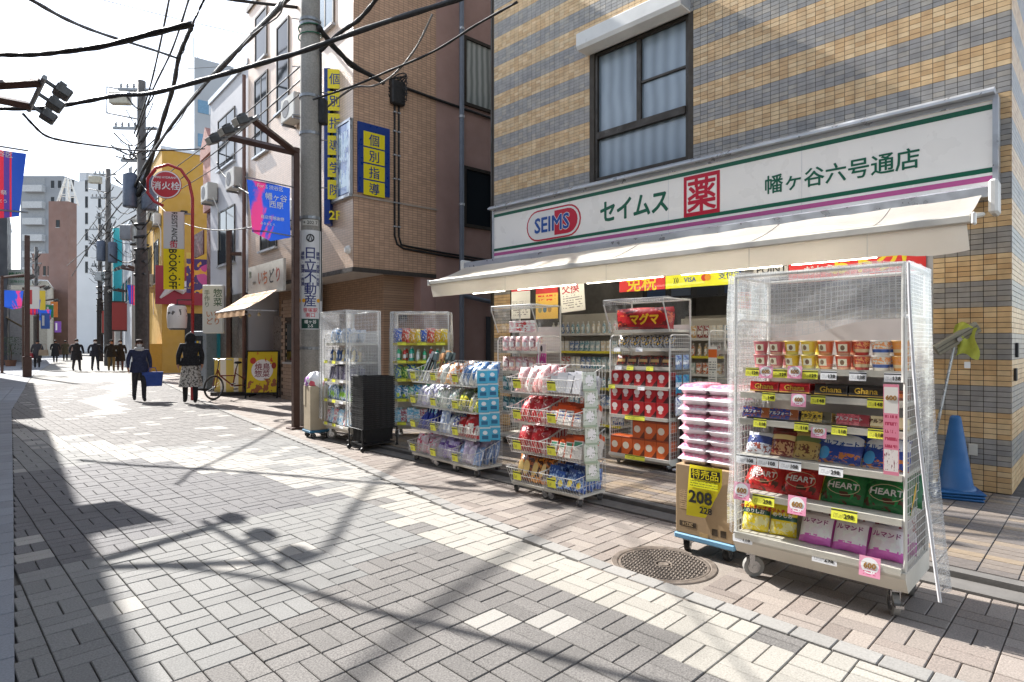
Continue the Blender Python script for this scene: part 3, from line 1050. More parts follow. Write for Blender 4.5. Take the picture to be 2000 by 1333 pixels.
# ---------------------------------------------------------------- the big snack rack on castors
F1 = street(3.60, 1.675, 0)
SH1 = [(1.30, .12), (1.145, .08), (.985, .05), (.765, .03), (.537, .015), (.285, .0)]
W, DP, HH = .92, .56, 1.865
r1 = rack('snack_rack', 'tall cream snack rack on castors under a clear gridded vinyl cover', F1, W, DP, HH, SH1, (.15, .265), 1.60, .062)
fr = MB()
for x in (.012, W - .012):
    for y in (.02, DP - .03):
        fr.cyl((x, y, 1.25 if y < .1 else .27), (x, y, HH), .011, 8)
for a, b in (((.012, .02), (W - .012, .02)), ((.012, DP - .03), (W - .012, DP - .03)), ((.012, .02), (.012, DP - .03)), ((W - .012, .02), (W - .012, DP - .03))):
    fr.cyl((*a, HH), (*b, HH), .011, 8)
part('cover_frame', fr, [WIREW], r1)
cov = part('vinyl_cover', MB(), [VINYL], r1)
def wob(u, v, k):
    return .009 * math.sin(u * 9 + k) * math.sin(v * 7 + k * 2) + .005 * math.sin(u * 23 + v * 17 + k)
part('top_sheet', MB().surf(lambda u, v: (-.012 + u * (W + .024), -.0 + v * DP, HH + .014 + wob(u, v, 1) - .02 * math.sin(u * 3.14) * math.sin(v * 3.14)), 16, 10, W, DP), [VINYL2], cov, smooth=True)
part('front_sheet', MB().surf(lambda u, v: (-.01 + u * (W + .02), -.002 + wob(u, v, 3) - .03 * v * math.sin(u * 6.28) ** 2, HH + .012 - v * (.34 + .05 * math.sin(u * 5))), 20, 10, W, .36), [VINYL2], cov, smooth=True)
part('left_sheet', MB().surf(lambda u, v: (-.016 - wob(u, v, 5) - .008, u * DP, HH + .012 - v * 1.55), 10, 24, DP, 1.55), [VINYL2], cov, smooth=True)
part('left_flap', MB().surf(lambda u, v: (-.02 + u * .07, -.012 - .015 * math.sin(u * 7 + v * 5), HH - v * 1.58), 6, 24, .09, 1.58), [VINYL2], cov, smooth=True)
part('right_sheet', MB().surf(lambda u, v: (W + .014 + .13 * v ** 1.6 + .02 * math.sin(u * 8 + v * 3) * v, -.005 + u * (DP - .02) + .02 * v - u * .25 * v, HH + .012 - v * 1.70), 16, 28, DP, 1.7), [VINYL], cov, smooth=True)
part('hem', MB().tube([(W + .014 + .13 * (k / 12) ** 1.6, -.008 + .02 * k / 12, HH - 1.70 * k / 12) for k in range(13)], .008, 6), [flat('#c9c9cc')], cov)
part('rear_sheet', MB().surf(lambda u, v: (u * W, DP + .006 + wob(u, v, 9), HH + .012 - v * 1.2), 10, 10, W, 1.2), [VINYL2], cov, smooth=True)
# header panel behind the cups
part('header_panel', MB().box(.2, DP - .04, 1.32, W - .03, DP - .022, 1.60), [PANELW], r1)
# cards on the shelf fronts
for x, z, m, tx in ((.02, 1.275, YCARD, '129'), (.19, 1.27, YCARD, '129'), (.36, 1.27, YCARD, '129'), (.46, 1.27, WCARD, '138'), (.61, 1.27, WCARD, '138'), (.78, 1.27, WCARD, '138')):
    card(r1, m, x + .02, .095, z - .025, .085, .05, tx)
for x, z in ((.13, 1.24), (.30, 1.245), (.34, 1.085), (.45, .915)):
    c = card(r1, PCARD, x, .03 if z < 1.2 else .08, z, .082, .075)
    letters('600', .031, GOLD, c, T(.041, -.0012, .042), bold=.03, depth=.001)
for x, z, tx in ((.16, 1.105, '148'), (.44, 1.105, '148'), (.73, 1.105, '148'), (.12, .945, '118'), (.36, .945, '118'), (.56, .945, '118'), (.74, .945, '118')):
    card(r1, YCARD, x, .055 if z > 1 else .025, z, .078, .05, tx)
for x, tx in ((.02, '108'), (.15, '108'), (.28, '108'), (.50, '298')):
    card(r1, WCARD, x, .005, .715, .125, .055, tx)
for x, z, m, tx, w in ((.13, .485, YCARD, '298', .13), (.57, .485, YCARD, '298', .13), (.01, .232, WCARD, '118', .12), (.47, .225, WCARD, '298', .13)):
    card(r1, m, x, -.014, z, w, .06, tx)
for x, z in ((.015, .495), (.34, .47), (.71, .215)):
    c = card(r1, PCARD, x, -.022, z, .10, .105)
    letters('600', .04, GOLD, c, T(.05, -.0012, .058), bold=.03, depth=.001)
PO = part('campaign_strip', MB().box(0, 0, 0, .07, .003, .47), [printed('campaign_strip', '#c9798c', [('rect', .05, .95, .68, .97, '#d9c9c2'), ('rect', .05, .95, .04, .28, '#d3c6c2'), ('blot', 12, .6, .05, .28, '#7d4a52'), ('lines', 12, 9, .1, .9, .3, .66, '#a3344f')], .5)], r1, T(.825, -.02, .77))
letters('600', .034, GOLD, PO, T(.035, -.0015, .40), bold=.03, depth=.001)
# cup sweets, two high
CUPS = [('#b9606b', '#c98a86'), ('#a9545c', '#c9a08a'), ('#c9a62a', '#d9c36a'), ('#cdb13a', '#dcc772'), ('#c2603c', '#d59a6a'), ('#b5503a', '#d0a080'), ('#b0342c', '#d2a184'), ('#c9c4bb', '#cfcac2'), ('#d0862e', '#dcb070')]
CN = ['dusty pink', 'rose', 'yellow', 'pale yellow', 'orange red', 'russet', 'red', 'white and blue', 'amber']
for i, (a, b) in enumerate(CUPS):
    lay_ = [('rect', .25, .75, .25, .75, '#d8cdb8'), ('oval', .5, .5, .12, .18, '#6a5038'), ('band', 'Z', .0, .16, b)] if i < 6 else [('band', 'Z', .2, .42, '#2b4f93' if i == 7 else '#c8b28a'), ('blot', 7, .5, .45, .9, '#d08a52')]
    me = cup_mesh(printed('cup_%d' % i, a, lay_, .4), mat(b, .4, var=0), .045 if i != 7 else .052)
    for k in range(2):
        put('snack_cup', me, F1, .10 + i * .095, .19, 1.302 + k * .084, '%s snack cup in the %s layer at the front of the top shelf' % (CN[i], ('lower', 'upper')[k]), 'snack cup', 'snack cups on the top shelf', rz=random.uniform(-20, 20))
        if i % 2:
            put('snack_cup', me, F1, .10 + i * .095 + .04, .29, 1.302 + k * .084, '%s snack cup in the %s layer behind the front cups' % (CN[i], ('lower', 'upper')[k]), 'snack cup', 'snack cups on the top shelf', rz=30)
# flat chocolate boxes
RB = printed('chocolate_red', '#a3181d', [('blot', 4, .6, 0, 1, '#7c1014'), ('band', 'Z', .0, .1, '#c9a04a')])
BB = printed('chocolate_black', '#1d1712', [('blot', 4, .6, 0, 1, '#2f2115'), ('band', 'Z', .0, .1, '#a5822f')])
BR = printed('chocolate_brown', '#6a2f1c', [('rect', .1, .9, .3, .7, '#b5632f')])
GLD = flat('#c9a238')
for i, (m, c, x, n) in enumerate(((RB, GLD, .15, 'first red'), (RB, GLD, .33, 'second red'), (BB, GLD, .53, 'first black'), (BB, GLD, .71, 'second black'))):
    me = box_mesh(.172, .06, .12, m)
    put('chocolate_box', me, F1, x, .165, 1.148, '%s chocolate box from the left on the second shelf of the snack rack' % n, 'chocolate box', 'chocolate boxes', rx=-10, text=('Ghana', .045, c, .0, -.062, .03, .02))
    put('chocolate_box', me, F1, x + .01, .30, 1.148, '%s in the back row on the second shelf of the snack rack' % (n + ' box'), 'chocolate box', 'chocolate boxes')
put('chocolate_box', box_mesh(.10, .05, .12, BR), F1, .85, .165, 1.148, 'small brown box at the right end of the second shelf', 'chocolate box', 'chocolate boxes')
for x, h_, ac, tc, n in ((.11, '#1f3272', '#8a4a22', WHT, 'left blue'), (.28, '#22387c', '#8a4a22', WHT, 'right blue'), (.46, '#c9a93a', '#57503c', INK, 'yellow'), (.65, '#bf5f66', '#8a3238', WHT, 'pink'), (.82, '#cfc19a', '#a98f58', flat('#57321c'), 'cream')):
    m = printed('biscuit_' + n.replace(' ', '_'), h_, [('rect', .7, 1, .0, 1, ac), ('blot', 9, .55, .0, 1, ac)] if n != 'cream' else [('band', 'Z', 0, .12, ac)])
    put('biscuit_box', box_mesh(.165, .062, .10, m), F1, x, .13, .988, '%s chocolate biscuit box on the third shelf of the snack rack' % n, 'biscuit box', 'biscuit boxes on the snack rack', rx=-12, text=('アルフォート', .024, tc, -.02, -.053, .034, .02))
# small and large bags
def bag(name, F, x, y, z, w, h, d, base, layers, label, group, text=None, rx=-28, rz=0, seed=0, cat='snack bag'):
    m = printed(label.replace(' ', '_')[:30], base, layers, .28, .35, .35)
    return put(name, bag_mesh(w, h, d, m, seed), F, x, y, z, label, cat, group, rx, rz, text)
g4 = 'bags of sweets on the fourth shelf'
bag('snack_bag', F1, .11, .11, .768, .15, .14, .06, '#b9bcc4', [('band', 'Z', .45, .8, '#25356f'), ('blot', 8, .55, .05, .45, '#7a3a2c')], 'small white and blue snack bag at the left of the fourth shelf', g4, seed=1)
bag('snack_bag', F1, .25, .12, .768, .15, .16, .06, '#6a1f1a', [('band', 'Z', .62, .82, '#c9b27a'), ('blot', 8, .5, .05, .55, '#b38a62')], 'dark red snack bag beside the small white and blue one', g4, seed=2)
bag('snack_bag', F1, .39, .12, .768, .15, .17, .06, '#a98f52', [('band', 'Z', .60, .8, '#5a6a3a'), ('blot', 8, .55, .05, .5, '#5c3320')], 'gold snack bag in the middle of the fourth shelf', g4, seed=3)
for x, n, s in ((.57, 'left', 4), (.80, 'right', 5)):
    bag('snack_bag', F1, x, .12, .768, .22, .18, .075, '#1d3a86', [('oval', .55, .75, .5, .22, '#c3c6cc'), ('blot', 6, .5, .0, .32, '#b06a34'), ('oval', .15, .3, .14, .2, '#3f8fc2')], '%s large blue chocolate biscuit bag on the fourth shelf of the snack rack' % n, g4, ('アルフォート', .036, BLUES, .0, -.05, .105, .03), seed=s)
for x, n in ((.2, 'dark red'), (.36, 'gold'), (.62, 'blue')):
    bag('snack_bag', F1, x + .02, .24, .79, .17, .17, .06, {'dark red': '#541915', 'gold': '#8f7740', 'blue': '#1a2f68'}[n], [('blot', 6, .55, .1, .6, '#94724a')], '%s snack bag in the second row of the fourth shelf' % n, g4, seed=9)
g5 = 'heart chocolate bags on the fifth shelf'
for x, n, col, sd in ((.13, 'left red', '#a81d1c', 1), (.35, 'right red', '#9c1719', 2), (.585, 'left green', '#14602e', 3), (.80, 'right green', '#125a2b', 4)):
    o = bag('chocolate_bag', F1, x, .13, .54, .235, .20, .085, col, [('blot', 5, .6, 0, 1, '#c23a2f' if 'red' in n else '#1f7a3c'), ('band', 'X', .97, 1, '#c29a3a'), ('blot', 4, .56, .0, .3, '#4a2616')], '%s bag of heart chocolates on the fifth shelf of the snack rack' % n, g5, ('HEART', .052, WHT, .0, -.052, .09, .015), rx=-40, seed=sd)
    ring = [(.085 * math.cos(a * .3927), -.046, .088 + .052 * math.sin(a * .3927)) for a in range(17)]
    part('printed_ring', MB().tube(ring, .0022, 4), [flat('#c2b08a')], o)
    bag('chocolate_bag', F1, x + .02, .30, .545, .23, .20, .08, col, [('blot', 5, .6, 0, 1, '#c23a2f' if 'red' in n else '#1f7a3c')], '%s bag in the back row of the fifth shelf' % n, g5, rx=-25, seed=sd + 4)
g6 = 'bags on the bottom shelf of the snack rack'
for x, n, sd in ((.10, 'left', 1), (.26, 'right', 2)):
    o = bag('crisps_bag', F1, x, .10 if n == 'left' else .12, .288, .155, .215 if n == 'left' else .185, .07, '#cdb81f', [('band', 'Z', .48, .62, '#1f4a3c'), ('blot', 6, .48, .05, .42, '#d8c890'), ('oval', .5, .85, .3, .12, '#dcc23a')], '%s yellow seaweed salt crisps bag on the bottom shelf' % n, g6, ('ポテトチップス', .026, REDS, .0, -.038, .14, .04), rx=-18, seed=sd, rz=8)
    letters('のりしお', .028, WHT, o, T(0, -.042, .117), bold=.03, depth=.003)
for x, n, tx, sd in ((.45, 'left', 'ルマンド', 3), (.63, 'middle', 'ルマンド', 4), (.81, 'right', 'ルマンド', 5)):
    bag('biscuit_bag', F1, x, .10, .288, .185, .185, .09, '#cdc6cb', [('band', 'Z', .0, .25, '#c25fae'), ('blot', 5, .5, .2, .62, '#dfdde0'), ('band', 'X', .92, 1, '#8a2a72'), ('band', 'Z', .86, 1, '#b9aeb4')], '%s white and pink biscuit bag on the bottom shelf of the snack rack' % n, g6, (tx, .034, flat('#8a2a72'), .0, -.056, .118, .02), rx=-34, seed=sd)
    bag('biscuit_bag', F1, x + .01, .27, .292, .185, .24, .08, '#b9b2b6', [('band', 'Z', .0, .3, '#a35a94'), ('blot', 6, .6, .5, 1, '#7d2f3c')], '%s white and pink biscuit bag standing in the back of the bottom shelf' % n, g6, rx=-8, seed=sd)

# ---------------------------------------------------------------- carton of tissue packs on a blue dolly
F2 = street(3.78, 2.17, 0)
dl = thing('dolly', 'light blue plastic dolly under the cardboard carton by the manhole', 'dolly', F2)
BLUED = mat('#6f9fc0', .5, var=.1)
part('deck', MB().cbox(-.01, -.01, .095, .43, .38, .135, .008), [BLUED], dl)
for x, y in ((.06, .05), (.35, .05), (.06, .32), (.35, .32)):
    caster(dl, x, y, .095, .045, wm=BLACKR, turn=random.uniform(-40, 40))
KRAFT = mat('#a98f6e', .8, var=.07, scale=3, bump=.1)
ct = thing('carton', 'brown cardboard carton with a yellow sale poster on the blue dolly', 'carton', F2 @ T(0, 0, .137))
part('box', MB().cbox(0, 0, 0, .42, .36, .475, .004), [KRAFT], ct)
part('tape', MB().box(.18, -.0015, 0, .24, -.0005, .03), [mat('#b79a6c', .3, var=.05)], ct)
for a in ((.03, .05, .155, .085), (.27, .03, .31, .075), (.33, .03, .37, .075)):
    part('printed_mark', MB().box(a[0], -.001, a[1], a[2], -.0003, a[3]), [flat('#4a3d2e', .8)], ct)
letters('28274', .032, flat('#b39a76', .8), ct, T(.093, -.0022, .067) @ Ry(180), bold=.02, depth=.001)
part('small_print', MB().box(.03, -.0012, .17, .11, -.0003, .30), [printed('carton_print', '#a98f6e', [('lines', 9, 9, .02, .98, .02, .98, '#6a563e')], .8, 0)], ct)
ps = part('sale_poster', MB().surf(lambda u, v: (.11 + .235 * u - .02 * v, -.006 - .012 * math.sin(u * 3 + v * 2), .485 - v * .35), 6, 6), [flat('#e0d018', .5)], ct, smooth=True)
part('poster_head', MB().box(.125, -.019, .395, .335, -.0185, .462), [BLK], ps)
letters('特売品', .066, flat('#e0d018'), ps, T(.23, -.021, .43), bold=.008, depth=.001)
letters('208', .115, BLK, ps, T(.195, -.021, .272), bold=.03, depth=.001)
letters('228', .06, BLK, ps, T(.235, -.021, .19), bold=.03, depth=.001)
part('poster_print', MB().box(.12, -.0195, .335, .32, -.019, .385), [printed('poster_print', '#e0d018', [('lines', 3, 14, 0, 1, 0, 1, '#6a6418')], .6, 0)], ps)
TIS = printed('tissue_pack', '#d3c8cc', [('band', 'Z', .70, 1, '#c9748e'), ('blot', 9, .55, .55, 1, '#d9a5b4'), ('blot', 5, .6, .0, .5, '#dcd6d8')], .3, .3, .3)
tis = MB()
def soft(mb, w, d, h):
    for s in (0, 1):
        mb.surf(lambda u, v, s=s: ((u - .5) * w * (1 if s else .98), (v if s else 1 - v) * d - 0, (h * (.5 + .5 * ((1 - abs(2 * u - 1) ** 12) * (1 - abs(2 * v - 1) ** 12)) ** .5) if s else h * (.5 - .5 * ((1 - abs(2 * u - 1) ** 12) * (1 - abs(2 * v - 1) ** 12)) ** .5))), 10, 8)
soft(tis, .205, .30, .07)
tis = tis.mesh('tissue_pack', [TIS], True)
for k in range(8):
    for c, n in ((0, 'left'), (1, 'right')):
        put('tissue_pack', tis, F2, .105 + .21 * c + random.uniform(-.008, .008), .02 + random.uniform(-.01, .02), .613 + k * .069, 'tissue pack in the %s layer from below of the %s stack on the carton' % (ORD[k], n), 'tissue pack', 'tissue packs stacked on the carton', rx=random.uniform(-2, 2), rz=random.uniform(-4, 4))

# ---------------------------------------------------------------- rack with the red header and warmer boxes
def wedge_cover(t, w, d, h):
    """clear canopy over the top of a rack, leaning forward"""
    c = part('vinyl_canopy', MB(), [CLEAR], t)
    fr = MB()
    y0 = -.10
    for x in (.01, w - .01):
        fr.tube([(x, .03, h - .36), (x, y0, h - .06), (x, y0, h), (x, d - .03, h)], .008, 6)
    fr.cyl((.01, y0, h), (w - .01, y0, h), .009, 6)
    fr.cyl((.01, d - .03, h), (w - .01, d - .03, h), .009, 6)
    part('canopy_frame', fr, [WIREW], c)
    part('top_sheet', MB().surf(lambda u, v: (u * w, y0 + v * (d - y0), h + .01 + wob(u, v, 2)), 10, 6, w, d), [VINYL2], c, smooth=True)
    part('front_sheet', MB().surf(lambda u, v: (u * w, y0 - .01, h + .01 - v * .07), 8, 2, w, .07), [VINYL2], c, smooth=True)
    for x in (-.004, w + .004):
        mb = MB()
        mb.v = [(x, y0, h), (x, y0, h - .07), (x, .03, h - .36), (x, d, h - .36), (x, d, h)]
        mb.face([0, 1, 2, 3, 4], 0, [(0, 0), (0, .07), (.1, .36), (d, .36), (d, 0)])
        part('side_sheet', mb, [CLEAR], c)
F4 = street(5.78, 4.20, FLOOR)
SH4 = [(1.56, .10), (1.35, .06), (1.14, .04), (.92, .02), (.58, .0), (.14, .0)]
r4 = rack('warmer_rack', 'cream wheeled rack with red and orange boxes under a red header', F4, .80, .50, 1.90, SH4[:-1], (.06, .13), 1.50, .03)
wedge_cover(r4, .80, .50, 1.90)
hdm = printed('magma_header', '#a3161c', [('blot', 3, .5, 0, 1, '#5c0d10'), ('blot', 6, .6, 0, 1, '#c9542a'), ('oval', .55, .5, .3, .42, '#8f1014')], .3, .3, .3)
put('header_pack', bag_mesh(.74, .25, .09, hdm, 3), F4, .42, .12, 1.562, 'big red display pack with yellow lettering on top of the warmer rack', 'display pack', None, text=('マグマ', .13, flat('#e8b71f'), .02, -.052, .12, .04))
SIL = printed('silver_pack', '#85868a', [('blot', 5, .5, 0, 1, '#2b2a2c'), ('blot', 9, .58, .2, .8, '#c9a23a')], .25, .4, .4)
DRK = printed('dark_pack', '#2a1c1c', [('blot', 5, .55, 0, 1, '#7c2018'), ('rect', .15, .85, .35, .6, '#a98a5a')], .3, .3, .3)
WRM = printed('warmer_red', '#9c1b20', [('diag', 1.0, -1.0, .55, '#3a1416'), ('oval', .36, .62, .26, .2, '#d2c3be'), ('oval', .36, .36, .16, .1, '#c9b0a8')], .4)
ORG = printed('warmer_orange', '#b8521f', [('diag', 1.0, -1.0, .6, '#5a2a18'), ('oval', .4, .5, .28, .2, '#d8c3ae'), ('band', 'Z', .9, 1, '#8a3a18')], .4)
sil, drk = bag_mesh(.15, .16, .06, SIL, 1, 8, 6), bag_mesh(.15, .13, .06, DRK, 2, 8, 6)
wrm, org = box_mesh(.145, .165, .16, WRM), box_mesh(.15, .20, .18, ORG)
for i in range(5):
    put('warmer_pack', sil, F4, .10 + i * .15, .14, 1.352, '%s silver and black pack from the left on the warmer rack' % ORD[i], 'pack', 'silver packs on the warmer rack', rx=-20)
    put('warmer_pack', drk, F4, .10 + i * .15, .12, 1.142, '%s dark red pack from the left on the warmer rack' % ORD[i], 'pack', 'dark packs on the warmer rack', rx=-15)
    put('warmer_box', wrm, F4, .095 + i * .152, .12, .922, '%s red warmer box from the left in the upper red row' % ORD[i], 'box', 'red boxes in the upper row')
    for k in range(2):
        put('warmer_box', wrm, F4, .095 + i * .152, .10, .582 + k * .167, '%s red warmer box from the left in the %s layer of the double row' % (ORD[i], ('lower', 'upper')[k]), 'box', 'red boxes in the double row')
        if k == 0 or i > 1:
            put('warmer_box', org, F4, .09 + i * .154, .11, .132 + k * .202, '%s orange warmer box from the left in the %s bottom layer' % (ORD[i], ('lower', 'upper')[k]), 'box', 'orange boxes at the bottom')
for x, z, m in ((.06, 1.31, WCARD), (.36, 1.31, WCARD), (.08, 1.10, WCARD), (.24, 1.10, YCARD), (.5, 1.10, YCARD), (.02, .88, YCARD), (.42, .88, WCARD), (.25, .54, YCARD), (.25, .09, YCARD)):
    card(r4, m, x, -.03 + (.05 if z > 1 else 0), z, .09 if z > .6 else .26, .05)
# packs clipped to the right side of that rack
for k, (z, col, h_) in enumerate(((1.12, '#7f93a8', .16), (.86, '#2f7f9a', .2), (.62, '#c3c6c9', .2))):
    for j in range(2):
        bag('hanging_pack', F4, .86, .1 + j * .16, z, .13, h_, .04, col, [('band', 'Z', .35, .6, '#d4d6d8'), ('blot', 7, .55, 0, 1, '#3a4a8a')], '%s pack clipped to the warmer rack side, %s one of its row' % (('silver blue', 'teal', 'white')[k], ('front', 'rear')[j]), 'packs hanging on the warmer rack', rx=0, rz=90, seed=k * 2 + j, cat='pack')
# black stand with a foot beside it
st = thing('flag_stand', 'black pole stand with a small white foot beside the warmer rack', 'stand', street(5.95, 3.34, FLOOR))
part('pole', MB().box(-.03, 0, .02, .03, .05, .75), [BLACKR], st)
part('foot', MB().cbox(-.11, -.12, 0, .09, .12, .025, .006), [BLACKR], st)
part('weight', MB().cbox(-.03, -.16, .026, .05, -.05, .05, .006), [mat('#b5b7bb', .4, .3, var=.05)], st)
# ---------------------------------------------------------------- similar rack further left
F10 = street(5.85, 6.2, FLOOR)
r10 = rack('cotton_rack', 'cream wheeled rack of pink cotton goods under a clear canopy', F10, .80, .50, 1.92, [(1.30, .05), (1.02, .03), (.74, .02), (.45, .0)], (.06, .13), 1.5, .03)
wedge_cover(r10, .80, .50, 1.92)
PK = [printed('cotton_%d' % i, c, [('blot', 6, .52, 0, 1, b), ('rect', .2, .8, .3, .6, '#d5cdcb')], .35, .2, .2) for i, (c, b) in enumerate((('#c08b92', '#d8c4c0'), ('#c7b3b0', '#8a5a63'), ('#b8878a', '#cdb8a2'), ('#2f6a74', '#8fb5b8')))]
for s, z in enumerate((1.302, 1.022, .742, .452)):
    for i in range(6):
        m = PK[(i + s) % 3 if s < 2 else 3]
        put('cotton_pack', bag_mesh(.12, .20, .07, m, i, 6, 5), F10, .08 + i * .128, .12, z, '%s soft %s pack from the left in the %s row of the cotton rack' % (ORD[i], 'pink' if s < 2 else 'teal', ORD[s]), 'pack', 'cotton packs in row %d' % (s + 1))
put('display_card', box_mesh(.5, .16, .02, printed('cotton_header', '#c3a0a2', [('rect', .3, .7, .1, .9, '#a83a3a'), ('blot', 6, .5, 0, 1, '#d9cfc8')])), F10, .36, .16, 1.56, 'pink header card standing above the cotton goods', 'card', None)
put('doll_panel', box_mesh(.16, .42, .012, printed('costume_panel', '#b8a9a4', [('oval', .5, .85, .13, .1, '#2a2024'), ('blot', 5, .45, .1, .7, '#a83a78'), ('band', 'X', .1, .25, '#4a4f8a')])), F10, .82, .06, .98, 'narrow picture panel with pink and blue print on the cotton rack side', 'panel', None)
# ---------------------------------------------------------------- tiered wire baskets
def wire_unit(label, M, w=.42, d=.37, group='tiered wire basket stands', side=False):
    t = thing('wire_basket_stand', label, 'basket stand', M, group)
    part('base_frame', MB().box(0, 0, .085, w, .02, .105).box(0, d - .02, .085, w, d, .105).box(0, .02, .085, .02, d - .02, .105).box(w - .02, .02, .085, w, d - .02, .105), [CREAM], t)
    for x, y in ((.03, .04), (w - .03, .04), (.03, d - .04), (w - .03, d - .04)):
        caster(t, x, y, .085, .034, turn=random.uniform(-60, 60), wm=mat('#4b4a4a', .6, var=.05))
    for k in range(4):
        z = .108 + k * .29
        mb = MB()
        y0, y1, lip, tall = .0, d, .10, .27
        r = .0024
        n = 13
        for i in range(n + 1):
            x = w * i / n
            mb.tube([(x, -.07, z + lip + .05), (x, .0, z + .004), (x, d, z + .004), (x, d, z + tall)], r, 4)
        for y, zz in ((-.07, z + lip + .05), (-.035, z + .08), (0, z), (d * .33, z), (d * .66, z), (d, z), (d, z + .13), (d, z + tall)):
            mb.cyl((0, y, zz), (w, y, zz), .0034 if y < -.05 else r, 5, cap=False)
        for x in (0, w):
            for j in range(9):
                y = d * j / 8
                top = z + .155 + (tall - .155) * max(0, (j - 1) / 7)
                mb.cyl((x, y, z), (x, y, top), r, 4, cap=False)
            mb.tube([(x, -.07, z + lip + .05), (x, .06, z + .165), (x, d, z + tall)], .0036, 5)
            mb.cyl((x, -.03, z + .07), (x, d, z + .09), r, 4, cap=False)
        part('wire_basket', mb, [WIREW], t)
        hold = part('card_holder', MB().surf(lambda u, v, z=z: (w * .15 + u * w * .7, -.076 - .018 * v, z + .155 - v * .11), 2, 2, .3, .1), [CLEAR], t)
        part('price_card', MB().box(0, 0, 0, .10, .0015, .085), [YCARD], hold, T(w * .30, -.096, z + .052) @ Rx(10))
    return t
def goods(F, x0, x1, z, spec, label, cat, group, rows=2, y=.06, h=.17, n=4, rx=-20):
    """a tier of like packs, each its own thing"""
    kind, cols, lays = spec
    for i in range(n):
        for j in range(rows):
            c = cols[i % len(cols)]
            key = (kind, c, h)
            if key not in GM:
                m = printed('goods_' + c.strip('#') + kind, c, lays, .3, .3, .3 if kind == 'bag' else 0)
                if kind == 'bag':
                    GM[key] = bag_mesh(.125, h, .075, m, i, 7, 6)
                elif kind == 'box':
                    GM[key] = box_mesh(.098, h, .09, m)
                elif kind == 'bottle':
                    GM[key] = bottle_mesh(m, mat(lays[-1][-1], .4, var=0), .028, h)
                elif kind == 'tool':
                    GM[key] = MB().cbox(-.012, -.012, 0, .012, .012, h * 1.5, .003).cbox(-.035, -.02, h * 1.1, .035, .02, h * 1.5, .006).mesh('pack', [m])
                elif kind == 'can':
                    GM[key] = tube_mesh(m, .03, h)
            put({'bag': 'packet', 'box': 'small_box', 'bottle': 'bottle', 'tool': 'brush', 'can': 'can'}[kind], GM[key], F, x0 + (x1 - x0) * (i + .5) / n + random.uniform(-.006, .006), y + j * .11, z + .002, '%s %s row, %s along' % (label, ('front', 'middle', 'rear')[j] if rows == 3 else ('front', 'rear')[j], ORD[i]), cat, group, rx + random.uniform(-9, 9), random.uniform(-14, 14), sc=random.uniform(.88, 1.14))
GM = {}
tier_z = [.118 + k * .29 for k in range(4)]
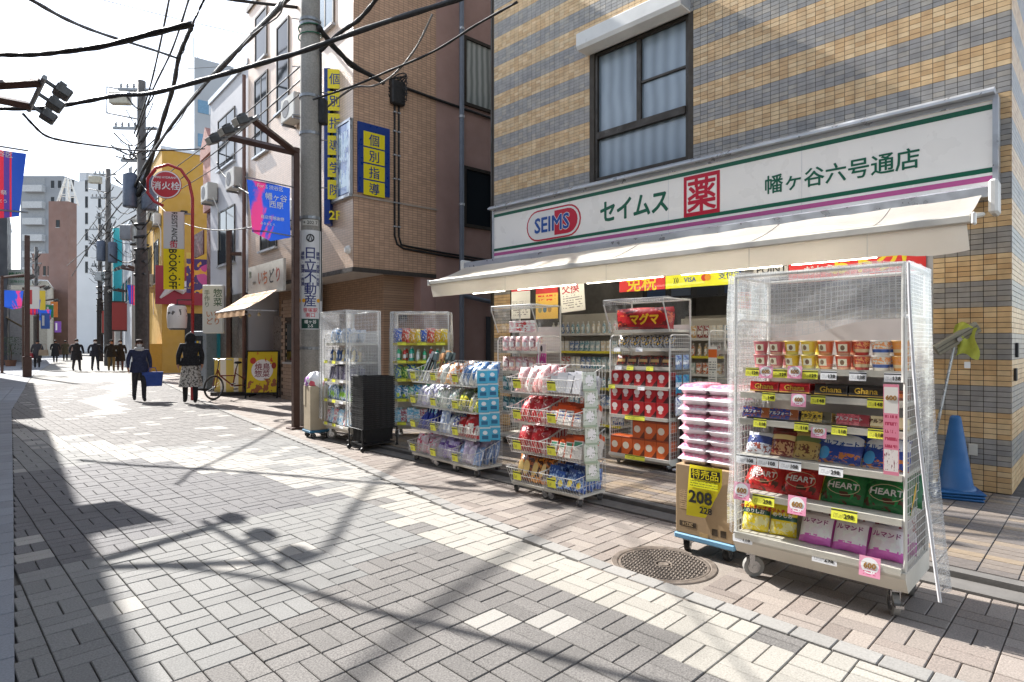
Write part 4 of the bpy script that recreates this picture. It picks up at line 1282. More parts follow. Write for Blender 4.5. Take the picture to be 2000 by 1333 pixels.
# front pair of stands
FW = [(street(4.14, 4.17), 'wire basket stand with red bags, left of the front pair', 'left front stand'),
      (street(4.14, 3.735), 'wire basket stand with grey cases on top, right of the front pair', 'right front stand'),
      (street(4.36, 6.14, 0, -3), 'wire basket stand with brushes, leftmost of the rear three', 'leftmost rear stand'),
      (street(4.33, 5.705, 0, -3), 'wire basket stand with kitchen tools, middle of the rear three', 'middle rear stand'),
      (street(4.30, 5.27, 0, -3), 'wire basket stand with white packets, rightmost of the rear three', 'rightmost rear stand')]
for M, lb, g in FW:
    wire_unit(lb, M)
blot = lambda c, s=6, th=.5: ('blot', s, th, 0, 1, c)
TIERS = [
    [('bag', ['#c2762a', '#8a4a24', '#c98a3a'], [blot('#3a241c'), ('oval', .4, .5, .3, .25, '#d9b070')], 'orange snack packet'), ('bag', ['#a01f26', '#8c1a20'], [blot('#c9a8a0', 7, .62)], 'dark red packet'), ('bag', ['#ab2129', '#941c22'], [blot('#d0b8b0', 7, .6)], 'bright red packet'), ('bag', ['#c9a7a5', '#cfc6c2', '#c3938f'], [blot('#b04a4c', 8, .58)], 'pale pink packet')],
    [('box', ['#22407c', '#2a4a8c'], [blot('#8fa9c9', 5, .55), ('oval', .6, .3, .3, .2, '#c9b43a')], 'blue packet'), ('box', ['#b9b5ae'], [('band', 'X', 0, .12, '#b5481f'), ('band', 'Z', .8, 1, '#b5481f'), ('rect', .2, .9, .55, .75, '#3f7a62'), ('blot', 8, .6, .1, .5, '#8f8b86')], 'green banded box'), ('box', ['#bcb6b0'], [('band', 'X', 0, .12, '#b8451c'), ('band', 'Z', .75, 1, '#b8451c'), ('lines', 6, 8, .2, .9, .3, .7, '#39447a')], 'white and orange box'), ('box', ['#77787c', '#8c8c90'], [('band', 'Z', .7, .76, '#9c9ca0')], 'grey plastic case')],
    [('bag', ['#b9566a', '#c9a5ae'], [blot('#c9c0c4', 7, .5)], 'pink bottle pack'), ('bottle', ['#1d2f86'], [('band', 'Z', .2, .5, '#3346a0'), ('band', 'Z', 2, 3, '#24306c')], 'navy bottle'), ('bag', ['#8f93b5', '#a9a3c0'], [blot('#cdccd6')], 'pale violet packet'), ('tool', ['#3a4a4c', '#1f2324', '#a98058'], [('band', 'Z', 0, .3, '#8a8d8c')], 'dish brush')],
    [('bag', ['#a79fc0', '#8f7fb0'], [('band', 'Z', .6, .75, '#5a3f86'), blot('#c9c4d2', 6, .6)], 'violet packet'), ('bag', ['#2b3f8a', '#8a98b8', '#aab2bc'], [blot('#c3c8d0', 5, .55)], 'blue and silver packet'), ('bag', ['#5f7f76', '#a9b3a9', '#2f6a86'], [blot('#cdd2cc', 5, .5)], 'green and white packet'), ('bag', ['#a9693a', '#9aa5a3', '#b98a56'], [blot('#c9c9c4', 5, .55)], 'amber packet')],
    [('bag', ['#7187ab', '#a296b0', '#aaa2b8'], [blot('#c3c8d2', 6, .6)], 'lilac packet'), ('bag', ['#98161c', '#a3232a'], [('rect', .2, .8, .15, .6, '#cfc9c4'), blot('#6a0f14', 8, .6)], 'red packet with a white label'), ('bag', ['#8a9a2c', '#46523a', '#b9b8b0'], [('oval', .45, .4, .35, .25, '#c9c03a'), blot('#2a3328', 7, .55)], 'yellow green packet'), ('bag', ['#b9bcbc', '#a8adb5', '#c9c6bc'], [('diag', 1, 1, 1.05, '#3f6a9a'), blot('#8a9298', 7, .6)], 'white packet')],
]
for (M, lb, g), tiers in zip(FW, TIERS):
    for k, (kind, cols, lays, nm) in enumerate(tiers):
        goods(M, .02, .40, tier_z[k], (kind, cols, lays), '%s, %s tier, %s,' % (nm, ORD[k], g), 'packet' if kind != 'bottle' else 'bottle', '%s tier %d goods' % (g, k + 1), h=.235 if kind != 'box' else .18, rows=3)
# packs hanging on the end of the stands
TEALP = printed('teal_pack', '#3f98b5', [('rect', .2, .8, .15, .4, '#1f5a7a'), ('oval', .5, .6, .22, .14, '#c9d6d8'), ('band', 'Z', .88, 1, '#b9c9cc')], .35, .2)
tp = box_mesh(.115, .155, .02, TEALP)
for j in range(2):
    for k in range(5):
        put('hanging_pack', tp, FW[4][0], .455 + .012 * k, .06 + j * .14, 1.02 - k * .155, 'teal pack, %s from the top of the %s hanging strip' % (ORD[k], ('front', 'rear')[j]), 'pack', 'teal packs hanging on the rear stands', rz=55, rx=-8)
GWP = printed('pale_green_pack', '#aeb5a9', [('oval', .5, .55, .3, .3, '#d0d2cc'), ('blot', 7, .6, 0, 1, '#6d7a64'), ('band', 'Z', 0, .12, '#8a9a84')], .5, .1)
gp = box_mesh(.13, .17, .015, GWP)
for k in range(6):
    put('hanging_pack', gp, FW[1][0], .45 + .004 * k, .10 + .02 * (k % 2), 1.03 - k * .16, 'pale green pack, %s from the top of the strip on the front stand' % ORD[k], 'pack', 'pale packs hanging on the front stand', rz=60, rx=-5)

# ---------------------------------------------------------------- vinyl covered racks by the pole
def full_cover(t, w, d, h):
    c = part('vinyl_cover', MB(), [VINYL2], t)
    fr = MB()
    for x in (.0, w):
        for y in (-.02, d):
            fr.cyl((x, y, .3), (x, y, h), .009, 6)
    for a, b in (((0, -.02), (w, -.02)), ((0, d), (w, d)), ((0, -.02), (0, d)), ((w, -.02), (w, d))):
        fr.cyl((*a, h), (*b, h), .009, 6)
    part('cover_frame', fr, [WIREW], c)
    part('top_sheet', MB().surf(lambda u, v: (u * w, -.03 + v * (d + .04), h + .012 + .02 * math.sin(u * 6) * math.sin(v * 5)), 10, 6, w, d), [VINYL2], c, smooth=True)
    part('front_sheet', MB().surf(lambda u, v: (u * w, -.035 + wob(u, v, 4), h + .01 - v * .28), 10, 4, w, .28), [VINYL2], c, smooth=True)
    for x, k in ((-.012, 1), (w + .012, 6)):
        part('side_sheet', MB().surf(lambda u, v, x=x, k=k: (x + wob(u, v, k) + (.05 * v * v if k > 3 else -.02 * v), -.03 + u * (d + .03), h + .01 - v * 1.62), 8, 16, d, 1.62), [VINYL], c, smooth=True)
    part('left_flap', MB().surf(lambda u, v: (-.01 + u * .12, -.045 - .02 * math.sin(u * 9), h - v * 1.6), 5, 10, .16, 1.6), [VINYL2], c, smooth=True)
FA = street(4.40, 8.52, 0, -6)
SHA = [(1.46, .06), (1.19, .04), (.92, .03), (.62, .01), (.27, .0)]
rA = rack('toiletry_rack', 'vinyl covered rack of blue toiletries beside the concrete pole', FA, .92, .5, 1.92, SHA[:-1], (.17, .265), 1.6, .07)
full_cover(rA, .92, .5, 1.92)
FB = T(5.03, 7.62, 0) @ Rz(-45)
rB = rack('detergent_rack', 'vinyl covered rack of colourful detergents behind the black baskets', FB, .86, .5, 1.92, SHA[:-1], (.17, .265), 1.6, .07, rail=flat('#d2c23a', .5))
full_cover(rB, .86, .5, 1.92)
ROWA = [('bag', ['#8aa0b8', '#b5bcc4', '#5f84ad'], [blot('#d0d4d8', 6, .52)], 'pale blue packet'), ('bottle', ['#26477f', '#c9b98a', '#3a5f96'], [('rect', .1, .9, .2, .5, '#c9ccd2'), ('band', 'Z', 2, 3, '#c9ccd0')], 'blue bottle'), ('box', ['#9a98a2', '#55506a'], [blot('#3a3550', 6, .55)], 'grey violet box'), ('bag', ['#2f62a0', '#6a9a3a', '#2b558f'], [blot('#b9c6d4', 5, .5), ('oval', .5, .4, .25, .2, '#7fae3a')], 'blue and green packet'), ('box', ['#b06a74', '#6f9fc0', '#7fadc9'], [('blot', 5, .5, 0, 1, '#c9d3da')], 'pink and blue tissue box')]
ROWB = [('bag', ['#3a56a0', '#b5483a', '#b98a2a', '#c9ae22'], [blot('#c9c3b4', 6, .56)], 'red and yellow packet'), ('bottle', ['#3fa87c', '#a8312c', '#2f9a8a', '#b9c4c0'], [('rect', .1, .9, .2, .5, '#cdd6d2'), ('band', 'Z', 2, 3, '#c9d2cf')], 'green bottle'), ('bag', ['#2a5f8a', '#3f7a3c', '#22508a'], [blot('#b9c66a', 6, .52)], 'blue and lime refill pack'), ('bag', ['#2f86b5', '#2b6a8f', '#4f9a78'], [blot('#c9d8dc', 6, .52), ('oval', .5, .3, .2, .15, '#b5c63a')], 'sky blue refill pack'), ('box', ['#5fa5bf', '#a85a64', '#58a0b8'], [blot('#c9d3d6', 6, .52)], 'sky blue box')]
for F, rows, nm, w in ((FA, ROWA, 'toiletry rack', .92), (FB, ROWB, 'detergent rack', .86)):
    for (z, y0), (kind, cols, lays, gn) in zip(SHA, rows):
        goods(F, .04, w - .04, z, (kind, cols, lays), '%s on the %s,' % (gn, nm), 'packet' if kind != 'bottle' else 'bottle', '%s row of the %s' % (gn, nm), rows=2, y=y0 + .07, h=.20, n=8, rx=-6)
for z, _ in SHA:
    for x in (.1, .4, .68):
        card(rB, YCARD, x, -.03, z - .03, .13, .05)
        if z < 1.4:
            card(rA, YCARD if x < .5 else WCARD, x, -.02, z - .03, .12, .045)
# ---------------------------------------------------------------- stack of black shopping baskets
BK = mat('#17181a', .5, var=.12, scale=10)
FBK = street(4.27, 7.45, 0, -4)
fr = thing('basket_trolley', 'black wheeled frame under the stack of shopping baskets', 'trolley', FBK)
part('rail', MB().tube([(-.02, -.02, .30), (.38, -.02, .30), (.38, .5, .30), (-.02, .5, .30), (-.02, -.02, .30)], .009, 6), [BK], fr)
for x, y in ((-.02, -.02), (.38, -.02), (-.02, .5), (.38, .5)):
    part('leg', MB().cyl((x, y, .07), (x, y, .3), .011, 6), [BK], fr)
    part('caster', MB().cyl((x - .012, y, .032), (x + .012, y, .032), .032, 12).box(x - .016, y - .01, .03, x + .016, y + .01, .075), [BLACKR], fr)
part('tray', MB().box(0, 0, .08, .36, .48, .1), [BK], fr)
bm = MB()
def ring(mb, z0, s0, z1, s1, th=.004):
    for sx, sy, ex, ey in ((-1, -1, 1, -1), (1, -1, 1, 1), (1, 1, -1, 1), (-1, 1, -1, -1)):
        b = len(mb.v)
        for z, s in ((z0, s0), (z1, s1)):
            mb.v += [(sx * .17 * s, sy * .23 * s, z), (ex * .17 * s, ey * .23 * s, z)]
        mb.face([b, b + 1, b + 3, b + 2])
ring(bm, 0, .80, .20, .97)
bm.box(-.136, -.184, 0, .136, .184, .006)
for a in (-1, 1):
    bm.box(-.178, a * .23 - .01, .195, .178, a * .23 + .01, .218)
    bm.box(a * .17 - .01, -.22, .195, a * .17 + .01, .22, .218)
    for i in range(8):
        bm.box(-.15 + i * .04, a * .215 - .008, .02, -.14 + i * .04, a * .215 + .008, .195)
bm = bm.mesh('shopping_basket', [BK])
for k in range(25):
    put('shopping_basket', bm, FBK, .18 + random.uniform(-.003, .003), .24 + random.uniform(-.003, .003), .102 + k * .0285, 'black shopping basket, %s from the bottom of the nested stack' % ORD[k], 'shopping basket', 'black shopping baskets nested in a stack')
put('basket_handle_bar', MB().tube([(-.15, 0, 0), (-.15, -.2, .012), (.15, -.2, .012), (.15, 0, 0)], .006, 6).mesh('handle', [BK]), FBK, .18, .22, 1.006, 'folded black handle lying on the topmost shopping basket', 'handle', None)

# ---------------------------------------------------------------- small carton with a plastic bag by the lamp post
FC = street(4.28, 8.96, 0, -6)
d2 = thing('dolly', 'dark blue dolly under the tall narrow carton by the brown lamp post', 'dolly', FC)
part('deck', MB().cbox(0, 0, .085, .34, .34, .12, .006), [mat('#2f6a8a', .5, var=.1)], d2)
for x, y in ((.05, .05), (.29, .05), (.05, .29), (.29, .29)):
    caster(d2, x, y, .085, .04, wm=BLACKR)
c2 = solid('carton', MB().cbox(.02, .02, .122, .30, .30, .80, .005), [mat('#b5a78f', .8, var=.08, scale=4, bump=.1)], 'tall narrow beige carton used as a bin by the lamp post', 'carton', FC)
part('flap', MB().box(.03, .012, .5, .10, .018, .8), [mat('#c2b59d', .8, var=.05)], c2)
pb = MB()
def blob(u, v):
    a = u * 2 * math.pi
    b = (v - .5) * math.pi
    r = .155 * (1 + .10 * math.sin(3 * a + 4 * v) + .06 * math.sin(7 * a + 2) + .05 * math.sin(11 * v * 3))
    return (.16 + r * math.cos(a) * math.cos(b), .16 + r * math.sin(a) * math.cos(b), .86 + .15 * math.sin(b) * (1 + .1 * math.sin(5 * a)))
pb.surf(blob, 22, 14)
solid('plastic_bag', pb, [printed('floral_bag', '#c9c8cc', [('oval', .42, .5, .25, .28, '#8a4a9a'), ('blot', 6, .5, .2, .9, '#cfcdd2'), ('oval', .75, .42, .12, .15, '#b5485a'), ('oval', .15, .35, .12, .12, '#9a7a62')], .3, .3, .4)], 'white plastic bag with purple flowers stuffed into the narrow carton', 'plastic bag', FC, smooth=True)

# ---------------------------------------------------------------- mop, cone and pole by the right-hand wall
BLUEC = mat('#18568a', .5, var=.08, scale=4)
FCN = T(6.78, 1.03, FLOOR) @ Rz(14)
for k in range(3):
    cn = thing('traffic_cone', ['lowest blue traffic cone of the nested three by the tiled wall', 'middle blue traffic cone of the nested three by the tiled wall', 'topmost blue traffic cone of the nested three by the tiled wall'][k], 'traffic cone', FCN @ T(0, 0, k * .026) @ Rz(k * 3), 'nested blue traffic cones')
    part('base', MB().cbox(-.19, -.19, 0, .19, .19, .022, .008), [BLUEC], cn)
    part('body', MB().lathe([(.155, .022), (.15, .05), (.135, .055), (.045, .66), (.04, .68), (.025, .69), (0, .69)], 28), [BLUEC], cn, smooth=True)
tb = MB().surf(lambda u, v: (.17 + .14 * u + .01 * math.sin(v * 9), -.14 + .1 * v + .02 * math.sin(u * 6), .10 + .012 * math.sin(u * 7 + v * 5) - .03 * u), 6, 5)
solid('blue_strap', tb, [BLUEC], 'crumpled blue strap lying off the base of the cones', 'strap', FCN, smooth=True)
mp = thing('mop', 'flat mop leaning head up against the tiled wall beside the cones', 'mop', T(6.83, 1.27, FLOOR))
part('handle', MB().cyl((-.10, .0, 0), (.2, -.2, 1.42), .013, 10), [mat('#b4b5b4', .3, .7, var=.05)], mp)
hm = T(.18, -.215, 1.45) @ Rz(-60) @ Ry(-34) @ Rx(12)
h_ = part('head', MB().cbox(-.21, -.02, -.055, .21, .02, .055, .008), [mat('#8f8a78', .7, var=.15, scale=12, bump=.2)], mp, hm)
part('ridge', MB().box(-.2, -.026, .015, .2, -.02, .022).box(-.2, -.026, -.022, .2, -.02, -.015), [mat('#6d6a5e', .7)], h_)
part('joint', MB().cyl((0, -.05, 0), (0, -.02, 0), .022, 10), [CHROME], h_)
cl = MB().surf(lambda u, v: (.20 + .025 * math.sin(u * 9 + v * 4), -.18 - .17 * u + .02 * math.sin(v * 6), 1.58 - .30 * v + .03 * math.sin(u * 5)), 10, 8)
solid('cloth', cl, [mat('#b9bf52', .9, var=.12, scale=9, bump=.4)], 'yellow green cleaning cloth draped over the mop head', 'cloth', T(6.83, 1.25, FLOOR), smooth=True)
tg_ = solid('paper_tag', MB().box(0, 0, 0, .05, .002, .06), [WHT], 'small white tag hanging below the cleaning cloth', 'tag', T(7.03, 1.0, 1.22) @ Rz(-60))
pp = thing('black_post', 'black metal post with brackets standing by the tiled wall', 'post', T(6.55, 1.42, FLOOR))
part('upright', MB().box(-.03, -.03, 0, .03, .03, 1.0), [BLACKR], pp)
part('bracket', MB().box(-.03, -.19, .62, .03, -.032, .72), [BLACKR], pp)
part('foot', MB().cbox(-.1, -.2, 0, .1, .1, .03, .006), [BLACKR], pp)
stk = solid('broom_handle', MB().cyl((0, 0, 0), (.28, .0, 1.16), .009, 8), [mat('#a9aaa8', .35, .5, var=.05)], 'thin metal broom handle leaning beside the mop', 'broom', T(6.76, 1.36, FLOOR), smooth=True)

# ---------------------------------------------------------------- shelving inside the shop
def gondola(label, M, w, h, rowsn, cols, grp):
    t = thing('shop_shelf', label, 'shelf', M, 'shelves inside the drugstore')
    part('back', MB().box(0, .42, 0, w, .45, h), [CREAM], t)
    for x in (0, w - .03):
        part('upright', MB().box(x, .40, 0, x + .03, .419, h), [CREAM], t)
    for k in range(rowsn):
        z = .15 + k * (h - .2) / rowsn
        s = part('shelf', MB().box(0, .0, z - .03, w, .419, z), [CREAM], t)
        part('price_rail', MB().box(0, -.014, z - .034, w, -.001, z + .004), [flat(('#cfc23a', '#c9c9c4')[k % 2])], s)
        n = int(w / (.105 if w < 2 else .30))
        for i in range(n):
            kind = ('bag', 'box', 'bottle')[(k + int(label[0] == 'w')) % 3]
            c = cols[(i // 2 + k) % len(cols)]
            key = ('in' + kind, c, 1)
            if key not in GM:
                m = printed('shelf_' + c.strip('#') + kind, c, [blot('#b9bdbd', 6, .52), ('rect', .2, .8, .3, .55, '#c9c9c6')], .35, .2)
                GM[key] = bag_mesh(.095, .19, .05, m, 1, 6, 5) if kind == 'bag' else box_mesh(.085, .16, .06, m) if kind == 'box' else bottle_mesh(m, WHT, .03, .19)
            put('shelf_pack', GM[key], M, (.06 + i * .105) if w < 2 else (.15 + i * .3), .10, z + .002, '%s small %s from the left in the %s row of the %s' % (ORD[i], kind, ORD[k], grp), 'pack', 'packs on the %s row %d' % (grp, k + 1))
    return t
PALT = ['#3f7a86', '#8aa3a8', '#b5a890', '#6a8f9a', '#a0463c', '#c9c3b5', '#43618f']
PAL2 = ['#b08a4a', '#7a2f2a', '#c3bcae', '#4a6f8a', '#96a39a', '#a85a2a']
gondola('tall shelf of toiletries just inside the left of the shop entrance', street(7.55, 6.75, FLOOR), 1.5, 1.9, 6, PALT, 'left inner shelf')
gondola('white shelf of packets in the middle of the shop', street(8.3, 4.9, FLOOR), 1.6, 1.8, 6, PAL2, 'middle inner shelf')
gondola('shelf of bottles inside the right of the shop entrance', street(7.75, 3.15, FLOOR), 1.75, 1.75, 6, PALT, 'right inner shelf')
gondola('wide sparse shelf along the back of the shop', street(11.5, 6.6, FLOOR), 4.6, 2.0, 6, PAL2 + PALT, 'back inner shelf')
# dark row of posters above the shelves deeper in
mb = thing('ceiling_display', 'dark blue display band under the shop ceiling', 'display', street(9.6, 6.2, 2.25))
part('band', MB().box(0, 0, 0, 4.6, .05, .3), [mat('#1e2430', .4, var=.1)], mb)
for i in range(9):
    part('poster', MB().box(.1 + i * .5, -.004, .05, .48 + i * .5, -.001, .25), [flat(('#2f4a78', '#5f6f8a', '#27303f')[i % 3])], mb)
# half empty cream rack with a price list between entrance and snack rack
F9 = street(6.35, 3.25, FLOOR)
r9 = rack('spare_rack', 'half empty cream mesh rack just outside the entrance', F9, .75, .45, 1.62, [(1.32, .05), (1.0, .05), (.66, .05), (.34, .0)], (.06, .13), 1.55, .03)
put('price_list', box_mesh(.10, .62, .006, printed('price_list', '#cfc9b8', [('band', 'Z', .8, .95, '#c9601f'), ('lines', 22, 9, .1, .9, .1, .75, '#7a7568'), ('band', 'Z', 0, .08, '#d0bd2a')], .6, 0)), F9, .08, -.03, .75, 'long narrow price list hanging on the half empty rack', 'price list', None)
BT = bottle_mesh(flat('#cfd0d2', .3), flat('#b03038'), .05, .26)
put('bottle', BT, F4, .84, .14, .62, 'white bottle with a red cap on the side of the warmer rack', 'bottle', None)
for i in range(5):
    put('small_bag', bag_mesh(.14, .16, .06, printed('aqua_%d' % i, '#6fa5b0', [blot('#c3cfd2', 5, .5)], .3, .3, .3), i), F9, .1 + .13 * (i % 3), .14 + .12 * (i // 3), .135, '%s aqua and white bag at the bottom of the half empty rack' % ORD[i], 'bag', 'aqua bags on the half empty rack', rx=-15)
# ================================================================ the other buildings
def brickmat(name, h, grout, bw, bh, axis, var=.12, rough=.6):
    """small facing tiles seen from afar: too small to pick apart"""
    t = NT(name)
    o = t.sep('Object')
    cx = t.n.new('ShaderNodeCombineXYZ')
    t.l.new(o[axis], cx.inputs[0])
    t.l.new(o[2], cx.inputs[1])
    b = t.n.new('ShaderNodeTexBrick')
    t.l.new(cx.outputs[0], b.inputs['Vector'])
    c = lin(h)
    b.inputs['Color1'].default_value = tuple(x * (1 - var) for x in c[:3]) + (1,)
    b.inputs['Color2'].default_value = tuple(min(1, x * (1 + var)) for x in c[:3]) + (1,)
    b.inputs['Mortar'].default_value = lin(grout)
    b.inputs['Scale'].default_value = 1
    b.inputs['Brick Width'].default_value = bw
    b.inputs['Row Height'].default_value = bh
    b.inputs['Mortar Size'].default_value = bh * .07
    b.offset = 0
    st = t.ramp(t.noise(.7, 5), .45, .75)
    t.set(t.b.inputs['Base Color'], t.mix(t.math('MULTIPLY', st, .3), b.outputs[0], tuple(x * .55 for x in c[:3]) + (1,)))
    t.b.inputs['Roughness'].default_value = rough
    t.bump(t.math('SUBTRACT', 1, b.outputs[1]), .5, .006)
    return t.m
def frame(x, y, ang, z=0):
    """building frame: local x runs along the facade to the viewer's right (towards the camera end), y into the block"""
    return T(x, y, z) @ Rz(-90 + ang)
def window(parent, x0, z0, x1, z1, glass, fm=None, y=0.0, split=1, depth=.06, trans=None):
    w = part('window', MB(), [BRONZE], parent)
    fm = fm or BRONZE
    f = .045
    mb = MB().box(x0, y - .03, z0, x0 + f, y + depth, z1).box(x1 - f, y - .03, z0, x1, y + depth, z1).box(x0 + f, y - .03, z1 - f, x1 - f, y + depth, z1).box(x0 + f, y - .03, z0, x1 - f, y + depth, z0 + f)
    for k in range(1, split):
        xm = x0 + (x1 - x0) * k / split
        mb.box(xm - .025, y - .02, z0 + f, xm + .025, y + depth, z1 - f)
    part('frame', mb, [fm], w)
    for k in range(split):
        a, b = x0 + (x1 - x0) * k / split + .026, x0 + (x1 - x0) * (k + 1) / split - .026
        part('pane', MB().box(a, y - .012, z0 + f, b, y - .004, z1 - f), [glass], w)
    part('sill', MB().box(x0 - .04, y - .09, z0 - .05, x1 + .04, y - .001, z0 - .001), [ALU], w)
    return w
# ---- brown tiled corner building beside the alley
BRB = brickmat('brown_facing_tile_side', '#967a68', '#4a3a31', .115, .052, 0)
BRF = brickmat('brown_facing_tile_front', '#d2b8a2', '#a58d7a', .115, .052, 0, .06, .32)  # same tile as the alley face, paler: sunlit brightness put into the colour
PKW = mat('#a88880', .8, var=.06, scale=2, bump=.2, bscale=30)
FBR = frame(6.59, 17.08, -3.5)
br = thing('tiled_corner_building', 'brown tiled corner building with an overhanging upper floor beside the alley', 'building', FBR)
BL, BH = 6.35, 10.7
part('upper_wall', MB().box(0, 0, 2.98, BL - .004, 7, BH), [BRF], br)
part('side_cladding', MB().box(BL - .004, .0, 2.98, BL + .01, 1.98, BH), [brickmat('brown_facing_tile_alley', '#c09c80', '#6a5345', .115, .052, 1)], br)
part('rear_block', MB().box(BL - 1.2, 1.98, 2.6, BL + .0, 8, BH + .3).box(1.0, 1.6, -.05, BL - .02, 8, 2.98), [PKW], br)
part('ground_floor_wall', MB().box(.0, .85, -.05, BL - .3, 1.6, 2.98), [brickmat('brown_tile_ground', '#a5856b', '#57463a', .115, .052, 0)], br)
part('soffit', MB().box(0, 0, 2.93, BL, 1.98, 2.979), [mat('#b5aca4', .7)], br)
part('drip_edge', MB().box(BL - .02, -.01, 2.90, BL + .02, 1.98, 2.99).box(0, -.02, 2.90, BL, .0, 2.99), [mat('#3a332e', .6)], br)
part('string_course', MB().box(BL + .002, -.02, 4.40, BL + .035, 2.0, 4.44), [mat('#a39486', .6)], br)
part('parapet', MB().box(-.05, -.05, BH, BL + .05, 7.05, BH + .14), [mat('#5a5049', .6)], br)
# windows on the street face
for x0, x1, z0, z1, g, s in ((.55, 1.55, 6.5, 8.6, DGLASS, 2), (2.2, 3.0, 7.2, 9.4, DGLASS, 1), (4.6, 5.5, 8.2, 10.4, GLASS, 2), (1.0, 2.2, 3.9, 5.0, DGLASS, 2), (.6, 1.5, 9.0, 10.3, DGLASS, 1)):
    window(br, x0, z0, x1, z1, g, split=s)
# corner bay with tutoring-school signs
BLUEP = mat('#12357d', .4, var=.06)
YTX = flat('#e2cf1c', .4)
bay = part('corner_window', MB().box(BL - 1.15, -.05, 4.46, BL - .02, -.004, 5.92), [BLUEP], br)
part('mullion', MB().box(BL - .60, -.07, 4.46, BL - .56, -.051, 5.92).box(BL - .06, -.07, 4.42, BL + .0, -.01, 5.95).box(BL - 1.2, -.07, 5.92, BL, -.0, 5.97).box(BL - 1.2, -.09, 4.40, BL, -.0, 4.46), [ALU], bay)
for a, b_ in ((BL - 1.12, BL - .62), (BL - .54, BL - .08)):
    part('pane', MB().box(a, -.056, 4.5, b_, -.052, 5.9), [printed('school_window_%d' % int(a * 10), '#3a5f96', [('blot', 4, .45, .1, .9, '#8fa9b8'), ('band', 'X', .1, .6, '#b5b83a') if a < BL - 1 else ('band', 'X', .8, 1, '#9ab0c0'), ('blot', 6, .55, .3, .9, '#2f4f86')], .15, .3)], bay)
sg = part('side_sign', MB().box(BL + .012, .08, 4.50, BL + .05, .80, 5.92), [BLUEP], br)
for k, ch in enumerate('個別指導'):
    z = 5.60 - k * .33
    part('tile', MB().cbox(BL + .051, .20, z - .145, BL + .055, .68, z + .155, .0018), [YTX], sg)
    letters(ch, .25, BLUEP, sg, T(BL + .058, .44, z) @ Rz(90), bold=.008)
# vertical blue and yellow sign by the corner
vsg = thing('projecting_sign', 'tall blue and yellow projecting sign behind the concrete pole', 'sign', frame(6.03, 11.62, 0))
part('panel', MB().box(0, -.0, 3.95, .12, .34, 7.2), [BLUEP], vsg, Rz(45))
for k, ch in enumerate('個別指導学院'):
    z = 6.95 - k * .46
    p_ = part('tile', MB().cbox(-.0, -.004, z - .2, .30, -.001, z + .2, .001), [YTX], vsg, T(.12, .02, 0) @ Rz(90 - 45 + 8))
    letters(ch, .25, BLUEP, p_, T(.15, -.006, z), bold=.008)
letters('2F', .26, YTX, vsg, T(.12, .02, 0) @ Rz(53) @ T(.15, -.008, 4.12), bold=.02)
part('bracket', MB().box(.0, .3, 6.8, .04, .7, 6.84).box(.0, .3, 4.3, .04, .7, 4.34), [ALU], vsg)
# cable conduits and meter box on the alley face
CBL = mat('#1c1a19', .6, var=.1)
for x in (.92, 1.02):
    cd = part('conduit', MB().tube([(BL + .04, x, 6.55), (BL + .04, x, 3.72), (BL + .04, x + .06, 3.55), (BL + .04, x + .22, 3.47 + (x - .92) * .6), (BL + .04, 2.2, 3.42 + (x - .92) * .6), (BL + .04, 4.5, 3.35 + (x - .92) * .6)], .022, 8), [CBL], br)
    for z in (3.9, 4.4, 4.9, 5.4, 5.9, 6.3):
        part('clip', MB().box(BL + .011, x - .032, z, BL + .068, x + .032, z + .025), [ALU], cd)
jb = part('junction_bundle', MB().cbox(BL + .02, .80, 6.45, BL + .16, 1.12, 6.95, .03), [CBL], br)
for k in range(9):
    a = k * .7
    part('loop', MB().tube([(BL + .09 + .1 * math.cos(a + i * .6), .96 + .17 * math.cos(i * .55 + a), 6.7 + .2 * math.sin(i * .55) + .03 * k) for i in range(10)], .014, 5), [CBL], jb)
part('conduit', MB().tube([(BL + .05, .9, 6.9), (BL + .05, 1.9, 6.86), (BL + .05, 5, 6.8)], .03, 6), [CBL], br)
# rear block windows and downpipe
dp = part('downpipe', MB().cyl((BL + .10, 2.62, .1), (BL + .10, 2.62, BH + .2), .055, 12), [mat('#6f7682', .45, var=.06)], br)
for z in (2.6, 4.6, 6.6, 8.6):
    part('collar', MB().cyl((BL + .10, 2.62, z), (BL + .10, 2.62, z + .05), .065, 12), [ALU], dp)
part('drain_run', MB().tube([(BL + .12, 2.65, 2.55), (BL + .12, 3.4, 2.45), (BL + .12, 4.6, 2.42)], .05, 10), [mat('#6f7682', .45, var=.06)], br)
for z0, z1, g in ((6.95, 8.55, CURT), (4.15, 5.55, DGLASS)):
    w_ = part('alley_window', MB().box(BL + .005, 2.72, z0, BL + .06, 4.6, z0 + .07).box(BL + .005, 2.72, z1 - .07, BL + .06, 4.6, z1).box(BL + .005, 2.72, z0 + .07, BL + .06, 2.79, z1 - .07).box(BL + .005, 3.55, z0 + .07, BL + .06, 3.63, z1 - .07), [BRONZE], br)
    part('pane', MB().box(BL + .012, 2.79, z0 + .07, BL + .02, 3.55, z1 - .07), [g], w_)
    part('pane', MB().box(BL + .012, 3.63, z0 + .07, BL + .02, 4.6, z1 - .07), [g], w_)
part('alley_face', MB().box(BL - .0, 1.985, -.05, BL + .004, 9, BH + .3), [mat('#a5867c', .8, var=.06, scale=2)], br)
part('mailbox', MB().box(BL - .30, 1.05, 1.95, BL - .24, 1.40, 2.1), [BLACKR], br)
part('vent_hood', MB().lathe([(0, .09), (.06, .08), (.09, .03), (.09, 0)], 12), [WHITEP], br, T(BL - .18, -.0, 3.35) @ Rx(90))
part('alley_door', MB().box(BL + .006, 3.4, 0, BL + .03, 4.4, 2.1), [mat('#2f3138', .5)], br)
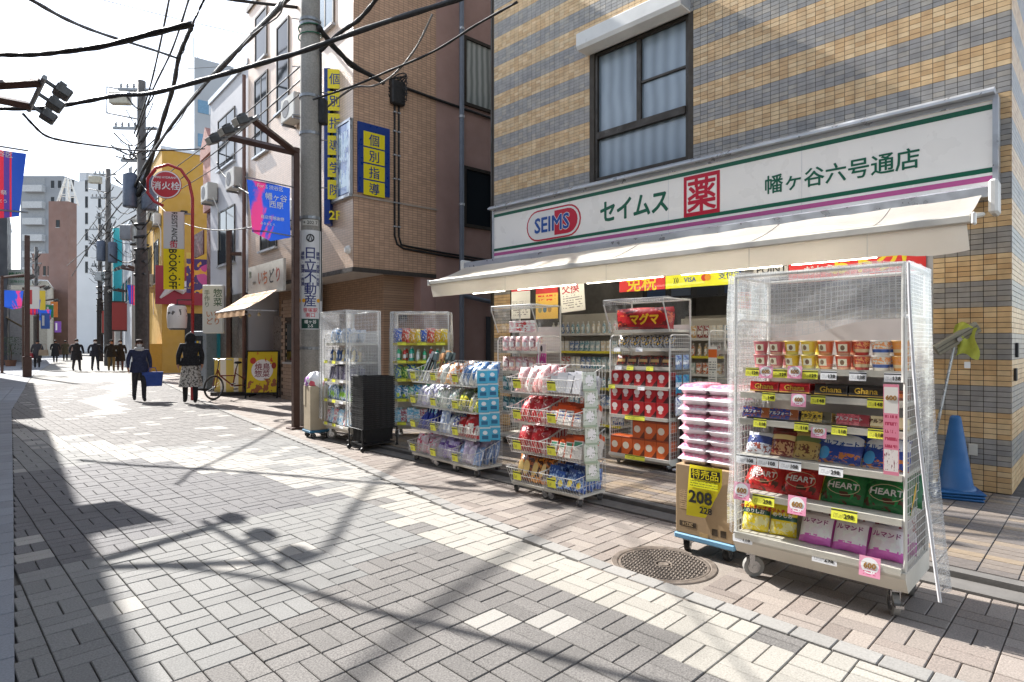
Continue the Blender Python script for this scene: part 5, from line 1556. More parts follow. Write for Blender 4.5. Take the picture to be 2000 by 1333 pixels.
# takeaway shop in its ground floor
ich = thing('takeaway_shop_sign', 'white fascia sign with coloured hiragana over the takeaway shop awning', 'sign', frame(6.42, 16.5, -3.5))
part('panel', MB().box(0, -.06, 2.72, 2.55, .0, 3.50), [mat('#bdbab0', .5, var=.05)], ich)
for ch, x, c in (('い', .95, '#a8674a'), ('ち', 1.32, '#b5622f'), ('ど', 1.75, '#3a3a36'), ('り', 2.2, '#a84a3a'), ('惣', .18, '#6f7a66')):
    letters(ch, .40 if x > .5 else .2, flat(c), ich, T(x, -.063, 3.14 if x > .5 else 3.3), bold=.012)
letters('手作り', .1, flat('#6f6a60'), ich, T(.5, -.063, 3.05), bold=.005)
ia = thing('awning', 'small sunlit orange cream awning over the takeaway shop window', 'awning', frame(6.35, 16.6, -3.5))
IAC = mat('#c9a27a', .8, var=.08, scale=3)
part('canopy', MB().surf(lambda u, v: (u * 2.35, -.75 * (1 - v) - .02, 2.27 + .5 * v - .03 * math.sin(v * 3.1)), 12, 5), [IAC], ia, smooth=True)
part('valance', MB().surf(lambda u, v: (u * 2.35, -.77 + .012 * math.sin(u * 30) * v, 2.27 - .16 * v), 24, 2), [IAC], ia, smooth=True)
part('front_bar', MB().cyl((0, -.76, 2.27), (2.35, -.76, 2.27), .02, 8), [ALU], ia)
part('arm', MB().cyl((.1, -.75, 2.25), (.1, .0, 2.25), .015, 6).cyl((2.25, -.75, 2.25), (2.25, 0, 2.25), .015, 6), [ALU], ia)
for k in range(3):
    part('bulb', MB().lathe([(0, 0), (.035, .02), (.04, .05), (.015, .09), (0, .1)], 10), [mat('#c9b48a', .3, var=0)], ia, T(.5 + .7 * k, -.3, 2.12))
WB = mat('#b59f8c', .7, var=.1, scale=4)
sw = thing('takeaway_shop', 'whitewashed brick takeaway shop with a small window behind the A board', 'shop', frame(6.95, 16.6, -3.5))
part('brick_wall', MB().box(1.0, 0, -.05, 2.55, .3, 2.6), [mat('#4c4038', .9)], sw)
WBR = mat('#a8917f', .75, var=.1, scale=5, bump=.2)
bm_ = MB().cbox(0, -.02, 0, .245, .0, .085, .004).mesh('brick', [WBR])
for r in range(28):
    for c in range(7):
        x = 1.0 + c * .258 - (.129 if r % 2 else 0)
        if x < .99 or x + .25 > 2.56 or (1.25 < x + .12 < 1.95 and .95 < r * .093 < 2.05):
            continue
        link('brick', bm_, sw, T(x, 0, r * .093))
window(sw, 1.3, .98, 1.9, 2.0, DGLASS, split=1)
part('door', MB().box(.1, .1, 0, .95, .16, 2.2), [mat('#6a5f58', .4)], sw)
part('corner_post', MB().box(2.56, -.06, -.05, 2.75, .25, 2.9), [mat('#4a3a30', .7)], sw)
# ---- grey clad house
def house(name, label, M, L, D_, H, wallm, wins=(), roofm=None, cat='building', glass=None):
    t = thing(name, label, cat, M)
    part('wall', MB().box(0, 0, -.05, L, D_, H), [wallm], t)
    part('parapet', MB().box(-.06, -.06, H, L + .06, D_ + .06, H + .15), [roofm or ALU], t)
    for w in wins:
        window(t, *w[:4], glass or DGLASS, split=w[4] if len(w) > 4 else 1)
    return t
GCL = NT('grey_panel_cladding')
gx = GCL.sep('Object')
gl_ = GCL.math('LESS_THAN', GCL.math('FRACT', GCL.math('MULTIPLY', gx[0], 9)), .08)
GCL.set(GCL.b.inputs['Base Color'], GCL.mix(gl_, GCL.mix(GCL.noise(1.5, 4), lin('#a5a5aa'), lin('#c0bfc2')), lin('#6c6c72')))
GCL.b.inputs['Roughness'].default_value = .6
GCL = GCL.m
gh = house('grey_clad_house', 'narrow light grey panelled house next to the brown tiled building', frame(6.86, 20.95, -3.5), 3.8, 7, 9.3, GCL, [(.9, 6.9, 2.6, 8.5, 2), (.9, 3.9, 2.6, 5.6, 2)])
part('shop_front', MB().box(.1, -.05, 0, 3.7, -.002, 2.9), [mat('#57504b', .5)], gh)
part('teal_panel', MB().box(.3, -.12, 0, 1.3, -.051, 2.6), [mat('#1c7684', .5, var=.08)], gh)
part('teal_post', MB().box(2.3, -.16, 0, 2.42, -.051, 3.1), [mat('#1f8794', .5, var=.08)], gh)
part('steel_pipe', MB().cyl((3.72, -.1, 0), (3.72, -.1, 9), .05, 8), [mat('#6a4a3e', .5)], gh)
ph_ = thing('pink_gabled_house', 'pink and dark red house squeezed behind the grey panelled one', 'building', frame(7.2, 22.35, -5))
part('wall', MB().box(0, 0, -.05, 1.25, 6, 6.0), [mat('#5e2a26', .6)], ph_)
part('upper_wall', MB().box(-.0, -.12, 6.0, 1.25, 6, 7.8), [mat('#b98a80', .7)], ph_)
part('balcony_rail', MB().box(0, -.4, 4.4, 1.25, -.36, 5.2), [mat('#5e2a26', .5)], ph_)
part('roof', MB().prism([(-.1, 7.8), (1.35, 7.8), (1.35, 8.1), (.6, 8.8), (-.1, 8.1)], -.2, 6, 'y'), [mat('#a87a70', .7)], ph_)
# ---- yellow building
YW = mat('#b9923f', .7, var=.06, scale=1.5, bump=.1)
yb = house('yellow_building', 'mustard yellow corner building with shop signs at street level', frame(9.4, 39.5, -7), 6.3, 8, 11.1, YW, [(1.0, 4.6, 2.6, 6.8, 2), (3.6, 4.6, 5.2, 6.8, 2), (1.0, 8.0, 2.6, 10.0, 2), (3.6, 8.0, 5.2, 10.0, 2)])
part('pale_stair_tower', MB().box(.0, -.25, 3.2, .9, -.01, 10.9), [mat('#b5a986', .7)], yb)
part('recess_shade_sheet', MB().box(6.302, 1.0, 0, 6.32, 4.2, 3.0), [DARKIN], yb)  # flat dark sheet on the wall, its colour standing in for shade
part('yellow_plinth', MB().box(4.6, -.9, 0, 6.35, -.01, 1.45), [mat('#b3852a', .7, var=.05)], yb)
part('side_lamp', MB().cbox(6.301, .8, 8.0, 6.5, 1.1, 8.15, .02), [BLACKR], yb)
rs = thing('red_shop_sign', 'dark red sign with a white swoosh on the yellow building', 'sign', T(8.5, 33.1, 3.4) @ Rz(-7))
part('panel', MB().box(-.2, -.1, 0, 1.9, -.02, 1.9), [flat('#8a1f33')], rs)
part('swoosh', MB().tube([(.0, -.14, .3), (.5, -.14, .9), (.9, -.14, .8), (1.3, -.14, 1.1), (1.7, -.14, 1.6)], [.05, .22, .3, .2, .08], 8), [flat('#c9c3c0')], rs)
ps_ = thing('purple_shop_sign', 'purple and yellow illuminated shop sign under the pink house', 'sign', T(7.15, 24.4, 3.35) @ Rz(-20))
part('panel', MB().box(0, -.05, 0, 1.7, .0, 1.5), [printed('purple_sign', '#3a2f66', [('band', 'Z', .85, 1, '#b5a23a'), ('oval', .5, .45, .3, .3, '#b04a8a'), ('blot', 5, .55, 0, .8, '#c9a03a')], .4)], ps_)
ws = thing('wall_sign', 'white vertical sign with black characters beside the wired pole', 'sign', frame(7.75, 34.9, 0, 4.2) @ Rz(60))
part('panel', MB().box(0, -.06, 0, .62, .0, 2.2), [flat('#b5b3ad')], ws)
letters('領\n地\n直\n送\n豚', .38, INK, ws, T(.31, -.063, 1.12), bold=.004, line=.95)
part('cap', MB().box(-.1, -.09, 2.2, .72, .02, 2.3), [BRONZE], ws)
# ---- further along the street, right side
WGB = mat('#a3a7ac', .7, var=.05, scale=1)
house('pale_grey_building', 'pale grey building behind the wired pole far up the street', frame(9.8, 47.0, -8), 7.2, 9, 8.6, WGB, [(.8, 4.0, 2.0, 5.4, 1), (3.2, 4.0, 4.4, 5.4, 1), (5.2, 4.0, 6.4, 5.4, 1)])
house('slim_white_building', 'slim white shop building beside the turquoise tower far up the street', frame(10.1, 48.8, -8), 1.7, 7, 5.2, mat('#b9bcc0', .6), [(.3, 1.0, 1.4, 2.4, 1)])
tt = thing('turquoise_sign_tower', 'slim turquoise sign tower far up the street', 'sign tower', frame(9.55, 48.4, -8))
part('tower', MB().box(0, 0, 2.6, .8, .5, 9.3), [mat('#2fa9b5', .5, var=.05)], tt)
part('post', MB().box(.2, .1, 0, .6, .4, 2.6), [WHITEP], tt)
house('brown_shop_house', 'low brown shop house with a sloping roof far up the street', frame(11.4, 60.5, -9), 10.5, 8, 6.4, mat('#8f6f66', .7, var=.08), [(1, 3.6, 3.6, 5, 2), (5, 3.6, 8, 5, 2)], mat('#8a7d78', .7))
house('cream_far_house', 'cream three storey house at the far bend of the street', frame(17.5, 88, -12), 16, 10, 10.5, mat('#b3a892', .7), [(2, 6, 5, 8, 2), (8, 6, 11, 8, 2), (2, 2.6, 5, 4.4, 2), (8, 2.6, 11, 4.4, 2)])
for i, (x, y, c, n) in enumerate(((9.0, 43.2, '#8f2f2a', 'small red shop sign far up the right of the street'), (10.7, 55.2, '#a33028', 'red vertical shop sign by the brown shop house'), (11.5, 60.0, '#b9b3a0', 'cream shop sign past the brown shop house'))):
    s = thing('shop_sign', n, 'sign', T(x, y, 2.3) @ Rz(-20))
    part('panel', MB().box(-.5, -.08, 0, .6, .0, 1.7), [flat(c)], s)
    part('border', MB().box(-.56, -.1, 1.7, .66, .02, 1.78).box(-.56, -.1, -.08, .66, .02, 0), [BRONZE], s)
# ---- towers behind
CONC = mat('#8b8f96', .7, var=.06, scale=.3)
tg1 = thing('grey_office_tower', 'light grey office tower rising behind the yellow building', 'building', T(19.77, 64.96, 0) @ Rz(-6))
part('wall', MB().box(0, 0, 0, 4.6, 8, 30.2), [mat('#9da3aa', .6, var=.05, scale=.3)], tg1)
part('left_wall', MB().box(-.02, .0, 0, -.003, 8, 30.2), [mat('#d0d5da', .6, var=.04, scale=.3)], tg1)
for z in (26, 22.6, 19.2, 15.8):
    part('band_window', MB().box(.3, -.05, z - 1.3, 4.4, -.003, z), [mat('#5f86a3', .15, var=.1)], tg1)
    for x in (1.3, 2.4, 3.4):
        part('mullion', MB().box(x, -.09, z - 1.3, x + .1, -.051, z), [ALU], tg1)
for k in range(3):
    part('antenna', MB().cyl((.5 + k * .4, 3, 30.2), (.5 + k * .4, 3, 33.5 - k), .05, 5), [ALU], tg1)
ap = thing('apartment_block', 'tall grey and white apartment block at the end of the street', 'building', T(13.6, 141.6, 0) @ Rz(-45))  # wall colours lightened to paint in the distance haze
part('dark_wall', MB().box(0, 0, 0, 7.9, 14, 32.3), [mat('#8a8f96', .7, var=.05, scale=.2)], ap)
part('white_wall', MB().box(7.9, .4, 0, 15.5, 14, 31.4), [mat('#ccd0d4', .7, var=.04, scale=.2)], ap)
for r in range(10):
    z = 2.2 + r * 3.0
    if z > 14:
        b_ = part('balcony', MB().box(1.0, -.9, z, 4.6, -.003, z + 1.2), [mat('#b5b9bd', .6)], ap)
        part('recess', MB().box(1.1, -.06, z + 1.2, 4.5, -.004, z + 2.7), [mat('#8b8f94', .5)], b_)
        for x in (5.6, 6.9):
            window(ap, x, z + .8, x + .6, z + 2.2, DGLASS)
        for x in (9.0, 11.6, 14.0):
            window(ap, x, z + .3, x + .5, z + 2.4, DGLASS, y=.4)
part('penthouse', MB().box(8.6, 3, 31.4, 11.5, 7, 33.8), [mat('#b9bcc0', .6)], ap)
for k in range(2):
    part('antenna', MB().cyl((4 + k * 8, 4, 32.3), (4 + k * 8, 4, 36.5), .06, 5), [ALU], ap)
bt = thing('brick_tower_house', 'red brick tower house with a lattice spire in front of the apartments', 'building', T(12.55, 100.4, 0) @ Rz(-45))
RBK = mat('#7f655d', .8, var=.08, scale=.5)  # brick lightened, wing too, so the colour carries the distance haze
part('tower', MB().box(0, 0, 0, 2.6, 1.6, 20.5), [RBK], bt)
part('wing', MB().box(-2.6, .5, 0, -.01, 2.0, 13.6), [mat('#866b62', .8, var=.08, scale=.5)], bt)
for x, z in ((-2.0, 10.6), (-1.1, 10.6), (-2.0, 8), (-1.1, 8), (-.5, 10.6)):
    window(bt, x, z, x + .35, z + 1.3, DGLASS, y=.5)
window(bt, 1.0, 17, 1.5, 18, DGLASS)
sp = MB()
for i in range(6):
    a = i * math.pi / 3
    sp.cyl((1.4 + 1.3 * math.cos(a), 1.6 + 1.3 * math.sin(a), 20.5), (1.4 + .3 * math.cos(a), 1.6 + .3 * math.sin(a), 24), .09, 5)
    for z, r in ((21.6, .98), (22.8, .65)):
        b2 = a + math.pi / 3
        sp.cyl((1.4 + r * math.cos(a), 1.6 + r * math.sin(a), z), (1.4 + r * math.cos(b2), 1.6 + r * math.sin(b2), z), .06, 4)
part('spire', sp, [WHITEP], bt)
# ---- left side of the street
DKB = mat('#30333a', .6, var=.08, scale=.6)
lb = house('black_clad_building', 'black clad building at the left edge far up the street', T(4.55, 55, 0) @ Rz(84), 12, 8, 11.0, DKB)
lw = house('white_shop_house', 'low white shop house past the black clad building on the left', T(6.35, 62.5, 0) @ Rz(84), 12, 8, 5.6, mat('#a8a9a6', .7), [(2, 3.2, 5, 4.4, 2)])
lg_ = house('grey_far_building', 'grey building with a wide beam far up the left of the street', T(10.6, 86, 0) @ Rz(80), 16, 10, 8.6, mat('#a39f94', .7), [(2, 4.5, 4, 6, 2), (6, 4.5, 8, 6, 2)])
gs = thing('green_white_sign', 'green and white rental office sign projecting on the far left', 'sign', T(4.65, 57.3, 5.75) @ Rz(-45))
part('panel', MB().box(0, -.1, 0, 1.95, .0, 1.15), [flat('#c3c8c3')], gs)
letters('情報館', .46, flat('#1d7a45'), gs, T(1.0, -.103, .72), bold=.012)
letters('3378-0151', .24, flat('#1d7a45'), gs, T(.95, -.103, .25), bold=.02)
wa = thing('beige_awning', 'beige shop awning on posts far up the left of the street', 'awning', T(4.3, 53.0, 2.6) @ Rz(85))
part('canopy', MB().surf(lambda u, v: (u * 5, -1.0 * (1 - v), .0 + .7 * v), 4, 2).box(0, -1.02, -.15, 5, -1.0, .0), [mat('#a38f6c', .8)], wa)
# houses on the near left whose roofs shade the road (just outside the picture)
NLH = mat('#8f8a84', .8, var=.06)
ang = math.degrees(math.atan(.089))
house('near_left_shop_house', 'two storey shop house on the near left side of the street', T(-1.75, -8, 0) @ Rz(90 - ang), 28.5, 7, 6.5, NLH, [(10, 3.6, 12, 5.2, 2), (15, 3.6, 17, 5.2, 2)])
house('left_shop_house', 'two storey shop house on the left side further up the street', T(-1.1 + .089 * 23.0, 23.2, 0) @ Rz(90 - ang - .5), 13.5, 7, 6.9, NLH, [(3, 3.6, 5, 5.2, 2)])

# air conditioners, ducts and balconies on the facades up the street
def ac_unit(parent, x, z, y=-.32):
    u = part('air_conditioner', MB().cbox(x, y, z, x + .8, y + .3, z + .55, .02), [mat('#b9b6ae', .5, var=.06)], parent)
    part('fan_grille', MB().lathe([(0, .004), (.2, .004), (.21, 0)], 20), [mat('#55565a', .6)], u, T(x + .3, y - .002, z + .28) @ Rx(90))
    part('bracket', MB().box(x + .05, y, z - .05, x + .1, 0, z - .001).box(x + .7, y, z - .05, x + .75, 0, z - .001), [GALVX], u)
    part('drain_hose', MB().tube([(x + .78, y + .15, z + .1), (x + .9, -.04, z - .3), (x + .9, -.04, z - 1.6)], .018, 5), [WHITEP], u)
GALVX = mat('#8a8d90', .45, .6, var=.1, scale=4)
for b_, spots in ((gh, ((2.75, 5.9), (.1, 6.0))), (yb, ((2.75, 4.6), (5.3, 7.4), (2.75, 8.0))), (br, ((3.3, 6.6), (3.2, 4.2)))):
    for x, z in spots:
        ac_unit(b_, x, z)
for k in range(3):
    part('duct', MB().cyl((.3 + k * .25, -.08, 3.0), (.3 + k * .25, -.08, 8.8 - k), .04, 8), [WHITEP], yb)
for k, z in enumerate((4.3, 7.6)):
    rl = part('balcony', MB().box(3.3, -.7, z - .12, 5.6, -.003, z), [mat('#a8946a', .7)], yb)
    part('railing', MB().box(3.3, -.7, z + .9, 5.6, -.66, z + .95).box(3.3, -.7, z + .45, 5.6, -.66, z + .48), [GALVX], rl)
    for q in range(12):
        part('baluster', MB().box(3.3 + q * .205, -.69, z, 3.33 + q * .205, -.67, z + .9), [GALVX], rl)
# ================================================================ poles, lamps and street furniture
CONP = stone('weathered_concrete', '#8f8b84', 40, .25)
BRNM = mat('#4a342c', .5, .2, var=.1, scale=5)
GALV = mat('#8a8d90', .45, .6, var=.1, scale=4)
def bend(me, r):
    m2 = me.copy()
    bm2 = bmesh.new()
    bm2.from_mesh(m2)
    for k in range(-8, 9):
        bmesh.ops.bisect_plane(bm2, geom=bm2.verts[:] + bm2.edges[:] + bm2.faces[:], plane_co=(k * .014, 0, 0), plane_no=(1, 0, 0))
    bm2.to_mesh(m2)
    bm2.free()
    for v in m2.vertices:
        a, rr = v.co.x / r, r - v.co.y
        v.co.x, v.co.y = rr * math.sin(a), -rr * math.cos(a)
    return m2
P1 = thing('utility_pole', 'weathered concrete utility pole wrapped with an estate agent sign', 'utility pole', T(4.92, 9.98, 0))
part('shaft', MB().lathe([(.195, -.05), (.19, 2), (.165, 7), (.145, 12.5), (0, 12.5)], 24), [CONP], P1, smooth=True)
for z in (1.35, 3.62, 5.1, 5.75, 7.0, 7.08):
    part('band', MB().lathe([(.186 - (z > 4) * .008, z), (.196 - (z > 4) * .008, z), (.196 - (z > 4) * .008, z + .05), (.186, z + .05)], 20), [GALV], P1)
for k in range(9):
    z = 4.2 + k * .42
    part('step_bolt', MB().cyl((0, 0, 0), (.30, 0, 0), .009, 6), [GALV], P1, T(0, 0, z) @ Rz(150 if k % 2 else -40))
part('cable_riser', MB().tube([(-.05 + .02 * math.sin(k), -.19 + .0 * k, 2.2 + k * .5) for k in range(10)], .018, 6), [CBL], P1, Rz(50))
part('splice_box', MB().cbox(-.07, -.30, 5.3, .07, -.17, 5.75, .02), [CBL], P1, Rz(40))
part('green_cable_coil', MB().tube([(.2 * math.cos(a * .5), .2 * math.sin(a * .5), 6.75 + .012 * a) for a in range(26)], .012, 5), [mat('#1f5a43', .5)], P1)
def wrap(a0, a1, z0, z1, r, m, parent, name):
    return part(name, MB().surf(lambda u, v: (r * math.sin(a0 + (a1 - a0) * u), -r * math.cos(a0 + (a1 - a0) * u), z0 + (z1 - z0) * v), 14, 1), [m], parent, Rz(-26), smooth=True)
WPL = flat('#c6c6c6', .4)
NAVY = flat('#232a63', .4)
pl_ = wrap(-.85, .85, 1.70, 3.42, .2, WPL, P1, 'sign_plate')
wrap(-1.75, -.92, 1.70, 3.42, .2, WPL, P1, 'sign_plate')
wrap(.92, 2.2, 1.70, 3.42, .2, WPL, P1, 'sign_plate')
def bent_text(body, size, m, r, z, parent, ang=0, bold=.02):
    t = letters(body, size, m, parent, Rz(-26 + ang) @ T(0, 0, z), bold=bold, depth=.001)
    t.data = bend(t.data, r)
    return t
for k, ch in enumerate('日立不動産'):
    bent_text(ch, .225, NAVY, .203, 3.02 - k * .205, P1, bold=.012)
part('plate_emblem', MB().tube([(.06 * math.cos(a * .52), -.203, 3.28 + .06 * math.sin(a * .52)) for a in range(13)], .011, 6).tube([(-.03, -.204, 3.24), (0, -.206, 3.33), (.03, -.204, 3.24)], .01, 5), [flat('#1a1a1e')], P1, Rz(-26))
for a in (-38, 38, -75):
    bent_text('建\n物\n・\n賃\n貸\n・\n売\n買', .075, NAVY, .203, 2.75, P1, a, .012)
bent_text('笹塚駅\n南口', .085, REDS, .203, 1.99, P1, 0, .01)
wrap(-.8, .8, 1.715, 1.885, .2015, flat('#143d33'), P1, 'green_plate')
bent_text('幡ヶ谷\n2-5', .07, WHT, .2045, 1.80, P1, 0, .01)
for a in (-60, -32, 40):
    o_ = part('yellow_mark', MB().lathe([(0, 0), (.035, .001), (0, .002)], 10), [flat('#d99a1c')], P1, Rz(-26 + a) @ T(0, -.203, 2.2) @ Rx(90))
bp = wrap(-.7, .7, 3.5, 3.6, .199, flat('#b5b2aa'), P1, 'number_plate')
bent_text('+ 202 7', .08, INK, .202, 3.55, P1, 0, .012)

BANB = NT('festival_banner')
bz = BANB.sep('Generated')
bn = BANB.noise(2.2, 4, 'Generated')
BANB.set(BANB.b.inputs['Base Color'], BANB.mix(BANB.ramp(BANB.math('SUBTRACT', BANB.math('MULTIPLY', bn, 1.4), BANB.math('ABSOLUTE', BANB.math('SUBTRACT', bz[1], .25))), .52, .66), lin('#2450b4'), lin('#bf3c78')))
BANB.b.inputs['Roughness'].default_value = .7
def sheer(t):
    tl = t.n.new('ShaderNodeBsdfTranslucent')
    t.l.new(t.b.inputs['Base Color'].links[0].from_socket, tl.inputs[0])
    mx = t.n.new('ShaderNodeMixShader')
    mx.inputs[0].default_value = .32
    t.l.new(t.b.outputs[0], mx.inputs[1])
    t.l.new(tl.outputs[0], mx.inputs[2])
    t.l.new(mx.outputs[0], t.out.inputs[0])
    return t.m
BANB = sheer(BANB)
BANR = NT('festival_banner_red')
rz_ = BANR.sep('Generated')
BANR.set(BANR.b.inputs['Base Color'], BANR.mix(BANR.band(rz_[1], .2, .8), lin('#1c3f95'), BANR.mix(BANR.math('GREATER_THAN', BANR.math('FRACT', BANR.math('MULTIPLY', rz_[1], 4.4)), .35), lin('#46307c'), lin('#b3243a'))))
BANR = sheer(BANR)
LAMPHEAD = mat('#4d4d4c', .45, .4, var=.08)
def lamp(label, M, banner, detail=True, mirror=False):
    t = thing('street_lamp', label, 'street lamp', M, 'brown street lamps with floodlights and banners')
    part('post', MB().cbox(-.055, -.055, 0, .055, .055, 4.8, .012), [BRNM], t)
    part('foot_plate', MB().cbox(-.12, -.12, 0, .12, .12, .03, .006), [BRNM], t)
    for x in (-.55, .5):
        a = Vec((0, -.0, 4.72))
        b = Vec((x, -.9, 4.9))
        part('beam', MB().tube([a, b], .062, 4), [BRNM], t)
    part('cross_bar', MB().cyl((-.78, -.92, 4.9), (.72, -.92, 4.9), .03, 8), [BRNM if not detail else GALV], t)
    for x in (-.62, -.05, .55):
        h = part('floodlight', MB().cbox(-.11, -.09, -.06, .11, .09, .06, .015).box(-.02, .09, -.02, .02, .2, .02), [LAMPHEAD], t, T(x, -1.12, 4.82) @ Rx(28))
        part('lens', MB().box(-.095, -.095, -.05, .095, -.0905, .05), [mat('#b5b3aa', .25, var=.05)], h)
        part('fin', MB().box(-.09, .0, .061, .09, .08, .09), [LAMPHEAD], h)
    for z in (4.12, 3.28):
        part('banner_arm', MB().cyl((0, 0, z), (0, -.84, z + (.02 if z > 4 else .04)), .012, 6), [GALV], t)
    def clo(u, v):
        y = -.82 + .74 * u + .07 * v * (1 - u)
        return (.05 * math.sin(u * 4 + v * 2), y, 4.10 - .84 * v - .10 * v * (1 - abs(2 * u - 1)) - .10 * u * (1 - v) * 0)
    bn_ = part('banner', MB().surf(clo, 10, 8), [banner], t, smooth=True)
    if detail:
        s = -1 if mirror else 1
        Rr = Rz(90) if not mirror else Rz(-90)
        d = .06
        letters('幡ヶ谷\n西原', .125, WHT, bn_, T(d * s, -.36, 3.82) @ Rr, bold=.01, line=1.0)
        letters('For S 渋谷区', .08, WHT, bn_, T(d * s, -.46, 4.03) @ Rr, bold=.01)
        letters('商店街感謝祭', .066, WHT, bn_, T(d * s, -.42, 3.53) @ Rr, bold=.01)
        letters('ありがとう', .05, WHT, bn_, T(d * s, -.5, 3.42) @ Rr, bold=.01)
    return t
L1 = lamp('brown street lamp with a blue festival banner in front of the concrete pole', street(4.60, 9.87), BANB)
lamp('street lamp at the left edge with a red and blue banner', T(.22, 10.2, -.12) @ Rz(90), BANR, mirror=True)
for i, (x, y, rot, lb) in enumerate(((7.55, 31.3, -90, 'street lamp with a purple banner on the right beyond the yellow building corner'), (9.9, 44.7, -90, 'street lamp with a small purple banner near the turquoise tower'), (11.7, 56, -90, 'farthest street lamp on the right side of the street'),
                                   (3.0, 38.6, 90, 'street lamp with a blue banner on the left side far up the street'), (4.5, 45.6, 90, 'street lamp with a purple banner past the blue one on the left'), (6.6, 58, 90, 'farthest street lamp on the left side of the street'))):
    lamp(lb, T(x, y, 0) @ Rz(rot), BANB if i % 2 else BANR, detail=False)
dk = solid('signpost', MB().cbox(-.09, -.09, 0, .09, .09, 6.2, .01).cbox(-.15, -.15, 0, .15, .15, .9, .02), [BRNM], 'dark brown post with a thick foot at the far left edge', 'post', T(3.45, 33.6, 0))

# hydrant sign on a red hooked pole with two banners and a lantern
REDP = mat('#a3262c', .4, var=.08)
hy = thing('hydrant_sign', 'round red fire hydrant sign hanging from a red hooked pole', 'sign', T(5.05, 16.75, 0) @ Rz(-44.85 + 10))
part('pole', MB().tube([(0, 0, 0), (0, 0, 5.2), (-.08, 0, 5.62), (-.28, 0, 5.93), (-.58, 0, 6.04), (-.88, 0, 5.93), (-1.06, 0, 5.65), (-1.06, 0, 5.3), (-.9, 0, 5.08), (-.7, 0, 4.98)], .038, 10), [REDP], hy, smooth=True)
part('disc', MB().lathe([(0, -.02), (.345, -.02), (.36, -.01), (.36, .01), (.345, .02), (0, .02)], 36), [flat('#b3202b', .35)], hy, T(-.62, 0, 5.52) @ Rx(90))
part('white_ring', MB().lathe([(.325, .021), (.325, .024), (.352, .022), (.352, .021)], 36), [WHT], hy, T(-.62, 0, 5.52) @ Rx(90))
letters('消火栓', .22, WHT, hy, T(-.62, -.028, 5.49), bold=.012)
letters('FIRE HYDRANT', .075, WHT, hy, T(-.62, -.028, 5.70), bold=.012)
part('sleeve', MB().cyl((0, 0, 0), (0, 0, .55), .046, 10), [REDP], hy)
vb = thing('vertical_banner_sign', 'double vertical sign, white above yellow, beside the red hooked pole', 'sign', T(4.82, 17.45, 0) @ Rz(-36))
part('white_panel', MB().box(-.25, -.04, 3.95, .25, .0, 4.92), [flat('#c4c4c2')], vb)
part('yellow_panel', MB().box(-.25, -.04, 2.88, .25, .0, 3.945), [flat('#e3cb12')], vb)
letters('RESISTANCE', .2, INK, vb, T(.02, -.043, 4.52) @ Ry(90), bold=.01, sx=.72)
letters('街', .2, REDS, vb, T(.0, -.043, 4.06) @ Ry(0), bold=.012)
letters('BOOK·OFF', .27, INK, vb, T(-.02, -.043, 3.42) @ Ry(90), bold=.02, sx=.8)
for z in (3.0, 3.15, 3.6, 3.75):
    part('dot', MB().lathe([(0, 0), (.022, .001), (0, .003)], 8), [INK], vb, T(.14, -.041, z) @ Rx(90))
part('bracket', MB().box(.25, -.03, 4.86, .5, -.01, 4.89).box(.25, -.03, 2.92, .5, -.01, 2.95), [GALV], vb)
ln = thing('shop_lantern', 'white cylindrical shop lantern hanging beside the red pole', 'lantern', T(4.76, 17.0, 1.78) @ Rz(-45))
part('body', MB().lathe([(0, .03), (.17, .03), (.22, .09), (.235, .35), (.22, .6), (.17, .68), (0, .68)], 22), [printed('lantern', '#bdb8b4', [('blot', 4, .6, .4, .8, '#4a4644'), ('band', 'Z', 0, .06, '#2b2928'), ('band', 'Z', .95, 1, '#2b2928')], .6)], ln, smooth=True)
part('hanger', MB().tube([(0, 0, .68), (0, 0, .8), (.38, 0, .8)], .015, 6), [BLACKR], ln)
sp_ = thing('deli_sign', 'white deli sign board hung on a dark brown signpost', 'sign', T(6.42, 18.05, 0) @ Rz(-42))
part('post', MB().box(-.06, -.06, 0, .06, .06, 4.75), [BRNM], sp_)
part('arm', MB().box(.06, -.04, 4.0, .95, .04, 4.1), [BRNM], sp_)
part('panel', MB().cbox(-.72, -.1, 1.75, -.12, .06, 3.15, .03), [flat('#c4c5c2')], sp_)
letters('惣\n菜', .26, flat('#3f5a48'), sp_, T(-.28, -.103, 2.78), bold=.01, line=1.0)
letters('手\n作\nり', .17, flat('#5f6f62'), sp_, T(-.58, -.103, 2.75), bold=.008)
letters('いち\nどり', .21, flat('#a8673a'), sp_, T(-.41, -.103, 2.2), bold=.012)
# A board
ab = thing('a_board', 'yellow A board with a grilled chicken picture outside the takeaway shop', 'sign board', T(6.62, 16.15, 0) @ Rz(-38))
ABP = printed('a_board_print', '#c2a81f', [('oval', .5, .55, .36, .26, '#d2c9c6'), ('blot', 5, .52, .0, .34, '#8a5233'), ('blot', 7, .62, .7, 1, '#b5452a'), ('oval', .18, .78, .1, .08, '#a8362c'), ('oval', .88, .66, .08, .08, '#8a2f22')], .35)
part('frame', MB().box(-.42, -.02, .0, -.385, .02, 1.28).box(.385, -.02, .0, .42, .02, 1.28).box(-.385, -.02, 1.245, .385, .02, 1.28).box(-.385, -.02, .12, .385, .02, .155), [BLACKR], ab, T(0, -.17, 0) @ Rx(-8))
pn = part('panel', MB().box(-.385, -.012, .155, .385, .01, 1.245), [ABP], ab, T(0, -.17, 0) @ Rx(-8))
letters('焼鳥\n惣菜', .2, flat('#8a2f3a'), pn, T(0, -.015, .75), bold=.01, line=.95)
part('rear_frame', MB().box(-.42, -.02, 0, -.385, .02, 1.26).box(.385, -.02, 0, .42, .02, 1.26).box(-.385, -.02, .25, .385, .02, .28), [BLACKR], ab, T(0, .19, 0) @ Rx(8))
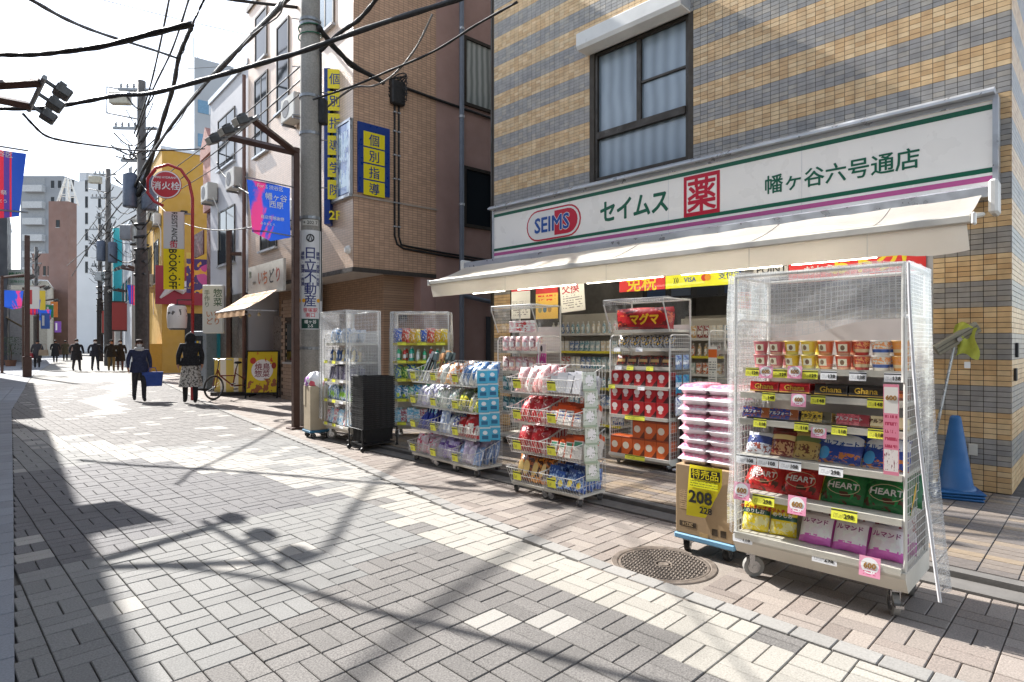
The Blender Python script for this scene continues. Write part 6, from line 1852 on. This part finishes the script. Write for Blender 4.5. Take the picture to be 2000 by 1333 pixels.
part('stay', MB().box(-.4, -.12, .42, -.39, .14, .44).box(.39, -.12, .42, .4, .14, .44), [BLACKR], ab)
# yellow striped crate screen behind the bicycle
cr = thing('striped_panel', 'yellow and white striped panel behind the bicycle', 'panel', T(6.5, 17.3, 0) @ Rz(-40))
part('sheet', MB().box(-.75, 0, .1, .3, .04, 1.05), [printed('striped', '#b9a24a', [('band', 'X', .15, .3, '#c9c3b4'), ('band', 'X', .5, .62, '#c9c3b4'), ('band', 'X', .8, 1, '#a58f7a')], .6)], cr)
part('foot', MB().box(-.8, -.15, 0, .35, .2, .1), [BLACKR], cr)
# vending machine shape by the grey house
vm = thing('vending_machine', 'grey vending machine standing against the yellow building side', 'vending machine', T(6.55, 20.3, 0) @ Rz(-80))
part('cabinet', MB().cbox(-.5, -.3, .05, .5, .4, 1.85, .02), [mat('#7f868c', .4, .2, var=.06)], vm)
part('window', MB().box(-.42, -.315, .95, .3, -.302, 1.7), [DGLASS], vm)
for k in range(10):
    part('can', MB().cyl((-.36 + (k % 5) * .14, -.33, 1.08 + .32 * (k // 5)), (-.36 + (k % 5) * .14, -.33, 1.22 + .32 * (k // 5)), .032, 8), [flat(('#a33', '#2b5', '#36a', '#ca3', '#999')[k % 5].replace('#', '#') if False else ('#aa3333', '#22aa55', '#3366aa', '#ccaa33', '#999999')[k % 5])], vm)
part('slot', MB().box(-.3, -.32, .25, .3, -.302, .45), [BLACKR], vm)
# bicycle
bk = thing('bicycle', 'red brown small wheel bicycle parked beside the A board', 'bicycle', T(5.42, 16.3, 0) @ Rz(25))
FRM = mat('#7a3a26', .35, .3, var=.08)
TYR = mat('#26241f', .8, var=.05)
for x in (0, 1.32):
    w = part('wheel', MB().tube([(x + .30 * math.cos(a * math.pi / 18), 0, .325 + .30 * math.sin(a * math.pi / 18)) for a in range(37)], .021, 7), [TYR], bk)
    part('rim', MB().tube([(x + .272 * math.cos(a * math.pi / 18), 0, .325 + .272 * math.sin(a * math.pi / 18)) for a in range(37)], .009, 5), [CHROME], w)
    sk = MB()
    for k in range(18):
        a = k * math.pi / 9
        sk.cyl((x, .02 * (-1) ** k, .325), (x + .27 * math.cos(a), 0, .325 + .27 * math.sin(a)), .0025, 4, cap=False)
    part('spokes', sk, [CHROME], w)
    part('hub', MB().cyl((x, -.04, .325), (x, .04, .325), .025, 10), [CHROME], w)
part('frame_tube', MB().tube([(.12, 0, .78), (.2, 0, .62), (.62, 0, .33), (.9, 0, .33)], .021, 8).cyl((.62, 0, .33), (.74, 0, .80), .018, 8).cyl((.62, -.03, .33), (1.32, -.05, .325), .011, 6).cyl((.62, .03, .33), (1.32, .05, .325), .011, 6).cyl((.72, 0, .66), (1.32, -.05, .325), .01, 6).cyl((.72, 0, .66), (1.32, .05, .325), .01, 6).cyl((.2, 0, .62), (.71, 0, .6), .016, 8), [FRM], bk)
part('fork', MB().tube([(.12, 0, .8), (.05, .05, .5), (0, .05, .325)], .012, 6).tube([(.12, 0, .8), (.05, -.05, .5), (0, -.05, .325)], .012, 6), [FRM], bk)
part('handlebar', MB().cyl((.12, 0, .78), (.16, 0, 1.02), .014, 8).tube([(.3, -.29, 1.03), (.17, -.2, 1.06), (.15, 0, 1.03), (.17, .2, 1.06), (.3, .29, 1.03)], .011, 7), [CHROME], bk)
part('saddle', MB().lathe([(0, .05), (.06, .045), (.085, .0), (.03, -.02), (0, -.02)], 12), [BLACKR], bk, T(.80, 0, .93) @ Matrix.Diagonal((1.5, .9, 1, 1)), smooth=True)
part('seat_post', MB().cyl((.74, 0, .78), (.79, 0, .92), .013, 8), [CHROME], bk)
part('crank', MB().cyl((.62, -.07, .33), (.62, .07, .33), .02, 8).lathe([(0, 0), (.085, .0), (.085, .006), (0, .006)], 18), [CHROME], bk)
for s in (-1, 1):
    part('pedal', MB().box(.62 + s * .13, s * .08 - .045, .30 - s * .08, .72 + s * .13, s * .08 + .045, .325 - s * .08), [BLACKR], bk)
part('mudguard', MB().tube([(1.32 + .345 * math.cos(a), 0, .325 + .345 * math.sin(a)) for a in [R(20 + 15 * k) for k in range(10)]], .018, 5), [FRM], bk)
part('carrier', MB().box(1.05, -.06, .70, 1.55, .06, .715).cyl((1.32, .06, .33), (1.45, .06, .7), .007, 5).cyl((1.32, -.06, .33), (1.45, -.06, .7), .007, 5), [CHROME], bk)
part('kickstand', MB().cyl((1.2, .06, .3), (1.3, .2, .0), .01, 6), [CHROME], bk)

# ---------------------------------------------------------------- wired poles up the street
DKP = mat('#5d5a57', .7, var=.12, scale=3)
DBLUE = mat('#4f5868', .5, .2, var=.08)
PORC = mat('#8f9294', .3, var=.05)
def wired_pole(label, M, h, full=True):
    t = thing('utility_pole', label, 'utility pole', M)
    part('shaft', MB().lathe([(.2, -.05), (.19, 3), (.15, h), (0, h)], 16), [DKP], t, smooth=True)
    if full:
        for z, x in ((8.3, -.35), (8.2, .38)):
            tr = part('transformer', MB().lathe([(0, 0), (.25, 0), (.27, .05), (.27, 1.25), (.2, 1.35), (0, 1.37)], 16), [DBLUE], t, T(x, -.15, z - 1.4), smooth=True)
            for q_ in (1, -1):
                part('bushing', MB().cyl((.08 * q_, -.1 * q_, 1.35), (.1 * q_, -.12 * q_, 1.6), .035, 8), [PORC], tr)
    arms = ((h - .35, .9), (h - 1.9, 1.1), (h - 3.2, .8)) if full else ((h - .4, .9), (h - 1.6, .9), (h - 3.5, .7))
    for z, L in arms:
        a = part('cross_arm', MB().box(-L, -.05, z - .05, L * .55, .05, z + .05), [GALV], t)
        for k in range(4):
            x = -L + .1 + k * .25
            part('insulator', MB().lathe([(0, 0), (.05, .0), (.03, .05), (.06, .08), (.03, .13), (.05, .17), (0, .22)], 9), [PORC], a, T(x, 0, z + .05))
    if full:
        part('switch_frame', MB().tube([(0, 0, h - .5), (-1.35, 0, h - .25), (-1.35, 0, h - 1.3), (0, 0, h - 1.55)], .035, 6), [GALV], t)
        part('switch_box', MB().cbox(-1.2, -.15, h - .95, -.45, .15, h - .5, .02), [mat('#a3a092', .5)], t)
        part('relay_box', MB().cbox(-.75, -.2, 5.6, -.3, .1, 6.2, .02), [GALV], t)
    rnd = random.Random(int(h * 10))
    for k in range(26 if full else 12):
        z = rnd.uniform(4.6, h - .6)
        pts = []
        x0, x1 = rnd.uniform(-1.2, -.2), rnd.uniform(.0, .7)
        dp_ = rnd.uniform(.2, .9)
        for i in range(7):
            u = i / 6
            pts.append((x0 + (x1 - x0) * u, -.15 + rnd.uniform(-.05, .05), z - dp_ * math.sin(math.pi * u) + .3 * u))
        part('jumper_wire', MB().tube(pts, rnd.choice((.012, .018, .028)), 5), [CBL], t)
    for k in range(5):
        part('cable_clamp', MB().cyl((-.2, -.15, 4.2 + k * .5), (.22, -.15, 4.25 + k * .5), .06, 7), [CBL], t)
    part('sheath', MB().lathe([(.21, 0), (.23, .05), (.24, 4.4), (.22, 5.2)], 14), [mat('#3f3b38', .8, var=.15, scale=4)], t)
    return t
wired_pole('dark utility pole crowded with transformers and cables before the yellow building', T(6.42, 27.55, 0) @ Rz(-42), 12.0)
wired_pole('utility pole beside the turquoise tower up the street', T(9.0, 46.9, 0) @ Rz(-42), 13.0, True)
wired_pole('utility pole with few cables far up the street on the right', T(11.0, 60.3, 0) @ Rz(-42), 11.5, False)
wired_pole('utility pole far up the street on the left side', T(8.4, 75, 0) @ Rz(-42), 11, False)
CNAMES = {'roofline': 'thick cable bundle strung high across the street between the roofs', 'big': 'thick sagging cable bundle crossing the whole street near the top', 'cross1': 'cable bundle running from the top left down to the cable junction', 'cross2': 'cable bundle from the left edge up to the cable junction',
 'bundle': 'heavy twisted cable bundle dropping from the junction to the wired pole', 'twist1': 'twisted cable from the top edge to the wired pole, left one', 'twist2': 'twisted cable from the top edge to the wired pole, right one',
 'diag': 'black cable running diagonally from the concrete pole to the wired pole', 'thin1': 'thin wire crossing the sky level behind the wired pole', 'thin2': 'thin wire slanting across the upper sky', 'thin3': 'short thin wire rising from the cable junction to the top edge',
 'store1': 'pair cable from the concrete pole towards the tiled drugstore', 'store2': 'pale looping service cable in front of the brown tiled wall', 'drop': 'thick service cable from the concrete pole to the brown wall', 'lampfeed': 'feed cable from the left lamp floodlights across the street',
 'along1': 'upper thin cable from the concrete pole up the street', 'along2': 'middle thin cable from the concrete pole up the street', 'along3': 'lower thin cable from the concrete pole up the street', 'house': 'service cable hanging at the grey house window', 'rise': 'black cable rising from the concrete pole to the top edge',
 'far1': 'upper cable between the two wired poles', 'far2': 'second cable past the wired poles', 'far3': 'third cable past the wired poles', 'far4': 'slanting cable from the wired pole down the street', 'sag': 'slack cable between the concrete pole and the wired pole'}
WIRES = [
    ('roofline', .036, [(-1.2, 12.5, 9.3), (.33, 13.0, 9.0), (2.4, 13.7, 8.95), (4.3, 13.9, 9.0), (6.42, 13.6, 9.4)]),
    ('big', 0.04, [(0.77, 16.44, 6.19), (1.17, 15.48, 6.08), (1.7, 14.53, 5.97), (2.2, 13.61, 5.97), (2.6, 12.79, 5.97), (2.98, 11.99, 5.89), (3.61, 10.8, 6.0), (4.06, 9.78, 6.06), (4.39, 9.18, 6.14), (4.93, 7.79, 6.25), (5.36, 6.51, 6.27), (5.69, 5.62, 6.35)]),
    ('cross1', .032, [(0.97, 12.01, 6.93), (1.29, 12.12, 6.91), (1.96, 13.57, 7.41), (2.87, 15.49, 8.18), (4.44, 17.87, 9.2), (5.34, 18.95, 9.64)]),
    ('cross2', .03, [(0.59, 10.55, 5.24), (0.77, 10.23, 5.21), (1.02, 9.57, 5.07), (1.2, 8.68, 4.86), (1.46, 7.86, 4.73), (1.71, 6.9, 4.61), (1.93, 6.4, 4.6)]),
    ('bundle', (.05, .09), [(5.23, 17.36, 9.98), (5.29, 18.15, 9.85), (5.34, 18.95, 9.64), (5.63, 20.5, 9.39), (5.84, 22.4, 8.92), (6.16, 24.91, 8.44), (6.26, 26.22, 7.88), (6.28, 27.6, 7.34)]),
    ('twist1', 0.028, [(4.54, 16.64, 10.39), (4.64, 17.25, 10.35), (5.19, 20.23, 10.4), (5.78, 23.88, 10.28), (6.19, 27.69, 9.86)]),
    ('twist2', 0.028, [(4.89, 16.29, 10.39), (5.13, 17.47, 10.5), (5.59, 20.53, 10.49), (5.85, 23.8, 10.24), (6.25, 27.63, 9.74)]),
    ('diag', 0.05, [(4.36, 9.21, 7.17), (4.47, 9.94, 7.31), (4.83, 12.12, 7.71), (5.3, 16.59, 8.17), (5.69, 21.14, 8.27), (5.98, 25.08, 8.03), (6.19, 27.69, 7.69)]),
    ('thin1', 0.014, [(2.62, 39.71, 14.89), (7.21, 36.55, 15.49), (11.71, 33.49, 16.27), (12.49, 32.72, 16.38)]),
    ('thin2', 0.014, [(5.29, 28.59, 15.23), (8.41, 29.72, 16.08), (12.07, 30.31, 16.83)]),
    ('thin3', .010, [(1.91, 6.0, 4.67), (1.91, 6.14, 4.63), (1.93, 6.4, 4.6), (3.27, 10.85, 6.77), (5.23, 17.36, 9.97)]),
    ('store1', 0.018, [(4.84, 9.71, 5.65), (5.12, 8.87, 5.71), (5.37, 8.19, 5.82), (5.65, 7.35, 5.95), (5.83, 6.61, 6.13), (5.9, 5.83, 6.18)]),
    ('store2', 0.016, [(5.02, 9.54, 5.53), (5.17, 8.96, 5.72), (5.31, 8.54, 5.67), (5.43, 8.14, 5.77), (5.56, 7.73, 6.09), (5.62, 7.38, 6.51)]),
    ('drop', 0.045, [(4.95, 9.74, 6.96), (5.33, 9.94, 6.84), (5.79, 10.03, 6.66), (6.59, 10.23, 6.64)]),
    ('lampfeed', 0.022, [(1.3, 13.23, 5.41), (1.44, 13.23, 5.25), (1.66, 13.58, 5.2), (2.05, 14.18, 5.34), (2.98, 16.08, 5.9), (4.57, 19.43, 6.93), (6.83, 21.41, 7.96)]),
    ('along1', 0.013, [(4.81, 9.88, 6.37), (5.07, 13.29, 6.45), (5.47, 17.13, 6.74), (5.9, 23.75, 7.01), (6.68, 32.85, 7.24)]),
    ('along2', 0.013, [(4.81, 9.88, 6.13), (4.89, 11.78, 6.06), (5.4, 15.79, 6.35), (6.11, 22.14, 6.78), (6.31, 27.58, 6.62)]),
    ('along3', 0.011, [(4.81, 9.88, 5.91), (4.97, 11.98, 5.83), (5.49, 15.7, 6.03), (5.99, 22.26, 6.36), (6.34, 27.55, 6.41)]),
    ('house', 0.025, [(6.52, 19.33, 6.99), (6.53, 18.89, 6.56), (6.43, 17.59, 5.95), (6.21, 16.11, 5.42), (6.03, 15.16, 5.09)]),
    ('rise', 0.035, [(4.97, 9.72, 6.53), (5.14, 9.27, 6.77), (5.23, 8.9, 6.85), (5.31, 8.54, 7.04), (5.29, 8.28, 7.17)]),
    ('far1', 0.03, [(6.28, 27.6, 9.08), (7.49, 36.27, 10.51), (8.99, 47.48, 12.46)]),
    ('far2', 0.03, [(6.28, 27.6, 8.47), (7.4, 36.37, 9.05), (8.99, 47.48, 10.58), (11.41, 73.28, 11.3)]),
    ('far3', 0.03, [(6.28, 27.6, 6.62), (7.54, 37.64, 7.66), (8.99, 47.48, 8.87), (11.04, 76.47, 9.5)]),
    ('far4', 0.03, [(6.19, 27.69, 7.69), (7.72, 43.1, 7.97), (9.58, 63.82, 7.32)]),
    ('sag', 0.014, [(6.28, 27.6, 8.06), (5.69, 21.14, 5.54), (5.48, 16.41, 4.39), (4.61, 9.94, 3.58)]),]
CBLG = mat('#6a655f', .6, var=.1)
for nm, r, pts in WIRES:
    # smooth the run
    P_ = [Vec(p) for p in pts]
    out = []
    for i in range(len(P_) - 1):
        p0, p1, p2, p3 = P_[max(i - 1, 0)], P_[i], P_[i + 1], P_[min(i + 2, len(P_) - 1)]
        for k in range(6):
            t = k / 6
            out.append(.5 * ((2 * p1) + (p2 - p0) * t + (2 * p0 - 5 * p1 + 4 * p2 - p3) * t * t + (3 * p1 - p0 - 3 * p2 + p3) * t ** 3))
    out.append(P_[-1])
    r0, r1 = r if isinstance(r, tuple) else (r, r)
    r = r0
    o = solid('overhead_cable', MB().tube(out, [(r0 + (r1 - r0) * i / len(out)) * (1 + .12 * math.sin(i * 1.7)) for i in range(len(out))], 7), [CBLG if nm in ('store2',) else CBL], CNAMES[nm], 'cable', group='overhead cables', smooth=True)
    if (r > .04 or r1 > .04) and nm != 'roofline':       # lashing wire round the bundles
        part('lashed_wire', MB().tube([p + Vec((r * 1.0 * math.sin(i * .9), 0, -r * 1.15 + .02 * math.sin(i * .5))) for i, p in enumerate(out)], .013, 5), [CBL if nm != 'big' else mat('#8a857c', .5)], o)
        part('lashed_wire', MB().tube([p + Vec((r * math.cos(i * 1.3), .02, r * .9 * math.sin(i * 1.3))) for i, p in enumerate(out)], .010, 5), [CBL], o)
# ================================================================ people
SKIN = mat('#a87a62', .55, var=.04)
def person(label, M, H=1.65, coat='#15161c', legs='#1b1b20', shoes='#141414', hair='#17120f', stride=.16, coat_hem=.80, mask=False, skirt=None, arm=0.0, hands=True, hood=False, hat=None, width=1.0):
    s = H / 1.70
    J, E, Rd = [], [], []
    def add(p, r, par=None, r2=None):
        J.append(p)
        Rd.append((r, r2 or r))
        if par is not None:
            E.append((par, len(J) - 1))
        return len(J) - 1
    w = width
    pel = add((0, 0, .96), .155 * w, None, .115)
    sp = add((0, 0, 1.14), .15 * w, pel, .115)
    ch = add((0, .005, 1.33), .175 * w, sp, .125)
    nb = add((0, .01, 1.46), .085, ch)
    nk = add((0, 0, 1.52), .054, nb)
    h1 = add((0, -.015, 1.595), .080, nk, .092)
    h2 = add((0, -.005, 1.66), .080, h1, .088)
    for sx, ph in ((1, 1), (-1, -1)):
        sh = add((sx * .185 * w, .005, 1.415), .072, ch)
        el = add((sx * .245 * w, .03 + ph * arm * .5, 1.17), .06, sh)
        wr = add((sx * .25 * w, -.05 + ph * arm, .965), .042, el)
        if hands:
            pm = add((sx * .25 * w, -.065 + ph * arm, .90), .030, wr, .016)
            for k, L in enumerate((.060, .075, .070, .055)):
                fa = add((sx * .25 * w - .006 * sx, -.095 + ph * arm + k * .019, .865), .0085, pm)
                add((sx * .25 * w - .020 * sx, -.097 + ph * arm + k * .019, .865 - L), .007, fa)
            th = add((sx * .235 * w, -.105 + ph * arm, .90), .0095, pm)
            add((sx * .225 * w, -.118 + ph * arm, .865), .0085, th)
        hp = add((sx * .09, 0, .88), .105, pel)
        kn = add((sx * .10, -.02 - ph * stride * .45, .50), .072, hp)
        an = add((sx * .095, .02 - ph * stride, .105 + (.05 if ph < 0 and stride > .1 else 0)), .055, kn)
        add((sx * .10, -.13 - ph * stride, .045), .052, an, .042)
    me = bpy.data.meshes.new('person')
    me.from_pydata([(x * s, y * s, z * s) for x, y, z in J], E, [])
    o = bpy.data.objects.new('person_rig', me)
    COL.objects.link(o)
    sk = o.modifiers.new('skin', 'SKIN')
    sk.use_smooth_shade = True
    lay_ = me.skin_vertices[0].data if me.skin_vertices else None
    if lay_ is None:
        me.skin_vertices.new() if hasattr(me.skin_vertices, 'new') else None
    for i, v in enumerate(me.skin_vertices[0].data):
        v.radius = (Rd[i][0] * s, Rd[i][1] * s)
        v.use_root = (i == 0)
    sub = o.modifiers.new('sub', 'SUBSURF')
    sub.levels = 2
    sub.render_levels = 2
    dg = bpy.context.evaluated_depsgraph_get()
    body = bpy.data.meshes.new_from_object(o.evaluated_get(dg))
    bpy.data.objects.remove(o)
    body.materials.clear()
    for m in (mat(coat, .85, var=.15, scale=12, bump=.3), mat(legs, .8, var=.1, scale=10), mat(shoes, .5, var=.05), SKIN, flat('#c9cacb', .8)):
        body.materials.append(m)
    for p in body.polygons:
        c = p.center / s
        if c.z > 1.505:
            mi = 4 if (mask and c.z < 1.615 and c.y < -.045) else 3
        elif abs(c.x) > .20 * w and c.z < .955:
            mi = 3
        elif c.z > coat_hem and not (abs(c.x) < .19 and c.z < coat_hem):
            mi = 0
        elif c.z > .10:
            mi = 1
        else:
            mi = 2
        p.material_index = mi
        p.use_smooth = True
    t = tag(link('person', body, None, M), label, 'person', None)
    hm = mat(hair, .7, var=.1, scale=20, bump=.3)
    if hood:
        part('hood', MB().surf(lambda u, v: ((.100 + .02 * math.sin(v * 3)) * math.sin(u * 6.283) * math.sin(.15 + v * 2.4) * s, (.015 + .115 * math.cos(u * 6.283) * math.sin(.15 + v * 2.4)) * s, (1.59 + .15 * math.cos(.15 + v * 2.4)) * s), 16, 10), [mat(coat, .95, var=.2, scale=40, bump=.8)], t, smooth=True)
    else:
        part('hair', MB().surf(lambda u, v: (.092 * math.sin(u * 6.283) * math.sin(v * 1.9) * s, (.012 + .105 * math.cos(u * 6.283) * math.sin(v * (1.9 if math.cos(u * 6.283) > -.2 else 1.15))) * s, (1.64 + .112 * math.cos(v * (1.9 if math.cos(u * 6.283) > -.2 else 1.15))) * s), 16, 8), [hm if not hat else mat(hat, .8)], t, smooth=True)
        part('nose', MB().lathe([(0, .022), (.008, .012), (.013, 0)], 7), [SKIN if not mask else flat('#c9cacb', .8)], t, T(0, -.105 * s, 1.60 * s) @ Rx(90))
        for sx in (-1, 1):
            part('eye', MB().lathe([(0, .004), (.008, .002), (.011, 0)], 8), [flat('#1a1512')], t, T(sx * .033 * s, -.097 * s, 1.632 * s) @ Rx(90))
            part('ear', MB().lathe([(0, .012), (.02, .006), (.024, 0)], 8), [SKIN], t, T(sx * .082 * s, .005 * s, 1.61 * s) @ Ry(sx * 90))
    # coat body hanging below the waist
    def hemf(u, v):
        a = u * 6.283
        k = 1 + .22 * v + .03 * math.sin(a * 5)
        return (.185 * w * k * math.sin(a) * s, .145 * k * math.cos(a) * s + .01, (1.12 - v * (1.12 - coat_hem)) * s)
    part('coat', MB().surf(hemf, 20, 6), [mat(coat, .9, var=.15, scale=14, bump=.4)], t, smooth=True)
    part('collar', MB().lathe([(.075 * s, 1.44 * s), (.105 * s, 1.455 * s), (.10 * s, 1.50 * s), (.07 * s, 1.515 * s)], 14), [mat(coat, .9, var=.15, scale=14, bump=.4)], t, smooth=True)
    if skirt:
        part('skirt', MB().surf(lambda u, v: ((.17 + .085 * v + .018 * math.sin(u * 44)) * math.sin(u * 6.283) * s, (.14 + .075 * v + .018 * math.sin(u * 44)) * math.cos(u * 6.283) * s, (.98 - v * .56) * s), 60, 6), [skirt], t, smooth=True)
    return t
LACE = NT('patterned_skirt')
LACE.set(LACE.b.inputs['Base Color'], LACE.mix(LACE.math('GREATER_THAN', LACE.noise(26, 3), .53), lin('#b5b1aa'), lin('#55524d')))
LACE.b.inputs['Roughness'].default_value = .9
LACE = LACE.m
# facing -y locally; towards the camera = about Rz(0)
person('person walking away in a black hooded jacket and patterned skirt', T(4.70, 15.75, 0) @ Rz(168), 1.69, '#1b1b1e', '#1c1c20', hood=True, skirt=LACE, coat_hem=.93, stride=.19, arm=.05, width=1.05)
mn = person('person in a navy jacket and white mask carrying a blue bag', T(3.98, 17.3, 0) @ Rz(-6), 1.52, '#252c48', '#212228', hair='#3a241b', mask=True, stride=.2, coat_hem=.82, width=1.08)
part('scarf', MB().lathe([(.085, 1.27), (.12, 1.29), (.10, 1.36), (.07, 1.37)], 14), [flat('#b5b5b4', .9)], mn, smooth=True)
bgm = mat('#1d3f8a', .6, var=.1)
bg_ = thing('tote_bag', 'blue tote bag in the hand of the person in the navy jacket', 'bag', T(4.25, 17.18, .38) @ Rz(-20))
part('body', MB().prism([(-.2, 0), (.2, 0), (.23, .36), (-.23, .36)], -.07, .07, 'y'), [bgm], bg_)
part('handle', MB().tube([(-.1, -.06, .36), (-.06, -.05, .47), (.06, -.05, .47), (.1, -.06, .36)], .01, 6), [bgm], bg_)
for x, y, rz, H, c, l, kw, lb in (
    (6.0, 38.6, 10, 1.66, '#26262b', '#2e2e34', dict(width=1.25, coat_hem=.6, mask=True), 'person in a wide black coat, leftmost of the group walking abreast'),
    (6.75, 38.2, 4, 1.66, '#2a2d38', '#272a33', dict(width=1.25, mask=True), 'person in a dark jacket, second of the group walking abreast'),
    (7.28, 37.2, -6, 1.62, '#1f1d1c', '#6f5f3c', dict(width=1.2, hat='#141414'), 'person in khaki trousers with a dark jacket in the walking group'),
    (7.72, 37.4, -10, 1.62, '#23201f', '#4a2a24', dict(width=1.1, mask=True, coat_hem=.55), 'person in a dark brown coat at the right of the walking group'),
    (5.15, 45.6, 175, 1.64, '#3a3a40', '#1a1b20', dict(width=1.1, coat_hem=.6), 'person in a grey coat with a red bag near the left pavement'),
    (7.6, 57.5, 170, 1.70, '#26262a', '#222226', dict(width=1.15, coat_hem=.5), 'person in a long black coat walking away up the street'),
    (6.9, 60.5, 10, 1.68, '#1f2430', '#17171a', dict(width=1.1), 'person in dark blue far up the street'),
    (8.8, 61.5, 175, 1.68, '#57503c', '#26241f', dict(width=1.1, coat_hem=.6), 'person in an olive coat far up the street')):
    person(lb, T(x, y, 0) @ Rz(rz), H, c, l, hands=False, stride=.2, **kw)
rb = thing('handbag', 'red handbag carried by the person in the grey coat', 'bag', T(4.75, 45.4, .62) @ Rz(-30))
part('body', MB().prism([(-.2, 0), (.2, 0), (.16, .28), (-.16, .28)], -.08, .08, 'y'), [mat('#8a1f2c', .5)], rb)
part('handle', MB().tube([(-.1, 0, .28), (-.06, 0, .42), (.06, 0, .42), (.1, 0, .28)], .012, 6), [mat('#8a1f2c', .5)], rb)
sb_ = thing('shoulder_bag', 'beige shoulder bag on the person in the grey coat', 'bag', T(5.42, 45.3, .75) @ Rz(-30))
part('body', MB().prism([(-.24, 0), (.24, 0), (.2, .34), (-.2, .34)], -.08, .08, 'y'), [mat('#8f7d68', .7)], sb_)
part('strap', MB().tube([(-.15, 0, .34), (-.1, .05, .68), (.1, .05, .68), (.15, 0, .34)], .012, 6), [mat('#8f7d68', .7)], sb_)
# potted shrub by the white shop house on the left
sh = thing('potted_shrub', 'small green shrub in a pot by the white shop house', 'shrub', T(4.35, 50.5, 0))
part('pot', MB().lathe([(0, 0), (.25, 0), (.32, .4), (.28, .4), (.25, .36), (0, .36)], 14), [mat('#6a4a3a', .8)], sh)
part('stem', MB().tube([(0, 0, .3), (.05, 0, .8), (-.03, .05, 1.4)], .03, 6), [mat('#4a3a2a', .9)], sh)
lf = MB()
rnd = random.Random(3)
for k in range(420):
    a, r_, z = rnd.uniform(0, 6.28), rnd.uniform(.05, .6) ** .8, rnd.uniform(.7, 1.9)
    M_l = T(r_ * math.cos(a), r_ * math.sin(a), z) @ Rz(rnd.uniform(0, 360)) @ Rx(rnd.uniform(-60, 60))
    b = len(lf.v)
    lf.v += [tuple(M_l @ Vec(p)) for p in ((-.05, 0, 0), (0, -.03, .01), (.06, 0, 0), (0, .03, .01))]
    lf.face([b, b + 1, b + 2, b + 3])
part('crown', lf, [mat('#3d5230', .7, var=.25)], sh)['kind'] = 'stuff'
# ================================================================ small shop signs and awnings far up the street
rnd = random.Random(21)
SG = [('white hanging sign with a red stripe', '#c9c9c6', '#b0303a'), ('yellow hanging sign', '#d8b82a', '#3a3a3a'), ('blue hanging sign', '#2f5aa8', '#d0d0d0'), ('green hanging sign', '#2f8a5a', '#d8d8d8'), ('orange hanging sign', '#d07a2f', '#f0f0f0'), ('violet hanging sign', '#7a4aa8', '#e0e0e0')]
for k in range(12):
    side = 1 if k % 2 == 0 else -1
    y = 41 + k * 3.4
    x = (xr(y) + .35) if side > 0 else (xl(y) - .75)
    nm, c1, c2 = SG[(k // 2) % 6]
    s = thing('hanging_shop_sign', '%s, %s on the %s far up the street' % (nm, ORD[k // 2], 'right' if side > 0 else 'left'), 'sign', T(x, y, 2.6 + rnd.uniform(0, 1.4)) @ Rz(-12), 'hanging shop signs far up the street')
    h = rnd.uniform(.9, 1.7)
    part('panel', MB().box(0, -.05, 0, .55, .05, h), [flat(c1)], s)
    part('stripe', MB().box(.08, -.056, h * .2, .22, -.051, h * .85), [flat(c2)], s)
    part('bracket', MB().box(.55 if side > 0 else -.5, -.02, h * .8, 1.1 if side > 0 else 0, .02, h * .8 + .05), [GALV], s)
for k, (y, c, n) in enumerate(((43.5, '#a8463c', 'dark red awning of a shop far up the right side'), (50.5, '#4f7f6a', 'green awning of a shop far up the right side'), (57, '#b5a184', 'cream awning of a shop far up the right side'), (65, '#8f5a3c', 'brown awning of a shop far up the right side'))):
    a = thing('awning', n, 'awning', T(xr(y) + 1.9, y, 2.5) @ Rz(-98))
    part('canopy', MB().surf(lambda u, v: (-1.5 + 3 * u, -1.3 * (1 - v), .6 * v), 4, 2).box(-1.5, -1.32, -.2, 1.5, -1.3, 0), [mat(c, .8)], a)
    part('bar', MB().cyl((-1.5, -1.3, 0), (1.5, -1.3, 0), .03, 6), [GALV], a)
